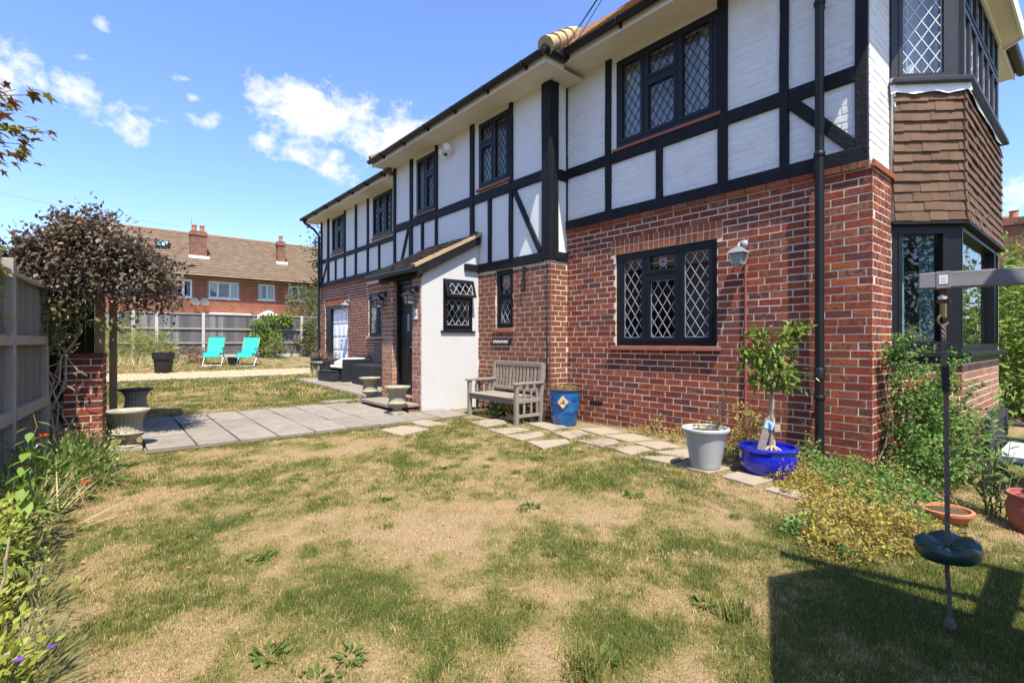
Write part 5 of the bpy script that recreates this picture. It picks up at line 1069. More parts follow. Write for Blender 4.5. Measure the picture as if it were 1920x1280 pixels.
for k in range(13):
    a = -.34+.16*random.random(); pts = [tuple(FL_(a+.10*math.sin(q*1.1+k)+random.uniform(-.02, .02)+(.12*(q > 4) if k % 3 == 0 else 0), .10+random.uniform(-.06, .1), q*.25)) for q in range(8)]
    MB().tube(pts, [.020-.0012*q if k < 4 else .009 for q in range(8)], 6).build('vine_stem', M['stem'] if k > 3 else M['trunk'], cl, smooth=True)
for k in range(26):
    s = Vector(FL_(random.uniform(-.42, -.1), .12+random.uniform(0, .12), random.uniform(.2, 1.2))); MB().tube(pline(s, s+Vector((random.uniform(-.2, .3), random.uniform(-.15, .05), random.uniform(-.5, .3))), 5, .025), .004, 4).build('twig', M['stem'], cl, fix=False)
# ------------------------------------------------------------------ urns, pots, furniture
UP = [(.115, .05), (.12, .062), (.07, .085), (.062, .12), (.075, .135), (.13, .165), (.145, .195), (.125, .215), (.118, .24), (.115, .32), (.13, .37), (.165, .408), (.19, .420), (.19, .436), (.165, .437), (.14, .42), (.12, .36), (0, .35)]
def urn(loc, label, rz=0., s=1., mat='stone', dark=False):
    t = root('garden_urn', loc, label, 'urn', 'pairs of stone garden urns', rz, s); m = M['stone_dark'] if dark else M['stone']
    MB().box(-.115, .115, -.115, .115, 0, .05).build('plinth', M['stone'], t, bevel=.01, world=False)
    MB().lathe(UP, seg=80, flute=.035, nfl=20, frange=(7, 10)).build('bowl', M['stone'], t, smooth=True, world=False)
    if dark: MB().lathe([(.166, .412), (.194, .418), (.196, .442), (.165, .444), (.1, .43), (0, .43)], seg=32).build('rim', m, t, smooth=True, world=False)
    else: MB().lathe([(.1, .39), (0, .40)], seg=20).build('soil', M['soil'], t, world=False)
    return t
urn((.30, 6.48, g1(.3, 6.48)), 'fluted stone urn at the near left corner of the paved path, beside the brick pier', s=.97)
urn((.47, 8.52, g1(.4, 8.5)), 'stone urn with a dark rim at the far left corner of the paved path', s=1.0, dark=True)
urn((3.50, 6.84, .04), 'stone urn in front of the right porch pillar beside the door step', s=1.02)
urn((3.86, 8.60, .06), 'stone urn on the far side of the porch step, half hidden by it', s=1.02)
def pot(name, loc, label, cat, prof, mat, soilz, soilr, group=None, rim=None, seg=40, flat=None, rz=0):
    t = root(name, loc, label, cat, group, rz); sx, sy = flat or (1, 1)
    MB().lathe(prof, seg=seg, sx=sx, sy=sy).build('body', mat, t, smooth=True, world=False)
    if rim: MB().lathe(rim[0], seg=seg, sx=sx, sy=sy).build('rim', rim[1], t, smooth=True, world=False)
    MB().lathe([(soilr, soilz), (soilr*.5, soilz+.012), (0, soilz+.018)], seg=24, sx=sx, sy=sy).build('soil', M['soil'], t, world=False, smooth=True)
    return t
def plantlet(name, loc, label, cat, n, rad, h, mat, size, stems=0, group=None, flat=.5, stemm='stem_g', width=.5, nc=12):
    t = root(name, loc, label, cat, group); P, D = clumps(n, (loc[0], loc[1], loc[2]+h*.5), (rad, rad, h*.5), nc, min(rad, h)*.28)
    k = P[:, 2] > loc[2]+.005; foliage('leaves', P[k], D[k]+np.array([0, 0, .3]), size, M[mat], t, width=width)
    for i in range(stems):
        e = Vector(loc)+Vector((random.uniform(-rad, rad), random.uniform(-rad, rad), h*random.uniform(.7, 1.1))); MB().tube(pline(Vector(loc)+Vector((random.uniform(-.3, .3)*rad, random.uniform(-.3, .3)*rad, 0)), e, 4, .008), .0035, 4).build('stem', M[stemm], t, fix=False)
    return t
z0 = 0.
bp = pot('plant_pot', (5.01, 4.86, z0+.0), 'tall glazed blue pot with a tan diamond emblem in the brick corner', 'plant pot', [(.155, 0), (.165, .02), (.195, .22), (.215, .40), (.222, .46), (.222, .478)], M['blue_glaze'], .455, .20, 'glazed and plastic plant pots', rim=([(.222, .475), (.235, .482), (.238, .50), (.225, .512), (.205, .505), (.203, .44)], M['rim_brown']))
fe = Vector((-.79, -.61, 0)).normalized(); Fe = Fr((fe.x*.211, fe.y*.211, 0), (-fe.y, fe.x, 0), fe)
MB(Fe).prism([(-.075, .34), (0, .25), (.075, .34), (0, .43)], -.02, .006).build('emblem', M['tan'], bp, world=False)
MB(Fe).prism([(-.045, .325), (.04, .315), (.02, .33), (.005, .385), (-.01, .335)], .0, .009).build('emblem_figure', M['rim_brown'], bp, world=False)
plantlet('pot_plant', (5.01, 4.86, .47), 'low pale weeds growing in the tall blue pot', 'plant', 130, .17, .07, 'lf_yellow', .03, 3)
wp_ = pot('plant_pot', (4.24, 2.36, .02), 'white tapered plant pot standing on the stone edging', 'plant pot', [(.118, 0), (.125, .008), (.128, .02), (.168, .255), (.170, .262), (.178, .285), (.19, .33)], M['white_shade_greyed'], .325, .165, 'glazed and plastic plant pots', rim=([(.185, .325), (.205, .335), (.207, .352), (.198, .362), (.178, .358), (.17, .30)], M['white_shade_greyed']))
plantlet('pot_plant', (4.24, 2.36, .345), 'small yellow green weeds in the white pot with bare dark twigs', 'plant', 110, .13, .075, 'lf_yellow', .028, 0)
tw = [o for o in bpy.data.objects if o.name.startswith('pot_plant')][-1]
for a, b, c in ((.02, .0, .55), (.10, -.03, .33), (.13, -.05, .38)):
    pts = pline((4.30, 2.30, .33), (4.30+a*.6, 2.30-c*.25, .33+c), 6, .012); MB().tube(pts, [.007-.0009*i for i in range(7)], 5).build('twig', M['trunk'], tw, fix=False)
    for q in pts[3:]: MB().tube(pline(q, Vector(q)+Vector((random.uniform(-.07, .07), random.uniform(-.09, .09), random.uniform(.03, .12))), 3, .006), .0022, 4).build('twig', M['trunk'], tw, fix=False)
P = np.array([pts[i % 7] for i in range(24)])+RNG.normal(0, .03, (24, 3)); foliage('twig_leaves', P, RNG.normal(0, 1, (24, 3)), .03, M['lf_yellow'], tw)
cp = pot('plant_pot', (4.50, 1.93, -.0), 'wide cobalt blue glazed bowl pot holding a small fig tree', 'plant pot', [(.17, 0), (.19, .012), (.222, .09), (.228, .16), (.218, .215)], M['cobalt'], .205, .20, 'glazed and plastic plant pots', rim=([(.212, .21), (.232, .215), (.240, .235), (.232, .252), (.21, .25), (.203, .20)], M['cobalt']))
ft_ = root('fig_tree', (4.50, 1.93, .2), 'small braided stem fig tree with glossy hanging leaves in the cobalt blue pot', 'tree')
b = MB()
for k in range(3): b.tube([(4.51+.016*math.cos(q*.9+k*2.1), 1.90+.016*math.sin(q*.9+k*2.1), .20+q*.07) for q in range(8)], [.016-.0008*q for q in range(8)], 7)
b.build('trunk', M['stem'], ft_, smooth=True, fix=False)
for k in range(9): a = k*.7; MB().tube([(4.51, 1.90, .26), (4.51+.05*math.cos(a), 1.90+.05*math.sin(a), .23), (4.51+.09*math.cos(a), 1.90+.09*math.sin(a), .205)], [.012, .009, .005], 6).build('root', M['stem'], ft_, smooth=True, fix=False)
tips = []
VX = Vector((.767, -.641, 0)); VY = Vector((.641, .767, 0))
for (r_, d_, zt, rd) in ((-.20, .0, 1.03, .085), (-.12, .05, 1.02, .1), (-.06, -.06, 1.13, .1), (.02, .0, 1.00, .11), (-.10, .0, .86, .11), (.06, .05, .84, .11), (.13, -.04, .84, .10), (.10, .0, 1.12, .08), (.17, .05, 1.22, .085), (.25, .0, 1.26, .07), (-.14, -.05, 1.22, .06), (.02, -.08, .90, .1), (-.05, .05, .92, .1)):
    e = Vector((4.51, 1.90, zt))+VX*r_+VY*d_; tips.append((e, rd)); MB().tube(pline((4.51, 1.90, .70), tuple(e), 5, .012), [.008, .007, .006, .005, .004, .003], 5).build('branch', M['stem_g'], ft_, fix=False)
P, D = [], []
for e, rd in tips: o = RNG.normal(0, rd*.55, (58, 3)); P.append(np.array(e)+o); D.append(o*1.2+np.array([0, 0, -.075]))
foliage('leaves', np.concatenate(P), np.concatenate(D), .075, M['lf_fig'], ft_, width=.40, droop=.8)
stk = root('plant_stake', (4.43, 1.99, .2), 'flat grey wooden stake with a pale blue tag leaning in the cobalt pot', 'plant label')
SF = Fr((4.40, 1.955, .19), tuple(VX), tuple(-VY)); b = MB(SF); b.prism([(-.035, 0), (.035, 0), (.115, .30), (.09, .33), (.045, .30)], 0, .012); b.build('stake', M['teak'], stk, bevel=.002)
b = MB(SF); b.prism([(.035, .225), (.105, .20), (.125, .265), (.055, .29)], .0125, .016); b.build('tag', M['label_blue'], stk)
for k in range(3): MB(SF).beam((.055+.004*k, .0165, .265-.018*k), (.10+.004*k, .0165, .249-.018*k), .004, .001, up=SF.n).build('print_line', M['num_blue'], stk, fix=False)
MB(SF).box(.12, .17, .0, .02, .19, .25).build('tie', M['stem'], stk)
zt = g1(4.4, .62)
pot('plant_pot', (4.50, .74, g1(4.50, .74)-.01), 'round terracotta bowl pot at the foot of the rambling rose', 'plant pot', [(.09, 0), (.10, .01), (.135, .075)], M['terracotta'], .08, .12, 'glazed and plastic plant pots', rim=([(.134, .075), (.148, .078), (.150, .096), (.142, .101), (.128, .099), (.12, .075)], M['terracotta']))
rp_ = pot('plant_pot', (4.92, .30, g1(4.92, .30)-.02), 'round red painted pot with coloured leaf shapes at the right edge', 'plant pot', [(.13, 0), (.15, .012), (.19, .12), (.195, .20), (.175, .26)], M['redpaint'], .25, .165, 'glazed and plastic plant pots', rim=([(.173, .255), (.19, .262), (.19, .285), (.17, .285), (.165, .24)], M['redpaint']))
for dx, m_, z in ((-.03, 'paint_y', .17), (.0, 'paint_g', .12)):
    f2 = Vector((-.95, -.25, 0)).normalized(); F2 = Fr((f2.x*.190, f2.y*.190, 0), (-f2.y, f2.x, 0), f2); MB(F2).prism([(-.045+dx, z), (dx-.01, z-.045), (.045+dx, z), (dx+.02, z+.055)], -.02, .004 if m_ == 'paint_y' else .007).build('painted_leaf', M[m_], rp_, world=False)
# --- wooden bench
bn = root('garden_bench', (4.66, 5.78, 0), 'silvery weathered wooden slatted bench against the brick wall under the name plate', 'bench')
def part(name, mat, *bx, jit=.002, par=None, bev=.004): return MB().box(*bx, jit).build(name, mat, par, bevel=bev)
T = M['teak']
for y in (5.20, 6.30): part('leg', T, 4.42, 4.475, y, y+.055, 0, .55, par=bn); MB().beam((4.90, y+.0275, 0), (4.90, y+.0275, .36), .055, .055, up=(1, 0, 0)).build('leg', T, bn, bevel=.004)
for y in (5.20, 6.30):
    MB().beam((4.90, y+.0275, .35), (4.955, y+.0275, .83), .055, .05, up=(1, 0, 0)).build('back_post', T, bn, bevel=.004)
    part('armrest', T, 4.385, 4.935, y-.012, y+.067, .552, .582, par=bn); part('side_rail', T, 4.476, 4.872, y+.015, y+.04, .10, .145, par=bn); part('side_rail', T, 4.476, 4.872, y+.012, y+.043, .30, .355, par=bn)
    for x in (4.57, 4.70, 4.81): part('arm_slat', T, x, x+.035, y+.017, y+.038, .146, .55, par=bn)
for i in range(5): part('seat_slat', T, 4.415+i*.093, 4.415+i*.093+.08, 5.257, 6.298, .357, .378, par=bn)
part('seat_rail', T, 4.43, 4.47, 5.258, 6.297, .29, .355, par=bn); MB().beam((4.951, 5.25, .815), (4.951, 6.31, .815), .04, .065).build('top_rail', T, bn, bevel=.005); MB().beam((4.913, 5.257, .44), (4.913, 6.298, .44), .035, .045).build('lower_rail', T, bn, bevel=.004)
for i in range(13): y = 5.30+i*.0795; MB().beam((4.917, y, .46), (4.947, y, .785), .04, .016, up=(1, 0, 0)).build('back_slat', T, bn, bevel=.003)
P, D = clumps(700, (4.75, 5.75, .12), (.28, .55, .12), 24, .05); t = root('shade_plant', (4.7, 5.8, 0), 'dark green low leafy plant growing under the wooden bench', 'plant'); foliage('leaves', P, D, .07, M['lf_green'], t, zmin=.01, width=.4)
bl = root('boot_scraper_lamp', (5.0, 6.85, 0), 'small dark metal garden torch standing beside the white porch wall', 'garden torch'); MB().tube([(5.0, 6.87, 0), (5.0, 6.87, .38)], .009, 6).build('stake', M['black_metal'], bl); MB().lathe([(.01, .36), (.03, .38), (.045, .50), (.03, .53), (.0, .56)], (5.0, 6.87, 0), 10).build('head', M['black_metal'], bl, smooth=True)
bl.name = 'garden_torch'
# --- rattan armchair, storage box, planters and small table by the garage
za = g1(4.8, 12.2)
ac = root('rattan_armchair', (4.95, 12.2, za), 'dark rattan armchair with cream cushions on the patio by the porch', 'armchair', rz=R(8))
for bx in ((-.36, -.28, -.38, .38, .0, .58), (.28, .36, -.38, .38, .0, .58), ): MB().box(bx[2], bx[3], bx[0], bx[1], bx[4], bx[5]).build('arm', M['rattan'], ac, bevel=.02, world=False)
MB().box(-.36, .3, -.279, .279, .02, .30).build('seat_base', M['rattan'], ac, bevel=.02, world=False); MB().box(.29, .38, -.279, .279, .02, .66).build('backrest', M['rattan'], ac, bevel=.02, world=False)
MB().box(-.40, .28, -.27, .27, .35, .43).build('seat_cushion', M['cushion'], ac, bevel=.035, world=False); MB().prism([(-.30, .435), (.28, .435), (.28, .60), (-.1, .58), (-.3, .5)], -.26, .26).build('back_cushion', M['cushion'], ac, bevel=.03, world=False)
fs = root('rattan_footstool', (4.52, 12.35, za), 'low dark rattan footstool pushed against the cream cushioned armchair', 'footstool', rz=R(8)); MB().box(-.16, .05, -.33, .33, .03, .27, .01).build('base', M['rattan'], fs, bevel=.02, world=False); MB().box(-.17, .05, -.34, .34, .272, .30).build('lid', M['rattan'], fs, bevel=.01, world=False)
sb = root('storage_box', (4.98, 10.95, g1(5, 11)), 'black storage box with its lid standing open beside the porch pillar', 'storage box')
MB().box(-.28, .28, -.55, .55, .02, .50).build('box', M['rattan'], sb, bevel=.015, world=False)
MB().prism([(.22, .50), (.30, .50), (.36, .98), (.30, 1.0)], -.56, .56).build('lid', M['rattan'], sb, bevel=.01, world=False)
for (x, y, lab, s_) in ((5.16, 15.0, 'tall square black planter of heather at the far corner of the house', 1.0), (5.08, 13.75, 'square black planter of heather in front of the white garage door', .95)):
    z = g1(x, y); t = root('planter', (x, y, z), lab, 'planter', 'square black planters by the garage'); b = MB(); h = .48*s_
    b.box(-.19, .19, -.19, .19, 0, h); b.build('box', M['black_plastic'], t, bevel=.01, world=False); MB().box(-.205, .205, -.205, .205, h-.04, h+.005).build('rim', M['black_plastic'], t, bevel=.006, world=False)
    hp = root('heather_plant', (x, y, z+h), 'dry pinkish heather in the '+('planter at the house corner' if s_ == 1 else 'planter before the garage door'), 'plant', 'heathers in the black planters'); P, D = clumps(420, (x, y, z+h+.07), (.19, .19, .10), 26, .04); foliage('sprigs', P, D+np.array([0, 0, .12]), .07, M['heather'], hp, zmin=z+h, width=.16)
tb_ = root('side_table', (4.98, 14.35, g1(5, 14.35)), 'small low weathered wooden table between the two black planters', 'table')
for x in (-.17, .17):
    for y in (-.3, .3): MB().box(x-.025, x+.025, y-.025, y+.025, 0, .36).build('leg', T, tb_, bevel=.004, world=False)
for i in range(4): MB().box(-.21+i*.107, -.21+i*.107+.1, -.36, .36, .361, .39).build('top_slat', T, tb_, bevel=.004, world=False)
P = np.array([[4.8, 14.05, g1(5, 14)]])+RNG.normal(0, 1, (90, 3))*np.array([.13, .13, 0]); t = root('dry_weeds', (4.8, 14.05, .2), 'tuft of dry straw coloured weeds beside the small wooden table', 'plant'); foliage('blades', P, RNG.normal(0, .6, (90, 3))+np.array([0, 0, 1.4]), .3, M['dry'], t, width=.05)
# --- turquoise recliners
def recliner(loc, rz, label, first=[None]):
    if first[0] is None:
        t = root('recliner_chair', loc, label, 'recliner chair', 'turquoise recliners by the back fence', rz); D_ = M['black_metal']
        prof = [(.48, .30), (.42, .40), (.30, .455), (.10, .40), (.0, .40), (-.12, .50), (-.42, 1.02)]           # foot, knee, seat, back: (y, z), front is +y
        b = MB(); A = [b.P(-.25, y, z) for y, z in prof]; B = [b.P(.25, y, z) for y, z in prof]; A2 = [b.P(-.25, y-.006, z-.012) for y, z in prof]; B2 = [b.P(.25, y-.006, z-.012) for y, z in prof]
        for k in range(len(prof)-1): b.f += [(A[k], B[k], B[k+1], A[k+1]), (A2[k+1], B2[k+1], B2[k], A2[k])]
        b.f += [(A[0], A2[0], B2[0], B[0]), (A[-1], B[-1], B2[-1], A2[-1])]
        o = b.build('sling', M['turq'], t, world=False, smooth=True)
        for s_ in (-1, 1):
            MB().tube([(s_*.265, y, z-.01) for y, z in prof], .013, 7).build('side_tube', D_, t, world=False, smooth=True)
            MB().tube([(s_*.29, .36, 0), (s_*.29, .0, .36), (s_*.29, -.16, .58)], .012, 7).build('leg', M['steel'], t, world=False, smooth=True)
            MB().tube([(s_*.30, -.42, 0), (s_*.30, .02, .36), (s_*.30, .20, .60)], .012, 7).build('leg', M['steel'], t, world=False, smooth=True)
            MB().box(s_*.30-.028, s_*.30+.028, -.18, .26, .595, .62).build('armrest', M['black_plastic'], t, world=False, bevel=.008)
        for y in (.36, -.42): MB().tube([(-.29, y, .012), (.29, y, .012)], .011, 6).build('cross_bar', M['steel'], t, world=False)
        MB().tube([(-.265, -.42, 1.01), (.265, -.42, 1.01)], .013, 7).build('top_tube', D_, t, world=False); first[0] = t; return t
    t = clone(first[0]); t.matrix_basis = Matrix.Translation(Vector(loc)) @ Matrix.Rotation(rz, 4, 'Z'); t['label'] = label; return t
recliner((3.36, 20.45, g1(3.4, 20.4)), R(158), 'turquoise mesh recliner on the left, in front of the plain grey fence')
recliner((4.30, 19.75, g1(4.3, 19.8)), R(150), 'turquoise mesh recliner on the right, in front of the leafy creeper')
pot('plant_pot', (3.92, 20.2, g1(3.9, 20.2)), 'small black plastic tub between the two turquoise recliners', 'plant pot', [(.15, 0), (.155, .01), (.19, .27)], M['black_plastic'], .24, .175, 'glazed and plastic plant pots', rim=([(.185, .25), (.20, .255), (.20, .29), (.18, .29), (.175, .24)], M['black_plastic']), seg=24)
pot('plant_pot', (1.57, 17.15, g1(1.6, 17.1)), 'large black plastic planter standing at the edge of the gravel', 'plant pot', [(.19, 0), (.2, .012), (.235, .42)], M['black_plastic'], .52, .24, 'glazed and plastic plant pots', rim=([(.234, .41), (.262, .415), (.275, .60), (.255, .60), (.245, .45)], M['black_plastic']), seg=32)
t = root('dry_plant', (1.57, 17.15, g1(1.6, 17.1)+.5), 'brown withered plant in the large black planter', 'plant'); P, D = clumps(260, (1.57, 17.15, g1(1.6, 17.1)+.72), (.2, .2, .2), 16, .06); foliage('leaves', P, D, .06, M['heather'], t, width=.3)
# ------------------------------------------------------------------ disc swing and climbing frame
cf = root('play_structure', (2.4, -.8, 0), 'grey timber play tower whose swing beam reaches in at the right edge', 'play tower')
A_ = Vector((2.585, .512, 1.392)); Bd = Vector((.21, -.978, 0)); E_ = A_+Bd*2.25; sw = M['swing_wood']
MB().beam(tuple(A_), tuple(E_), .062, .062).build('swing_beam', sw, cf, bevel=.004)
bk_ = A_+Bd*.075; MB().beam(tuple(bk_-Bd*.022), tuple(bk_+Bd*.022), .067, .067).build('beam_strap', M['steel'] if False else sw, cf, bevel=.002)
vn_ = Vector((-.978, -.21, 0)); SFb = Fr(tuple(bk_+vn_*.0337-Vector((0, 0, 1.392))), tuple(Bd), tuple(vn_)); 
b = MB(Fr(bk_+vn_*.0337, Bd, vn_)); b.box(-.013, .013, 0, .001, -.016, .018); b.build('white_sticker', M['sign_white'], cf)
for k in range(3): MB(Fr(bk_+vn_*.0337, Bd, vn_)).box(-.009, .009, .001, .0015, .008-k*.008, .0105-k*.008).build('print_line', M['cushion_g'], cf)
roofp = [(2.43, -.14), (2.07, .015), (.95, -.48), (.75, -1.7), (2.30, -1.72)]
b = MB(); Aq = [b.P(x, y, 2.30) for x, y in roofp]; Bq = [b.P(x, y, 2.34) for x, y in roofp]; k = len(Aq); b.f += [tuple(Aq), tuple(reversed(Bq))]+[(Aq[i], Aq[(i+1) % k], Bq[(i+1) % k], Bq[i]) for i in range(k)]; b.build('roof_deck', M['play_wood'], cf)
for x, y, h in ((2.34, -.2, 2.3), (2.06, -.07, 2.3), (1.02, -.52, 2.3), (.85, -1.62, 2.3), (2.24, -1.64, 2.3), (E_.x, E_.y-.05, 1.95), (3.20, -.62, 1.93)): MB().box(x-.04, x+.04, y-.04, y+.04, g1(x, y)-.1, h).build('post', M['play_wood'], cf, bevel=.004)
for p, q in (((2.34, -.55, 1.9), (3.22, -.53, 1.9)), ((3.2, -.05, 1.95), (3.2, -1.0, 1.95)), ((2.24, -1.64, 1.39), (E_.x, E_.y, 1.36)), ((2.3, -.2, 1.0), (2.24, -1.6, 1.0)), ((E_.x, E_.y, 1.9), (3.2, -.62, 1.9))): MB().beam(p, q, .09, .09).build('rail', M['play_wood'], cf, bevel=.004)
ds = root('disc_swing', (2.603, .425, .33), 'dark green plastic disc swing on a knotted rope hanging from the grey beam', 'swing')
sx_, sy_ = 2.601, .438
MB().lathe([(.0, 0), (.014, .002), (.016, .012), (0, .022)], (sx_-.01, sy_, 1.315), 12).build('bolt_cap', M['white_plastic'], ds, smooth=True); MB().tube([(sx_, sy_, 1.36), (sx_, sy_, 1.30)], .012, 8).build('hanger', M['rust'], ds); b = MB(); b.box(sx_-.005, sx_+.035, sy_-.02, sy_+.02, 1.305, 1.315); b.build('bracket', M['rust'], ds)
MB().tube([(sx_, sy_, 1.30), (sx_+.002, sy_, 1.245)], .011, 8).build('hook', M['brass'], ds, smooth=True)
MB().tube([(sx_+.021*math.cos(a)*.767, sy_-.021*math.cos(a)*.641, 1.234+.021*math.sin(a)) for a in np.linspace(0, 6.283, 15)], .0045, 6).build('ring', M['rust'], ds, smooth=True)
def rope(pts, r, name, mat, tw=.018):
    pts = [Vector(p) for p in pts]; L_ = sum((q-p).length for p, q in zip(pts, pts[1:])); n = int(L_/.006); b = MB()
    for s_ in range(3):
        C = []
        for i in range(n+1):
            t = i/n*(len(pts)-1); k = min(int(t), len(pts)-2); c = pts[k].lerp(pts[k+1], t-k); a = i*.006/tw*2.1+s_*2.094; C.append(tuple(c+Vector((math.cos(a), math.sin(a), 0))*r*.5))
        b.tube(C, r*.58, 6)
    return b.build(name, mat, ds, smooth=True, fix=False)
for dx in (-.006, .007): rope([(sx_+dx*.5, sy_, 1.215), (sx_+.003+dx, sy_-.004, 1.05)], .0075, 'rope', M['rope'])
rope([(sx_+.004, sy_-.005, 1.055), (sx_+.007, sy_-.008, .95)], .013, 'rope_sleeve', M['rope_dark'])
rope([(sx_+.007, sy_-.008, .96), (sx_+.012, sy_-.012, .33)], .0088, 'rope', M['rope']); rope([(sx_+.010, sy_-.012, .32), (sx_+.008, sy_-.011, .24), (sx_+.016, sy_-.016, .17), (sx_+.016, sy_-.018, .02)], .0082, 'rope', M['rope'])
MB().lathe([(0, -.0), (.016, .012), (.019, .03), (.012, .05), (0, .055)], (sx_+.016, sy_-.018, .0), 10).build('knot', M['rope'], ds, smooth=True); MB().lathe([(.011, -.03), (.012, 0), (0, .004)], (sx_+.016, sy_-.018, .004), 8).build('rope_end', M['rope_dark'], ds)
b = MB(); seg = 96; rings = []
for (fr_, z, am) in ((.0, .012, 0), (.18, .014, .3), (.5, .026, 1), (.80, .030, 1), (.95, .020, .7), (1.0, .0, .3), (.96, -.020, 0), (.7, -.026, 0), (0, -.024, 0)):
    ring_ = []
    for k in range(seg):
        a = 2*math.pi*k/seg; lob = abs(math.cos(2.5*a)); R0 = .106*(1+.055*(lob-.5)*min(1, fr_*1.4)); ring_.append(b.P(R0*fr_*math.cos(a), R0*fr_*math.sin(a), z+am*.013*(lob-.65)))
    rings.append(ring_)
for p, q in zip(rings, rings[1:]): b.f += [(p[k], p[(k+1) % seg], q[(k+1) % seg], q[k]) for k in range(seg)]
dd = b.build('disc', M['green_plastic'], ds, world=False, smooth=True, fix=True); dd.matrix_basis = Matrix.Translation((.01, 0, .0)) @ Matrix.Rotation(R(-9), 4, VY) @ Matrix.Rotation(R(4), 4, VX) @ Matrix.Rotation(.3, 4, 'Z')
# --- dark bench at the bay
zb_ = g1(6.5, .5)-.02; cb_ = root('slatted_bench', (6.6, .5, zb_), 'dark grey painted slatted garden seat with pale pads beside the bay', 'bench'); CD = M['chair_dark']
def cpart(n, *bx, mat=None): return MB().box(*bx).build(n, mat or CD, cb_, bevel=.005)
for x in (6.22, 7.36): cpart('leg', x, x+.06, .72, .78, zb_, zb_+.74); cpart('leg', x, x+.06, .12, .18, zb_, zb_+.56); cpart('armrest', x-.01, x+.07, .08, .74, zb_+.561, zb_+.595)
MB(Fr((6.25, .75, zb_), (1, 0, 0), (0, -1, 0))).prism([(0, .66), (1.14, .66), (1.14, .74), (.9, .785), (.57, .80), (.24, .785), (0, .74)], -.02, .02).build('top_rail', CD, cb_, bevel=.005); cpart('lower_rail', 6.28, 7.36, .735, .765, zb_+.40, zb_+.45)
for i in range(15): cpart('back_slat', 6.31+i*.071, 6.31+i*.071+.035, .742, .758, zb_+.45, zb_+.665)
for i in range(5): cpart('seat_slat', 6.28, 7.36, .14+i*.115, .14+i*.115+.095, zb_+.34, zb_+.362)
for x in (6.30, 6.84): cpart('seat_pad', x, x+.5, .14, .70, zb_+.363, zb_+.41, mat=M['cushion_g'])
# ------------------------------------------------------------------ planting by the house
def mass(name, loc, label, cat, blobs, n, size, mat, width=.5, droop=.25, stems=None, kind=None, zmin=None, group=None, up=0., leafname='foliage'):
    """a shrub or climber: leaf clumps round the given blobs (centre, radii), with stems from the base"""
    t = root(name, loc, label, cat, group); tot = sum(b[1][0]*b[1][1]*b[1][2] for b in blobs)**1.; P, D = [], []
    wts = [(b[1][0]*b[1][1]*b[1][2])**(2/3) for b in blobs]; sw_ = sum(wts)
    for (c, r_), wt in zip(blobs, wts):
        m_ = max(30, int(n*wt/sw_)); p, d = clumps(m_, c, r_, max(6, int(m_/26)), min(r_)*.30+size*.3); P.append(p); D.append(d)
    P, D = np.concatenate(P), np.concatenate(D)+np.array([0, 0, up]); foliage(leafname, P, D, size, M[mat], t, zmin=zmin, width=width, droop=droop)
    for (p, q, r0) in (stems or []): MB().tube(pline(p, q, 6, .03), [r0*(1-.11*i) for i in range(7)], 6).build('stem', M['trunk'], t, smooth=True, fix=False)
    return t
bl_ = [((5.62, 1.20, .18), (.22, .14, .25)), ((5.75, 1.15, .45), (.22, .13, .25)), ((5.72, 1.22, .72), (.16, .10, .2)), ((5.60, 1.28, .95), (.10, .07, .16)), ((5.95, 1.05, .62), (.2, .12, .18)), ((6.12, .98, .50), (.20, .14, .2)), ((6.15, 1.0, .80), (.16, .10, .10)), ((5.58, 1.28, 1.12), (.06, .05, .10)), ((5.95, .98, .22), (.30, .18, .28)), ((5.55, 1.0, .05), (.25, .2, .2)), ((6.25, .86, .28), (.16, .13, .2)), ((5.95, 1.14, 1.0), (.05, .05, .10))]
mass('rambling_rose', (5.65, 1.2, g1(5.65, 1.2)), 'green rambling rose climbing the brick corner beside the bay window', 'rose', bl_, 5200, .042, 'lf_rose', .62, .3,
     [((5.5, 1.3, -.2), (5.6, 1.3, 1.15), .010), ((5.54, 1.27, -.2), (5.75, 1.2, .9), .012), ((5.6, 1.2, -.2), (6.1, 1.0, .9), .010), ((5.48, 1.3, -.2), (5.52, 1.34, .6), .012)])
t = bpy.data.objects['rambling_rose']
for k in range(26):
    c, r_ = random.choice(bl_); p = Vector(c)+Vector((random.gauss(0, r_[0]*.5), random.gauss(0, r_[1]*.5), r_[2]*.4)); e = p+Vector((random.uniform(-.2, .2), random.uniform(-.22, .0), random.uniform(.02, .24))); pl_ = pline(p, e, 6, .01)
    MB().tube(pl_, .0028, 4).build('shoot', M['stem_g'], t, fix=False); pp = np.array([pl_[i] for i in range(1, 7) for _ in range(6)])+RNG.normal(0, .016, (36, 3)); foliage('shoot_leaves', pp, RNG.normal(0, 1, (36, 3)), .036, M['lf_rose'], t, width=.6)
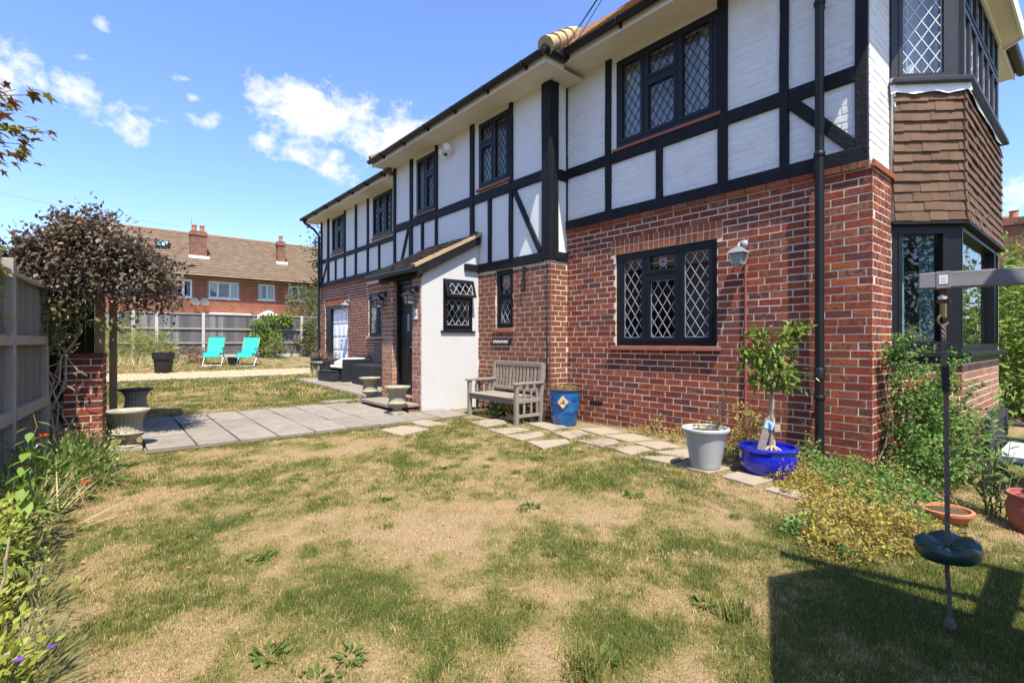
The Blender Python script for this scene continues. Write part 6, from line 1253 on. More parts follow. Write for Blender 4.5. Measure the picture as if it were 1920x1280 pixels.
def ground_cover():
    # (centre x, y, radius, height)
    blobs = [(4.75, 1.62, .32, .22), (5.0, 1.45, .30, .2), (4.55, 1.38, .32, .20), (4.25, 1.40, .30, .15), (4.15, 1.1, .32, .18), (3.85, 1.05, .34, .17), (3.55, 1.02, .30, .15), (3.3, .95, .24, .13), (3.65, .80, .26, .13), (3.95, .78, .25, .14), (4.6, 1.05, .30, .2), (5.1, 1.2, .25, .2), (4.92, 2.15, .22, .20), (5.1, 1.85, .18, .22), (4.80, 2.45, .14, .14), (5.15, 2.3, .16, .24), (3.12, .98, .16, .09), (4.35, 1.66, .2, .1), (3.35, 1.2, .14, .08)]
    P, D = [], []
    for x, y, r_, h in blobs:
        n = int(11000*r_*r_+150); a = RNG.random(n)*6.283; rr = r_*np.sqrt(RNG.random(n))*1.15; X, Y = x+rr*np.cos(a), y+rr*np.sin(a)
        lump = -.15+1.9*fbm(X*6+3, Y*6, 4); Z = gz(X, Y)+h*np.clip(1-(rr/(r_*1.15))**2, 0, 1)*lump*RNG.uniform(.25, 1.05, n)+.012; P.append(np.stack([X, Y, Z], 1)); D.append(np.stack([np.cos(a)*.5, np.sin(a)*.5, np.full(n, .45)], 1)+RNG.normal(0, .4, (n, 3)))
    P, D = np.concatenate(P), np.concatenate(D); f1 = fbm(P[:, 0]*9, P[:, 1]*9, 3); k = ((P[:, 0] < 5.36) | (P[:, 1] < 1.35)) & (f1 > .36); P, D = P[k], D[k]
    f2 = fbm(P[:, 0]*3.2+9, P[:, 1]*3.2, 3)+.35*np.clip((P[:, 0]-4.3), -.5, 1); gk = f2 > .58
    for nm, kk, mt, sz_ in (('ground_cover', ~gk, 'lf_cover', .024), ('ground_cover_greens', gk, 'lf_rose', .030)):
        V, F = leaves(P[kk], D[kk], sz_, .7, .2); o = npmesh(nm, V, F, M[mt]); o['kind'] = 'stuff'
    # straggling sprigs
    Q, E = [], []
    for k in range(230):
        b0 = P[RNG.integers(0, len(P))]; d = np.array([RNG.normal(0, .5), RNG.normal(0, .5), RNG.uniform(.6, 1.4)]); L_ = RNG.uniform(.06, .2)
        for q in range(9): Q.append(b0+d*L_*q/9+RNG.normal(0, .008, 3)); E.append(RNG.normal(0, 1, 3))
    V, F = leaves(np.array(Q), np.array(E), .022, .6, .2); npmesh('ground_cover_sprigs', V, F, M['lf_cover'])['kind'] = 'stuff'
    n = 900; k = RNG.integers(0, len(P), n); B = P[k]; e = B+np.stack([RNG.normal(0, .03, n), RNG.normal(0, .03, n), RNG.uniform(.03, .11, n)], 1); w = np.array([.0016, .0010, 0]); V = np.stack([B-w, B+w, e], 1).reshape(-1, 3); i = np.arange(n)*3
    o = npmesh('ground_cover_stems', V, np.stack([i, i+1, i+2], 1), M['stem']); o['kind'] = 'stuff'
ground_cover()
mass('dry_shrub', (5.15, 3.25, 0), 'low dry yellowing weeds at the foot of the brick wall beside the air brick', 'plant', [((5.22, 3.55, .08), (.12, .22, .10)), ((5.2, 3.15, .06), (.12, .3, .08)), ((5.25, 3.8, .05), (.08, .14, .07))], 700, .035, 'lf_cover', .5, up=.4, zmin=.005)
t = bpy.data.objects['dry_shrub']; P = np.stack([RNG.uniform(5.1, 5.33, 160), RNG.uniform(2.6, 3.9, 160), np.zeros(160)], 1); foliage('dry_stems', P, RNG.normal(0, .7, (160, 3))+np.array([0, 0, .9]), .16, M['dry'], t, width=.05)
mass('leggy_weed', (5.1, 2.3, 0), 'rust and green leafy weeds between the white pot and the cobalt pot', 'plant', [((4.85, 2.28, .18), (.13, .12, .2)), ((5.05, 2.35, .28), (.12, .12, .25))], 900, .034, 'lf_cover', .55, stems=[((5.0, 2.3, 0), (5.08, 2.36, .6), .006), ((4.85, 2.3, 0), (4.88, 2.25, .45), .006)])
def lance_plant(loc, label, n, h, spread, name='leafy_plant', mat='lf_lance', ls=.12):
    t = root(name, loc, label, 'plant'); lm = {}
    for v in range(3):
        V, F = leaves(np.zeros((1, 3)), np.array([[1., 0, .0]]), 1, .30, 0, fold=.3, rng=np.random.default_rng(v+3))
        b = MB(); pts = [(0, 0, 0), (.3, .13, .05), (.65, .12, .03), (1, 0, -.12-.06*v), (.65, -.12, .03), (.3, -.13, .05), (.35, 0, .0), (.7, 0, -.03)]; [b.P(*p) for p in pts]; b.f += [(0, 6, 1), (1, 6, 7, 2), (2, 7, 3), (3, 7, 4), (4, 7, 6, 5), (5, 6, 0)]; lm[v] = b.mesh('leaf', M[mat], True)
    for k in range(n):
        a = random.random()*6.28; e = Vector(loc)+Vector((math.cos(a)*spread*random.random(), math.sin(a)*spread*random.random(), h*random.uniform(.45, 1.05))); b0 = Vector(loc)+Vector((random.gauss(0, .05), random.gauss(0, .05), 0)); pl_ = pline(b0, e, 6, .008)
        MB().tube(pl_, [.005-.0005*i for i in range(7)], 5).build('stem', M['stem_g'], t, fix=False)
        for q in range(10):
            p = Vector(pl_[0]).lerp(Vector(pl_[-1]), .22+.078*q); th = q*2.4+k; d = Vector((math.cos(th), math.sin(th), random.uniform(.15, .7))).normalized(); o = bpy.data.objects.new('leaf', lm[q % 3]); link(o, t)
            qd = d.to_track_quat('X', 'Z'); s = ls*random.uniform(.6, 1.25); o.matrix_basis = Matrix.Translation(p) @ qd.to_matrix().to_4x4() @ Matrix.Scale(s, 4)
    return t
lance_plant((5.12, .55, g1(5.1, .5)-.03), 'tall leafy green plant with lance shaped leaves in front of the bay brickwork', 13, .92, .34)
lance_plant((4.92, .30, g1(4.92, .3)+.24), 'short leafy plant growing out of the red painted pot', 5, .30, .14, ls=.09)
# ------------------------------------------------------------------ left border
P = np.stack([RNG.normal(-.07, .12, 1500), RNG.normal(5.75, .33, 1500), np.zeros(1500)], 1); P[:, 2] = gz(P[:, 0], P[:, 1])
t = root('wildflower_clump', (0, 5.8, 0), 'tangled clump of dry seed heads and thin green stems beside the near urn', 'plant')
D = RNG.normal(0, .33, (1500, 3))+np.array([.05, -.05, 1.1]); foliage('stems', P[:450], D[:450], .30, M['lf_hedge'], t, width=.016, droop=.1); foliage('dry_stems', P[900:], D[900:], .31, M['dry'], t, width=.013, droop=.2); hd = P+unit(D)*(.31*RNG.uniform(.6, 1.15, 1500))[:, None]
foliage('seed_heads', hd[:420], D[:420], .03, M['dry'], t, width=.6); foliage('foliage', P[:700]+np.array([0, 0, .08])+RNG.normal(0, .08, (700, 3)), RNG.normal(0, .6, (700, 3))+np.array([0, 0, .5]), .06, M['lf_hedge'], t, width=.14, zmin=.01)
bd = [((-.12, 5.2, .15), (.24, .4, .2)), ((-.30, 4.7, .2), (.16, .35, .25)), ((-.33, 4.2, .15), (.14, .3, .2)), ((-.1, 5.1, .12), (.2, .25, .13))]
mass('border_plants', (-.3, 4.8, 0), 'shady tangle of olive green plants along the foot of the left fence', 'plant', bd, 1500, .085, 'lf_green', .22, up=.6, zmin=0.)
P = np.stack([RNG.normal(-.30, .10, 500), RNG.uniform(4.0, 6.4, 500), np.zeros(500)], 1); t2 = root('dry_grass_clump', (-.3, 5.2, 0), 'brown withered grass hanging at the foot of the left fence', 'plant'); foliage('blades', P, RNG.normal(0, .5, (500, 3))+np.array([.1, -.1, 1.]), .36, M['dry'], t2, width=.025, droop=.7)
def flower(name, loc, label, cat, mat, stem_h, r_, petals, group, base=None):
    t = root(name, base or (loc[0], loc[1], 0), label, cat, group); L_ = Vector(loc); b0 = Vector(base or (loc[0]+random.uniform(-.05, .05), loc[1]+.03, 0)); MB().tube(pline(b0, L_, 5, .012), .0028, 4).build('stem', M['stem_g'], t, fix=False)
    b = MB()
    for k in range(petals):
        a = k*6.283/petals+random.random()*.3; d = Vector((math.cos(a), math.sin(a), .35)).normalized(); s_ = Vector((-math.sin(a), math.cos(a), 0)); i = len(b.v)
        b.v += [tuple(L_), tuple(L_+d*r_*.6+s_*r_*.45), tuple(L_+d*r_+Vector((0, 0, random.uniform(-.2, .2)*r_))), tuple(L_+d*r_*.6-s_*r_*.45)]; b.f.append((i, i+1, i+2, i+3))
    b.build('petals', M[mat], t, fix=False); return t
for p, lab in (((-.33, 5.22, .53), 'red poppy highest up in front of the brick pier'), ((-.31, 5.05, .44), 'left red poppy of the pair beside the brick pier'), ((-.26, 5.08, .45), 'right red poppy of the pair beside the brick pier'), ((-.36, 4.95, .27), 'red poppy low down in the shade beside the fence'), ((-.03, 4.75, .14), 'red poppy low at the edge of the lawn')): flower('poppy', p, lab, 'flower', 'poppy', 0, .036, 5, 'red poppies in the left border')
for p in ((-.16, 2.05, .22), (-.19, 2.03, .25), (-.13, 2.12, .18), (-.22, 2.2, .16), (-.1, 2.3, .12), (-.26, 1.98, .14)): flower('scabious_flower', p, 'small purple flower on a thin stem at the lower left edge of the lawn', 'flower', 'purple', 0, .014, 7, 'purple flowers in the left border')
# nettle-like plant with single leaves
def nettle(loc, top, label, nl, ls, rng_):
    t = root('nettle_plant', loc, label, 'plant'); pl_ = pline(loc, top, 10, .014); MB().tube(pl_, [.007-.0005*i for i in range(11)], 6).build('stem', M['stem_g'], t, fix=False); b = MB()
    pts = [(0, 0, 0), (.22, .27, .03), (.55, .25, .02), (.8, .12, -.04), (1, 0, -.14), (.8, -.12, -.04), (.55, -.25, .02), (.22, -.27, .03), (.3, 0, -.03), (.65, 0, -.06)]; [b.P(*p) for p in pts]; b.f += [(0, 8, 1), (1, 8, 9, 2), (2, 9, 3), (3, 9, 4), (4, 9, 5), (5, 9, 6), (6, 9, 8, 7), (7, 8, 0)]; me = b.mesh('leaf', M['lf_single'], True)
    for k in range(nl):
        f = .12+.86*k/nl; p = Vector(pl_[0]).lerp(Vector(pl_[-1]), f); th = (k//2)*1.57+(k % 2)*3.14+random.uniform(-.3, .3); d = Vector((math.cos(th), math.sin(th), random.uniform(-.9, -.2))).normalized(); o = bpy.data.objects.new('leaf', me); link(o, t)
        o.matrix_basis = Matrix.Translation(p+d*.02) @ d.to_track_quat('X', 'Z').to_matrix().to_4x4() @ Matrix.Scale(ls*(1.25-.85*f)*random.uniform(.75, 1.2), 4)
nettle((-.30, 3.62, 0), (-.235, 3.72, .76), 'tall nettle like plant with toothed leaves in front of the left fence post', 30, .125, 1)
nettle((-.42, 3.25, 0), (-.43, 3.2, .52), 'shorter leafy nettle like plant at the left edge below the fence', 20, .13, 2); nettle((-.27, 3.15, 0), (-.30, 3.2, .36), 'low leafy plant with toothed leaves beside the grey stake', 14, .11, 3)
t = root('wooden_stake', (-.36, 2.85, 0), 'rough grey broken stake standing in the left border', 'stake'); MB().tube(pline((-.335, 2.75, 0), (-.32, 2.77, .50), 5, .006), [.016, .016, .015, .016, .014, .009], 7).build('stake', M['stem'], t); MB().tube(pline((-.29, 2.78, 0), (-.245, 2.80, .38), 5, .006), [.008, .007, .007, .006, .005, .003], 6).build('stick', M['stem'], t)
mass('border_foliage', (-.3, 2.2, 0), 'bushy yellow green foliage in the lower left corner', 'plant', [((-.36, 2.15, .14), (.16, .35, .16)), ((-.30, 1.80, .08), (.13, .28, .12)), ((-.36, 2.65, .12), (.15, .3, .14)), ((-.27, 1.5, .05), (.12, .2, .08)), ((-.42, 1.95, .28), (.12, .25, .14)), ((-.22, 1.62, .07), (.13, .22, .1)), ((-.26, 2.05, .12), (.12, .25, .14)), ((-.38, 3.2, .16), (.12, .35, .18)), ((-.36, 3.7, .14), (.10, .3, .16))], 4600, .042, 'lf_yellow', .5, up=.3, zmin=0.)
mass('border_herb', (-.2, 2.3, 0), 'feathery green herb spilling onto the lawn edge at the lower left', 'plant', [((-.20, 2.25, .06), (.14, .4, .08)), ((-.17, 1.75, .05), (.1, .3, .07)), ((-.2, 2.9, .06), (.12, .4, .07)), ((-.22, 3.5, .05), (.1, .35, .06))], 1700, .06, 'lf_olive', .12, up=.8, zmin=0.)
P = np.stack([RNG.normal(-.27, .08, 130), RNG.uniform(1.6, 3.8, 130), np.zeros(130)], 1); t = root('dry_stalks', (-.22, 2.8, 0), 'long dry arching flower stalks leaning over the left edge of the lawn', 'plant'); D = RNG.normal(0, .45, (130, 3))+np.array([.15, -.1, 1.0]); foliage('stalks', P, D, .30, M['dry'], t, width=.010, droop=.5)
hd = P+unit(D)*.3; foliage('seed_heads', hd[:60], D[:60], .022, M['lf_yellow'], t, width=.8)
mass('fence_creeper', (-.56, 5.1, 0), 'yellow green creeper hanging over the near fence post at the left edge', 'climber', [((-.60, 5.2, 1.50), (.06, .25, .22)), ((-.60, 5.15, 1.2), (.05, .22, .25)), ((-.58, 5.1, 1.72), (.07, .2, .07))], 500, .055, 'lf_yellow', .5, stems=[((-.6, 5.1, 0), (-.6, 5.15, 1.6), .008)])
# acer, trunk beyond the fence, twigs reaching into the sky at upper left
def acer():
    t = root('acer_tree', (-1.75, 4.3, 0), 'bronze leaved acer branches reaching in at the upper left against the sky', 'tree'); MB().tube([(-1.75, 4.3, 0), (-1.72, 4.3, 1.4), (-1.62, 4.35, 2.6), (-1.5, 4.4, 3.4)], [.09, .075, .06, .03], 10).build('trunk', M['trunk'], t, smooth=True)
    b = MB(); arm = []
    for k in range(5):
        a0, a1 = k*1.2566-.25, k*1.2566+.25; L_ = 1. if k else 1.15; a = k*1.2566; arm.append([(math.cos(a)*L_, math.sin(a)*L_)])
    pts = []
    for k in range(5): a = k*1.2566; L_ = (.62, .55, .40, .40, .55)[k]; pts += [(L_*math.cos(a-.22)*.62, L_*math.sin(a-.22)*.62), (L_*math.cos(a), L_*math.sin(a)), (L_*math.cos(a+.22)*.62, L_*math.sin(a+.22)*.62), (.22*math.cos(a+.63), .22*math.sin(a+.63))]
    c = b.P(.0, 0, .02); ids = [b.P(x+.1, y, -.25*(x*x+y*y)) for x, y in pts]; b.f += [(c, ids[i], ids[(i+1) % len(ids)]) for i in range(len(ids))]; me = b.mesh('leaf', M['lf_acer_o'])
    # branch ends as they stand: (start, end)
    brs = []
    def at(x, y, f):                                          # a twig end given by bearing, height and distance
        u, v = (x-960)/945, (640-y)/945; return Vector((u*f*.7672+f*.6414, -u*f*.6414+f*.7672, 1.15+v*f))
    for (x0, y0, x1, y1, f, n) in ((-60, 180, 78, 178, 3.3, 20), (-60, 250, 70, 238, 3.35, 24), (-60, 215, 40, 205, 3.5, 16), (-60, 285, 50, 295, 3.3, 18), (-80, 240, 92, 247, 3.4, 14), (-70, 330, 5, 318, 3.3, 7), (-60, 190, 30, 168, 3.6, 10), (-70, 262, 62, 272, 3.45, 10)): brs.append((at(x0, y0, f), at(x1, y1, f), n))
    for p, q, n in brs:
        MB().tube(pline((-1.6, 4.36, 2.3), tuple(p), 5, .03)+[tuple(q)], [.018, .014, .011, .008, .006, .005, .002], 5).build('branch', M['trunk'], t, fix=False)
        for k in range(n):
            s = p.lerp(q, random.uniform(.1, 1.02))+Vector((random.gauss(0, .03), random.gauss(0, .06), random.gauss(0, .035))); o = bpy.data.objects.new('leaf', me); link(o, t)
            d = Vector((random.uniform(.2, 1), random.uniform(-.7, .5), random.uniform(-.55, .05))).normalized(); o.matrix_basis = Matrix.Translation(s) @ d.to_track_quat('X', 'Z').to_matrix().to_4x4() @ Matrix.Rotation(random.uniform(-.7, .7), 4, 'X') @ Matrix.Scale(random.uniform(.065, .125), 4)
    P, D = clumps(3200, (-1.75, 4.4, 3.0), (.75, .9, .75), 110, .12); k = (P[:, 0] < -.75); foliage('crown', P[k], D[k], .085, M['lf_acer'], t, width=.7)
acer()
# ------------------------------------------------------------------ far end of the garden
zf = g1(3, 22.5)
mass('bamboo_shrub', (1.0, 21.8, zf), 'large pale green grassy shrub in front of the back fence on the left', 'shrub', [((.75, 21.6, zf+.55), (.95, .6, .65)), ((1.6, 21.8, zf+.45), (.6, .5, .5)), ((.1, 22, zf+.6), (.6, .5, .6)), ((1.2, 21.4, zf+.3), (.8, .5, .35))], 4200, .22, 'lf_yellow', .10, droop=.7, up=.5, zmin=zf)
mass('dark_shrub', (2.0, 22.6, zf), 'dark green leafy shrub behind the large black planter', 'shrub', [((1.85, 21.9, zf+.35), (.4, .35, .4)), ((2.1, 22.6, zf+.65), (.22, .25, .45))], 900, .09, 'lf_green', .5, zmin=zf)
P = np.stack([RNG.normal(1.0, .8, 500), RNG.normal(20.6, .35, 500), np.full(500, zf-.06)], 1); t = root('dry_grass_clump', (1.0, 20.6, zf), 'pale dry grass fringe in front of the grassy shrub', 'plant'); foliage('blades', P, RNG.normal(0, .45, (500, 3))+np.array([0, 0, 1]), .45, M['dry'], t, width=.05, droop=.6)
mass('red_shrub', (2.75, 21.9, zf), 'low shrub with red leaves between the black planter and the recliners', 'shrub', [((2.65, 21.8, zf+.28), (.48, .35, .32)), ((3.0, 22.0, zf+.25), (.3, .3, .28))], 1300, .07, 'lf_red', .5, zmin=zf)
mass('fence_creeper', (6.0, 23.7, zf), 'bright green creeper covering the back fence behind the right recliner', 'climber', [((6.2, 23.75, zf+1.35), (.62, .16, .62)), ((6.0, 23.65, zf+.65), (.5, .25, .5)), ((5.5, 23.75, zf+1.15), (.25, .13, .6)), ((6.6, 23.8, zf+1.75), (.45, .14, .18))], 2600, .11, 'lf_hedge', .6)
mass('berry_shrub', (6.05, 23.0, zf), 'dry brownish shrub under the bright creeper on the back fence', 'shrub', [((6.05, 23.0, zf+.45), (.5, .3, .45))], 700, .08, 'lf_olive', .5, zmin=zf)
mass('ivy', (7.75, 23.6, zf), 'ivy column on the back fence beside the garage corner', 'climber', [((7.85, 23.7, zf+1.35), (.42, .2, .55)), ((7.75, 23.6, zf+.6), (.36, .25, .5)), ((7.2, 23.7, zf+.75), (.25, .1, .12))], 1700, .10, 'lf_olive', .6)
mass('pillar_shrub', (9.0, 27.6, .5), 'upright shrub with bare stems standing behind the back fence by the house', 'shrub', [((8.7, 27.6, 3.2), (.75, .6, 1.0)), ((9.4, 27.6, 2.9), (.6, .6, 1.1))], 2000, .14, 'lf_olive', .5, up=.5, stems=[((8.9, 27.6, .3), (8.6, 27.6, 3.2), .07), ((9.0, 27.6, .3), (9.2, 27.6, 3.4), .06), ((9.2, 27.6, .3), (9.5, 27.6, 3.), .05)])
mass('evergreen_tree', (12.2, 32.5, .4), 'dark evergreen tree showing past the far corner of the house', 'tree', [((12.1, 32.5, 6.8), (1.3, 1.2, 1.7)), ((12.4, 32.5, 4.8), (1.5, 1.2, 1.6)), ((12.0, 32.5, 3.2), (1.4, 1.2, 1.3))], 4200, .22, 'lf_dark', .6, stems=[((12.2, 32.5, .2), (12.2, 32.5, 6), .16)])
# ------------------------------------------------------------------ terrace beyond the fence
tr = root('terrace_house', (5, 35.2, .5), 'long red brick terrace with a tiled roof and two chimneys beyond the back fence', 'house'); FT_ = Fr((0, 35.2, 0), (1, 0, 0), (0, -1, 0))
TX0, TX1 = .45, 24.
TH = [(1.05, 2.75, 3.8, 4.82), (3.65, 4.63, 3.75, 4.82), (5.48, 7.13, 3.79, 4.81), (8.23, 9.22, 3.83, 4.84), (10.05, 11.3, 3.86, 4.84), (13.5, 15, 3.8, 4.84)]
wall(FT_, TX0, TX1, 0, 5.0, TH, M['terrace_mortar'], parent=tr); BR_ = MB(FT_)
for k in range(31, 66):
    z = k*.075+.005; a = TX0-(.11 if k % 2 else 0)
    while a < 13.:
        if not any(h[0]-.02 < a+.11 < h[1]+.02 and h[2]-.03 < z+.03 < h[3]+.03 for h in TH): i0 = len(BR_.v); [BR_.P(x, .004, y) for x, y in ((a, z), (a+.215, z), (a+.215, z+.065), (a, z+.065))]; BR_.f.append((i0, i0+1, i0+2, i0+3))
        a += .225
BR_.build('brickwork', M['terrace_brick'], tr, fix=False)['kind'] = 'stuff'
for n_, (a0, a1, z0, z1) in enumerate(TH):
    mt = M['sage_frame'] if n_ in (2, 3) else M['white_frame']; w_ = (a1-a0)
    sp = [(a0+.06, a0+w_*.28, z0+.07, z1-.07), (a0+w_*.28+.06, a1-w_*.28-.06, z0+.07, z1-.07), (a1-w_*.28, a1-.06, z0+.07, z1-.07)] if w_ > 1.5 else [(a0+.06, a0+w_*.52, z0+.07, z1-.07), (a0+w_*.52+.06, a1-.06, z0+.07, z1-.07)]
    window(FT_, a0, a1, z0, z1, -.07, sp, mat=mt, lead=None, sash=.03, room=.8, parent=tr, cur=[(a0+.05, a0+w_*.3, 'curtain_w'), (a1-w_*.25, a1-.05, 'curtain_w')], sill=(.05, .05, 'white_frame'))
MB().box(TX0-.2, TX1, 34.75, 35.2, 4.97, 5.0).build('soffit', M['white_frame'], tr); MB().box(TX0-.2, TX1, 34.70, 34.75, 4.93, 5.06).build('fascia', M['terrace_tile'], tr); MB().tube([(TX0-.2, 34.66, 5.03), (TX1, 34.66, 5.03)], .055, 8).build('gutter', M['black'], tr)
rp2 = math.atan(.70); b = MB(); b.poly([(TX0-.3, 34.6, 5.03), (TX1, 34.6, 5.03), (TX1, 39.2, 5.03+4.6*.7), (TX0-.3, 39.2, 5.03+4.6*.7)]); b.poly([(TX0-.3, 43.8, 5.03), (TX1, 43.8, 5.03), (TX1, 39.2, 8.25), (TX0-.3, 39.2, 8.25)]); b.build('roof', M['terrace_tile'], tr, fix=False)
tiles((TX0-.3, 34.55, 5.0), (1, 0, 0), (0, math.cos(rp2), math.sin(rp2)), 15.5, 5.55, M['terrace_tile'], gauge=.30, w=.33, parent=tr, lift=.05)
MB().tube([(TX0-.3, 39.2, 8.26), (TX1, 39.2, 8.26)], .10, 8).build('ridge_tiles', M['tile_lichen'], tr)
def chim(x0, x1, y0, y1, z0, z1, npots):
    b = MB(); b.box(x0, x1, y0, y1, z0, z1-.3); b.box(x0-.05, x1+.05, y0-.05, y1+.05, z1-.3, z1-.12); b.box(x0, x1, y0, y1, z1-.12, z1); c = b.build('chimney', M['far_brick'], tr, bevel=.02)
    zr = 5.03+.7*(y0-34.6); MB().box(x0-.12, x1+.12, y0-.10, y0-.01, zr-.15, zr+.16).build('flashing', M['white_frame'], c)
    for k in range(npots): xx = (x0+x1)/2+(k-(npots-1)/2)*.42; MB().lathe([(.13, 0), (.12, .3), (.15, .32), (.15, .38), (.1, .38)], (xx, (y0+y1)/2, z1), 12).build('chimney_pot', M['terracotta'], c, smooth=True)
    return c
chim(4.72, 5.58, 36.4, 37.0, 5.9, 8.0, 2); chim(9.80, 10.28, 36.6, 37.1, 6.1, 8.0, 1)
sk = MB(); c0 = Vector((3.0, 37.05, 6.83)); u_ = Vector((0, math.cos(rp2), math.sin(rp2))); n_ = Vector((0, -math.sin(rp2), math.cos(rp2))); FK = lambda a, n, z: c0+Vector((a, 0, 0))+u_*z+n_*n
MB(FK).box(0, .72, 0, .12, 0, .75).build('skylight', M['black'], tr); MB(FK).box(.06, .66, .121, .125, .06, .69).build('skylight_pane', M['skyglass'], tr)
MB(FT_).box(5.42, 7.65, .0, .8, 2.72, 2.86).build('flat_canopy', M['white_frame'], tr, bevel=.02); MB(FT_).prism([(8.05, 2.70), (9.42, 2.70), (9.42, 2.78), (8.74, 3.13), (8.05, 2.78)], 0, .7).build('door_canopy', M['white_frame'], tr)
for x, lab in ((4.72, 'grey satellite dish, the left one of two on the terrace wall'), (5.22, 'grey satellite dish, the right one of two on the terrace wall')):
    t = root('satellite_dish', (x, 35.1, 3.5), lab, 'satellite dish', 'satellite dishes on the terrace'); b = MB(); b.lathe([(0, -.06), (.12, -.045), (.24, 0), (.25, .01), (.12, -.03), (0, -.045)], seg=20); o = b.build('dish', M['dish'], t, world=False, smooth=True); o.matrix_basis = Matrix.Translation((0, -.35, 0)) @ Vector((.35, -1, .35)).to_track_quat('Z', 'Y').to_matrix().to_4x4()
    MB().tube([(0, 0, -.1), (0, -.2, -.12), (0, -.33, -.02)], .02, 6).build('bracket', M['black_metal'], t, world=False); MB().tube([(0, -.36, -.2), (.12, -.62, .02)], .012, 5).build('arm', M['black_metal'], t, world=False)
ae = root('television_aerial', (4.80, 36.7, 8.0), 'thin television aerial on the larger terrace chimney', 'aerial'); b = MB(); b.tube([(0, 0, -.5), (0, 0, .75)], .02, 6).build('mast', M['steel'], ae, world=False); MB().tube([(-.55, 0, .62), (.8, 0, .55)], .012, 5).build('boom', M['steel'], ae, world=False)
for k in range(9): x = -.5+k*.155; MB().tube([(x, 0, .48-.008*k), (x, 0, .74-.008*k)], .008, 4).build('element', M['steel'], ae, world=False)
tw = root('telephone_wire', (-3, 23.3, 6), 'thin grey wire sagging across the sky to the terrace', 'wire'); s0, e0 = Vector((-3.4, 23.0, 6.08)), Vector((4.3, 36.8, 8.2)); MB().tube([tuple(s0.lerp(e0, k/14)-Vector((0, 0, .5*(k/14)*(1-k/14)))) for k in range(15)], .010, 5).build('strand', M['wire'], tw)
# ------------------------------------------------------------------ right edge
mass('garden_hedge', (12.6, .9, -.3), 'tall bright green hedge beyond the bay at the right edge', 'hedge', [((12.4, 1.1, .6), (1.2, 1.1, 1.0)), ((12.8, .7, 1.5), (1.2, 1.2, 1.0)), ((12.2, -.1, .8), (1.2, 1.2, 1.1)), ((13.2, 1.6, 1.6), (1.2, 1.0, 1.2)), ((13.4, .2, 2.0), (1.0, 1.0, .9))], 9000, .13, 'lf_hedge', .55, stems=[((12.6, .9, -.3), (12.6, .9, 1.6), .08)])
nh = root('neighbour_house', (26, 2.5, 0), 'brick chimney and wall of a neighbouring house seen past the bay', 'house'); MB().box(24.6, 32, 1.0, 9, -.3, 3.4).build('wall', M['far_brick'], nh)
b = MB(); b.poly([(24.3, .7, 3.3), (24.3, 9.3, 3.3), (28, 5, 6.0)]); b.poly([(24.3, .7, 3.3), (32.3, .7, 3.3), (28, 5, 6.)]); b.build('roof', M['terrace_tile'], nh, fix=False)
b = MB(); b.box(24.9, 25.6, 2.0, 2.7, 3, 5.25); b.box(24.82, 25.68, 1.92, 2.78, 5.25, 5.42); b.box(24.9, 25.6, 2.0, 2.7, 5.42, 5.5); c = b.build('chimney', M['far_brick'], nh); MB().lathe([(.13, 0), (.12, .25), (.15, .27), (.1, .27)], (25.15, 2.3, 5.5), 10).build('chimney_pot', M['terracotta'], c); MB().tube([(25.35, 2.3, 5.53), (25.55, 2.6, 5.62)], .1, 8).build('ridge_tile', M['terracotta'], c)
mass('far_shrub', (20, 1.4, 0), 'pale green shrub in front of the neighbouring house', 'shrub', [((20, 1.5, 2.6), (1.1, 1.3, 1.0)), ((20.3, 1.5, 1.3), (1.2, 1.4, 1.2))], 2200, .2, 'lf_olive', .5)
nb = root('neighbour_house', (-12, 8, 0), 'brick house with a hipped tiled roof left of the garden, mirrored in the window panes', 'house')
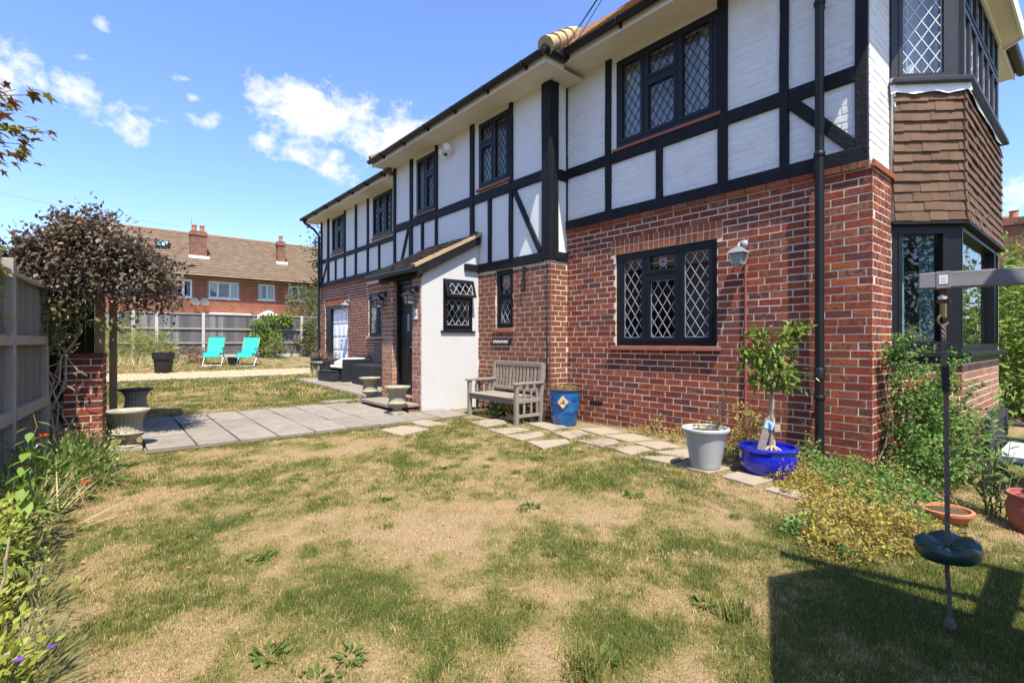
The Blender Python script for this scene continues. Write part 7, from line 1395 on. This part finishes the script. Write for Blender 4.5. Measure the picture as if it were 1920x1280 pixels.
MB().box(-17, -9.5, -1, 17, -.3, 4.6).build('wall', M['far_brick'], nb); b = MB(); A = [(-17.4, -1.4, 4.55), (-9.1, -1.4, 4.55), (-9.1, 17.4, 4.55), (-17.4, 17.4, 4.55)]; t_ = [(-13.2, 3, 7.9), (-13.2, 13, 7.9)]
b.poly([A[0], A[1], t_[0]]); b.poly([A[1], A[2], t_[1], t_[0]]); b.poly([A[2], A[3], t_[1]]); b.poly([A[3], A[0], t_[0], t_[1]]); b.build('roof', M['terrace_tile'], nb, fix=False)
for k, (y, z) in enumerate(((1.5, .9), (7, .9), (12.5, .9), (1.5, 3.1), (7, 3.1), (12.5, 3.1))): b = MB(); b.box(-9.49, -9.44, y, y+1.6, z, z+1.15); b.build('window', M['white_frame'], nb); MB().box(-9.439, -9.43, y+.1, y+1.5, z+.1, z+1.05).build('pane', M['black'], nb)
mass('boundary_hedge', (22, -3.5, 0), 'long green hedge right of the garden, mirrored in the long bay window pane', 'hedge', [((x, -3.6+.3*math.sin(x*2), .8+.25*math.sin(x)), (.9, .6, 1.0)) for x in np.arange(15, 36, 1.3)], 9000, .17, 'lf_hedge', .5)
mass('side_hedge', (-4.6, 6, 0), 'clipped green hedge in the next garden beyond the left fence', 'hedge', [((-4.6+.2*math.sin(y), y, .75), (.6, .9, .85)) for y in np.arange(-3, 16, 1.3)], 7000, .13, 'lf_green', .5)
# garden behind the camera, which the window panes mirror
mass('boundary_hedge', (1.5, -9, 0), 'long green hedge behind the viewer mirrored in the bay window', 'hedge', [((x, -9+.4*math.sin(x*2), 1.0+.3*math.sin(x)), (.9, .7, 1.2)) for x in np.arange(-5, 9, 1.3)], 9000, .16, 'lf_green', .5)
for k, (x, y, h) in enumerate(((3.2, -11.5, 5.5), (6.6, -12.5, 6.5))): mass('garden_tree', (x, y, 0), ('round leafy tree' if k else 'smaller leafy tree')+' behind the viewer mirrored in the window glass', 'tree', [((x, y, h*.62), (1.5, 1.4, h*.32)), ((x+.7, y+.3, h*.5), (1., 1., h*.22))], 3200, .2, 'lf_dark', .5, stems=[((x, y, 0), (x, y, h*.7), .13)])
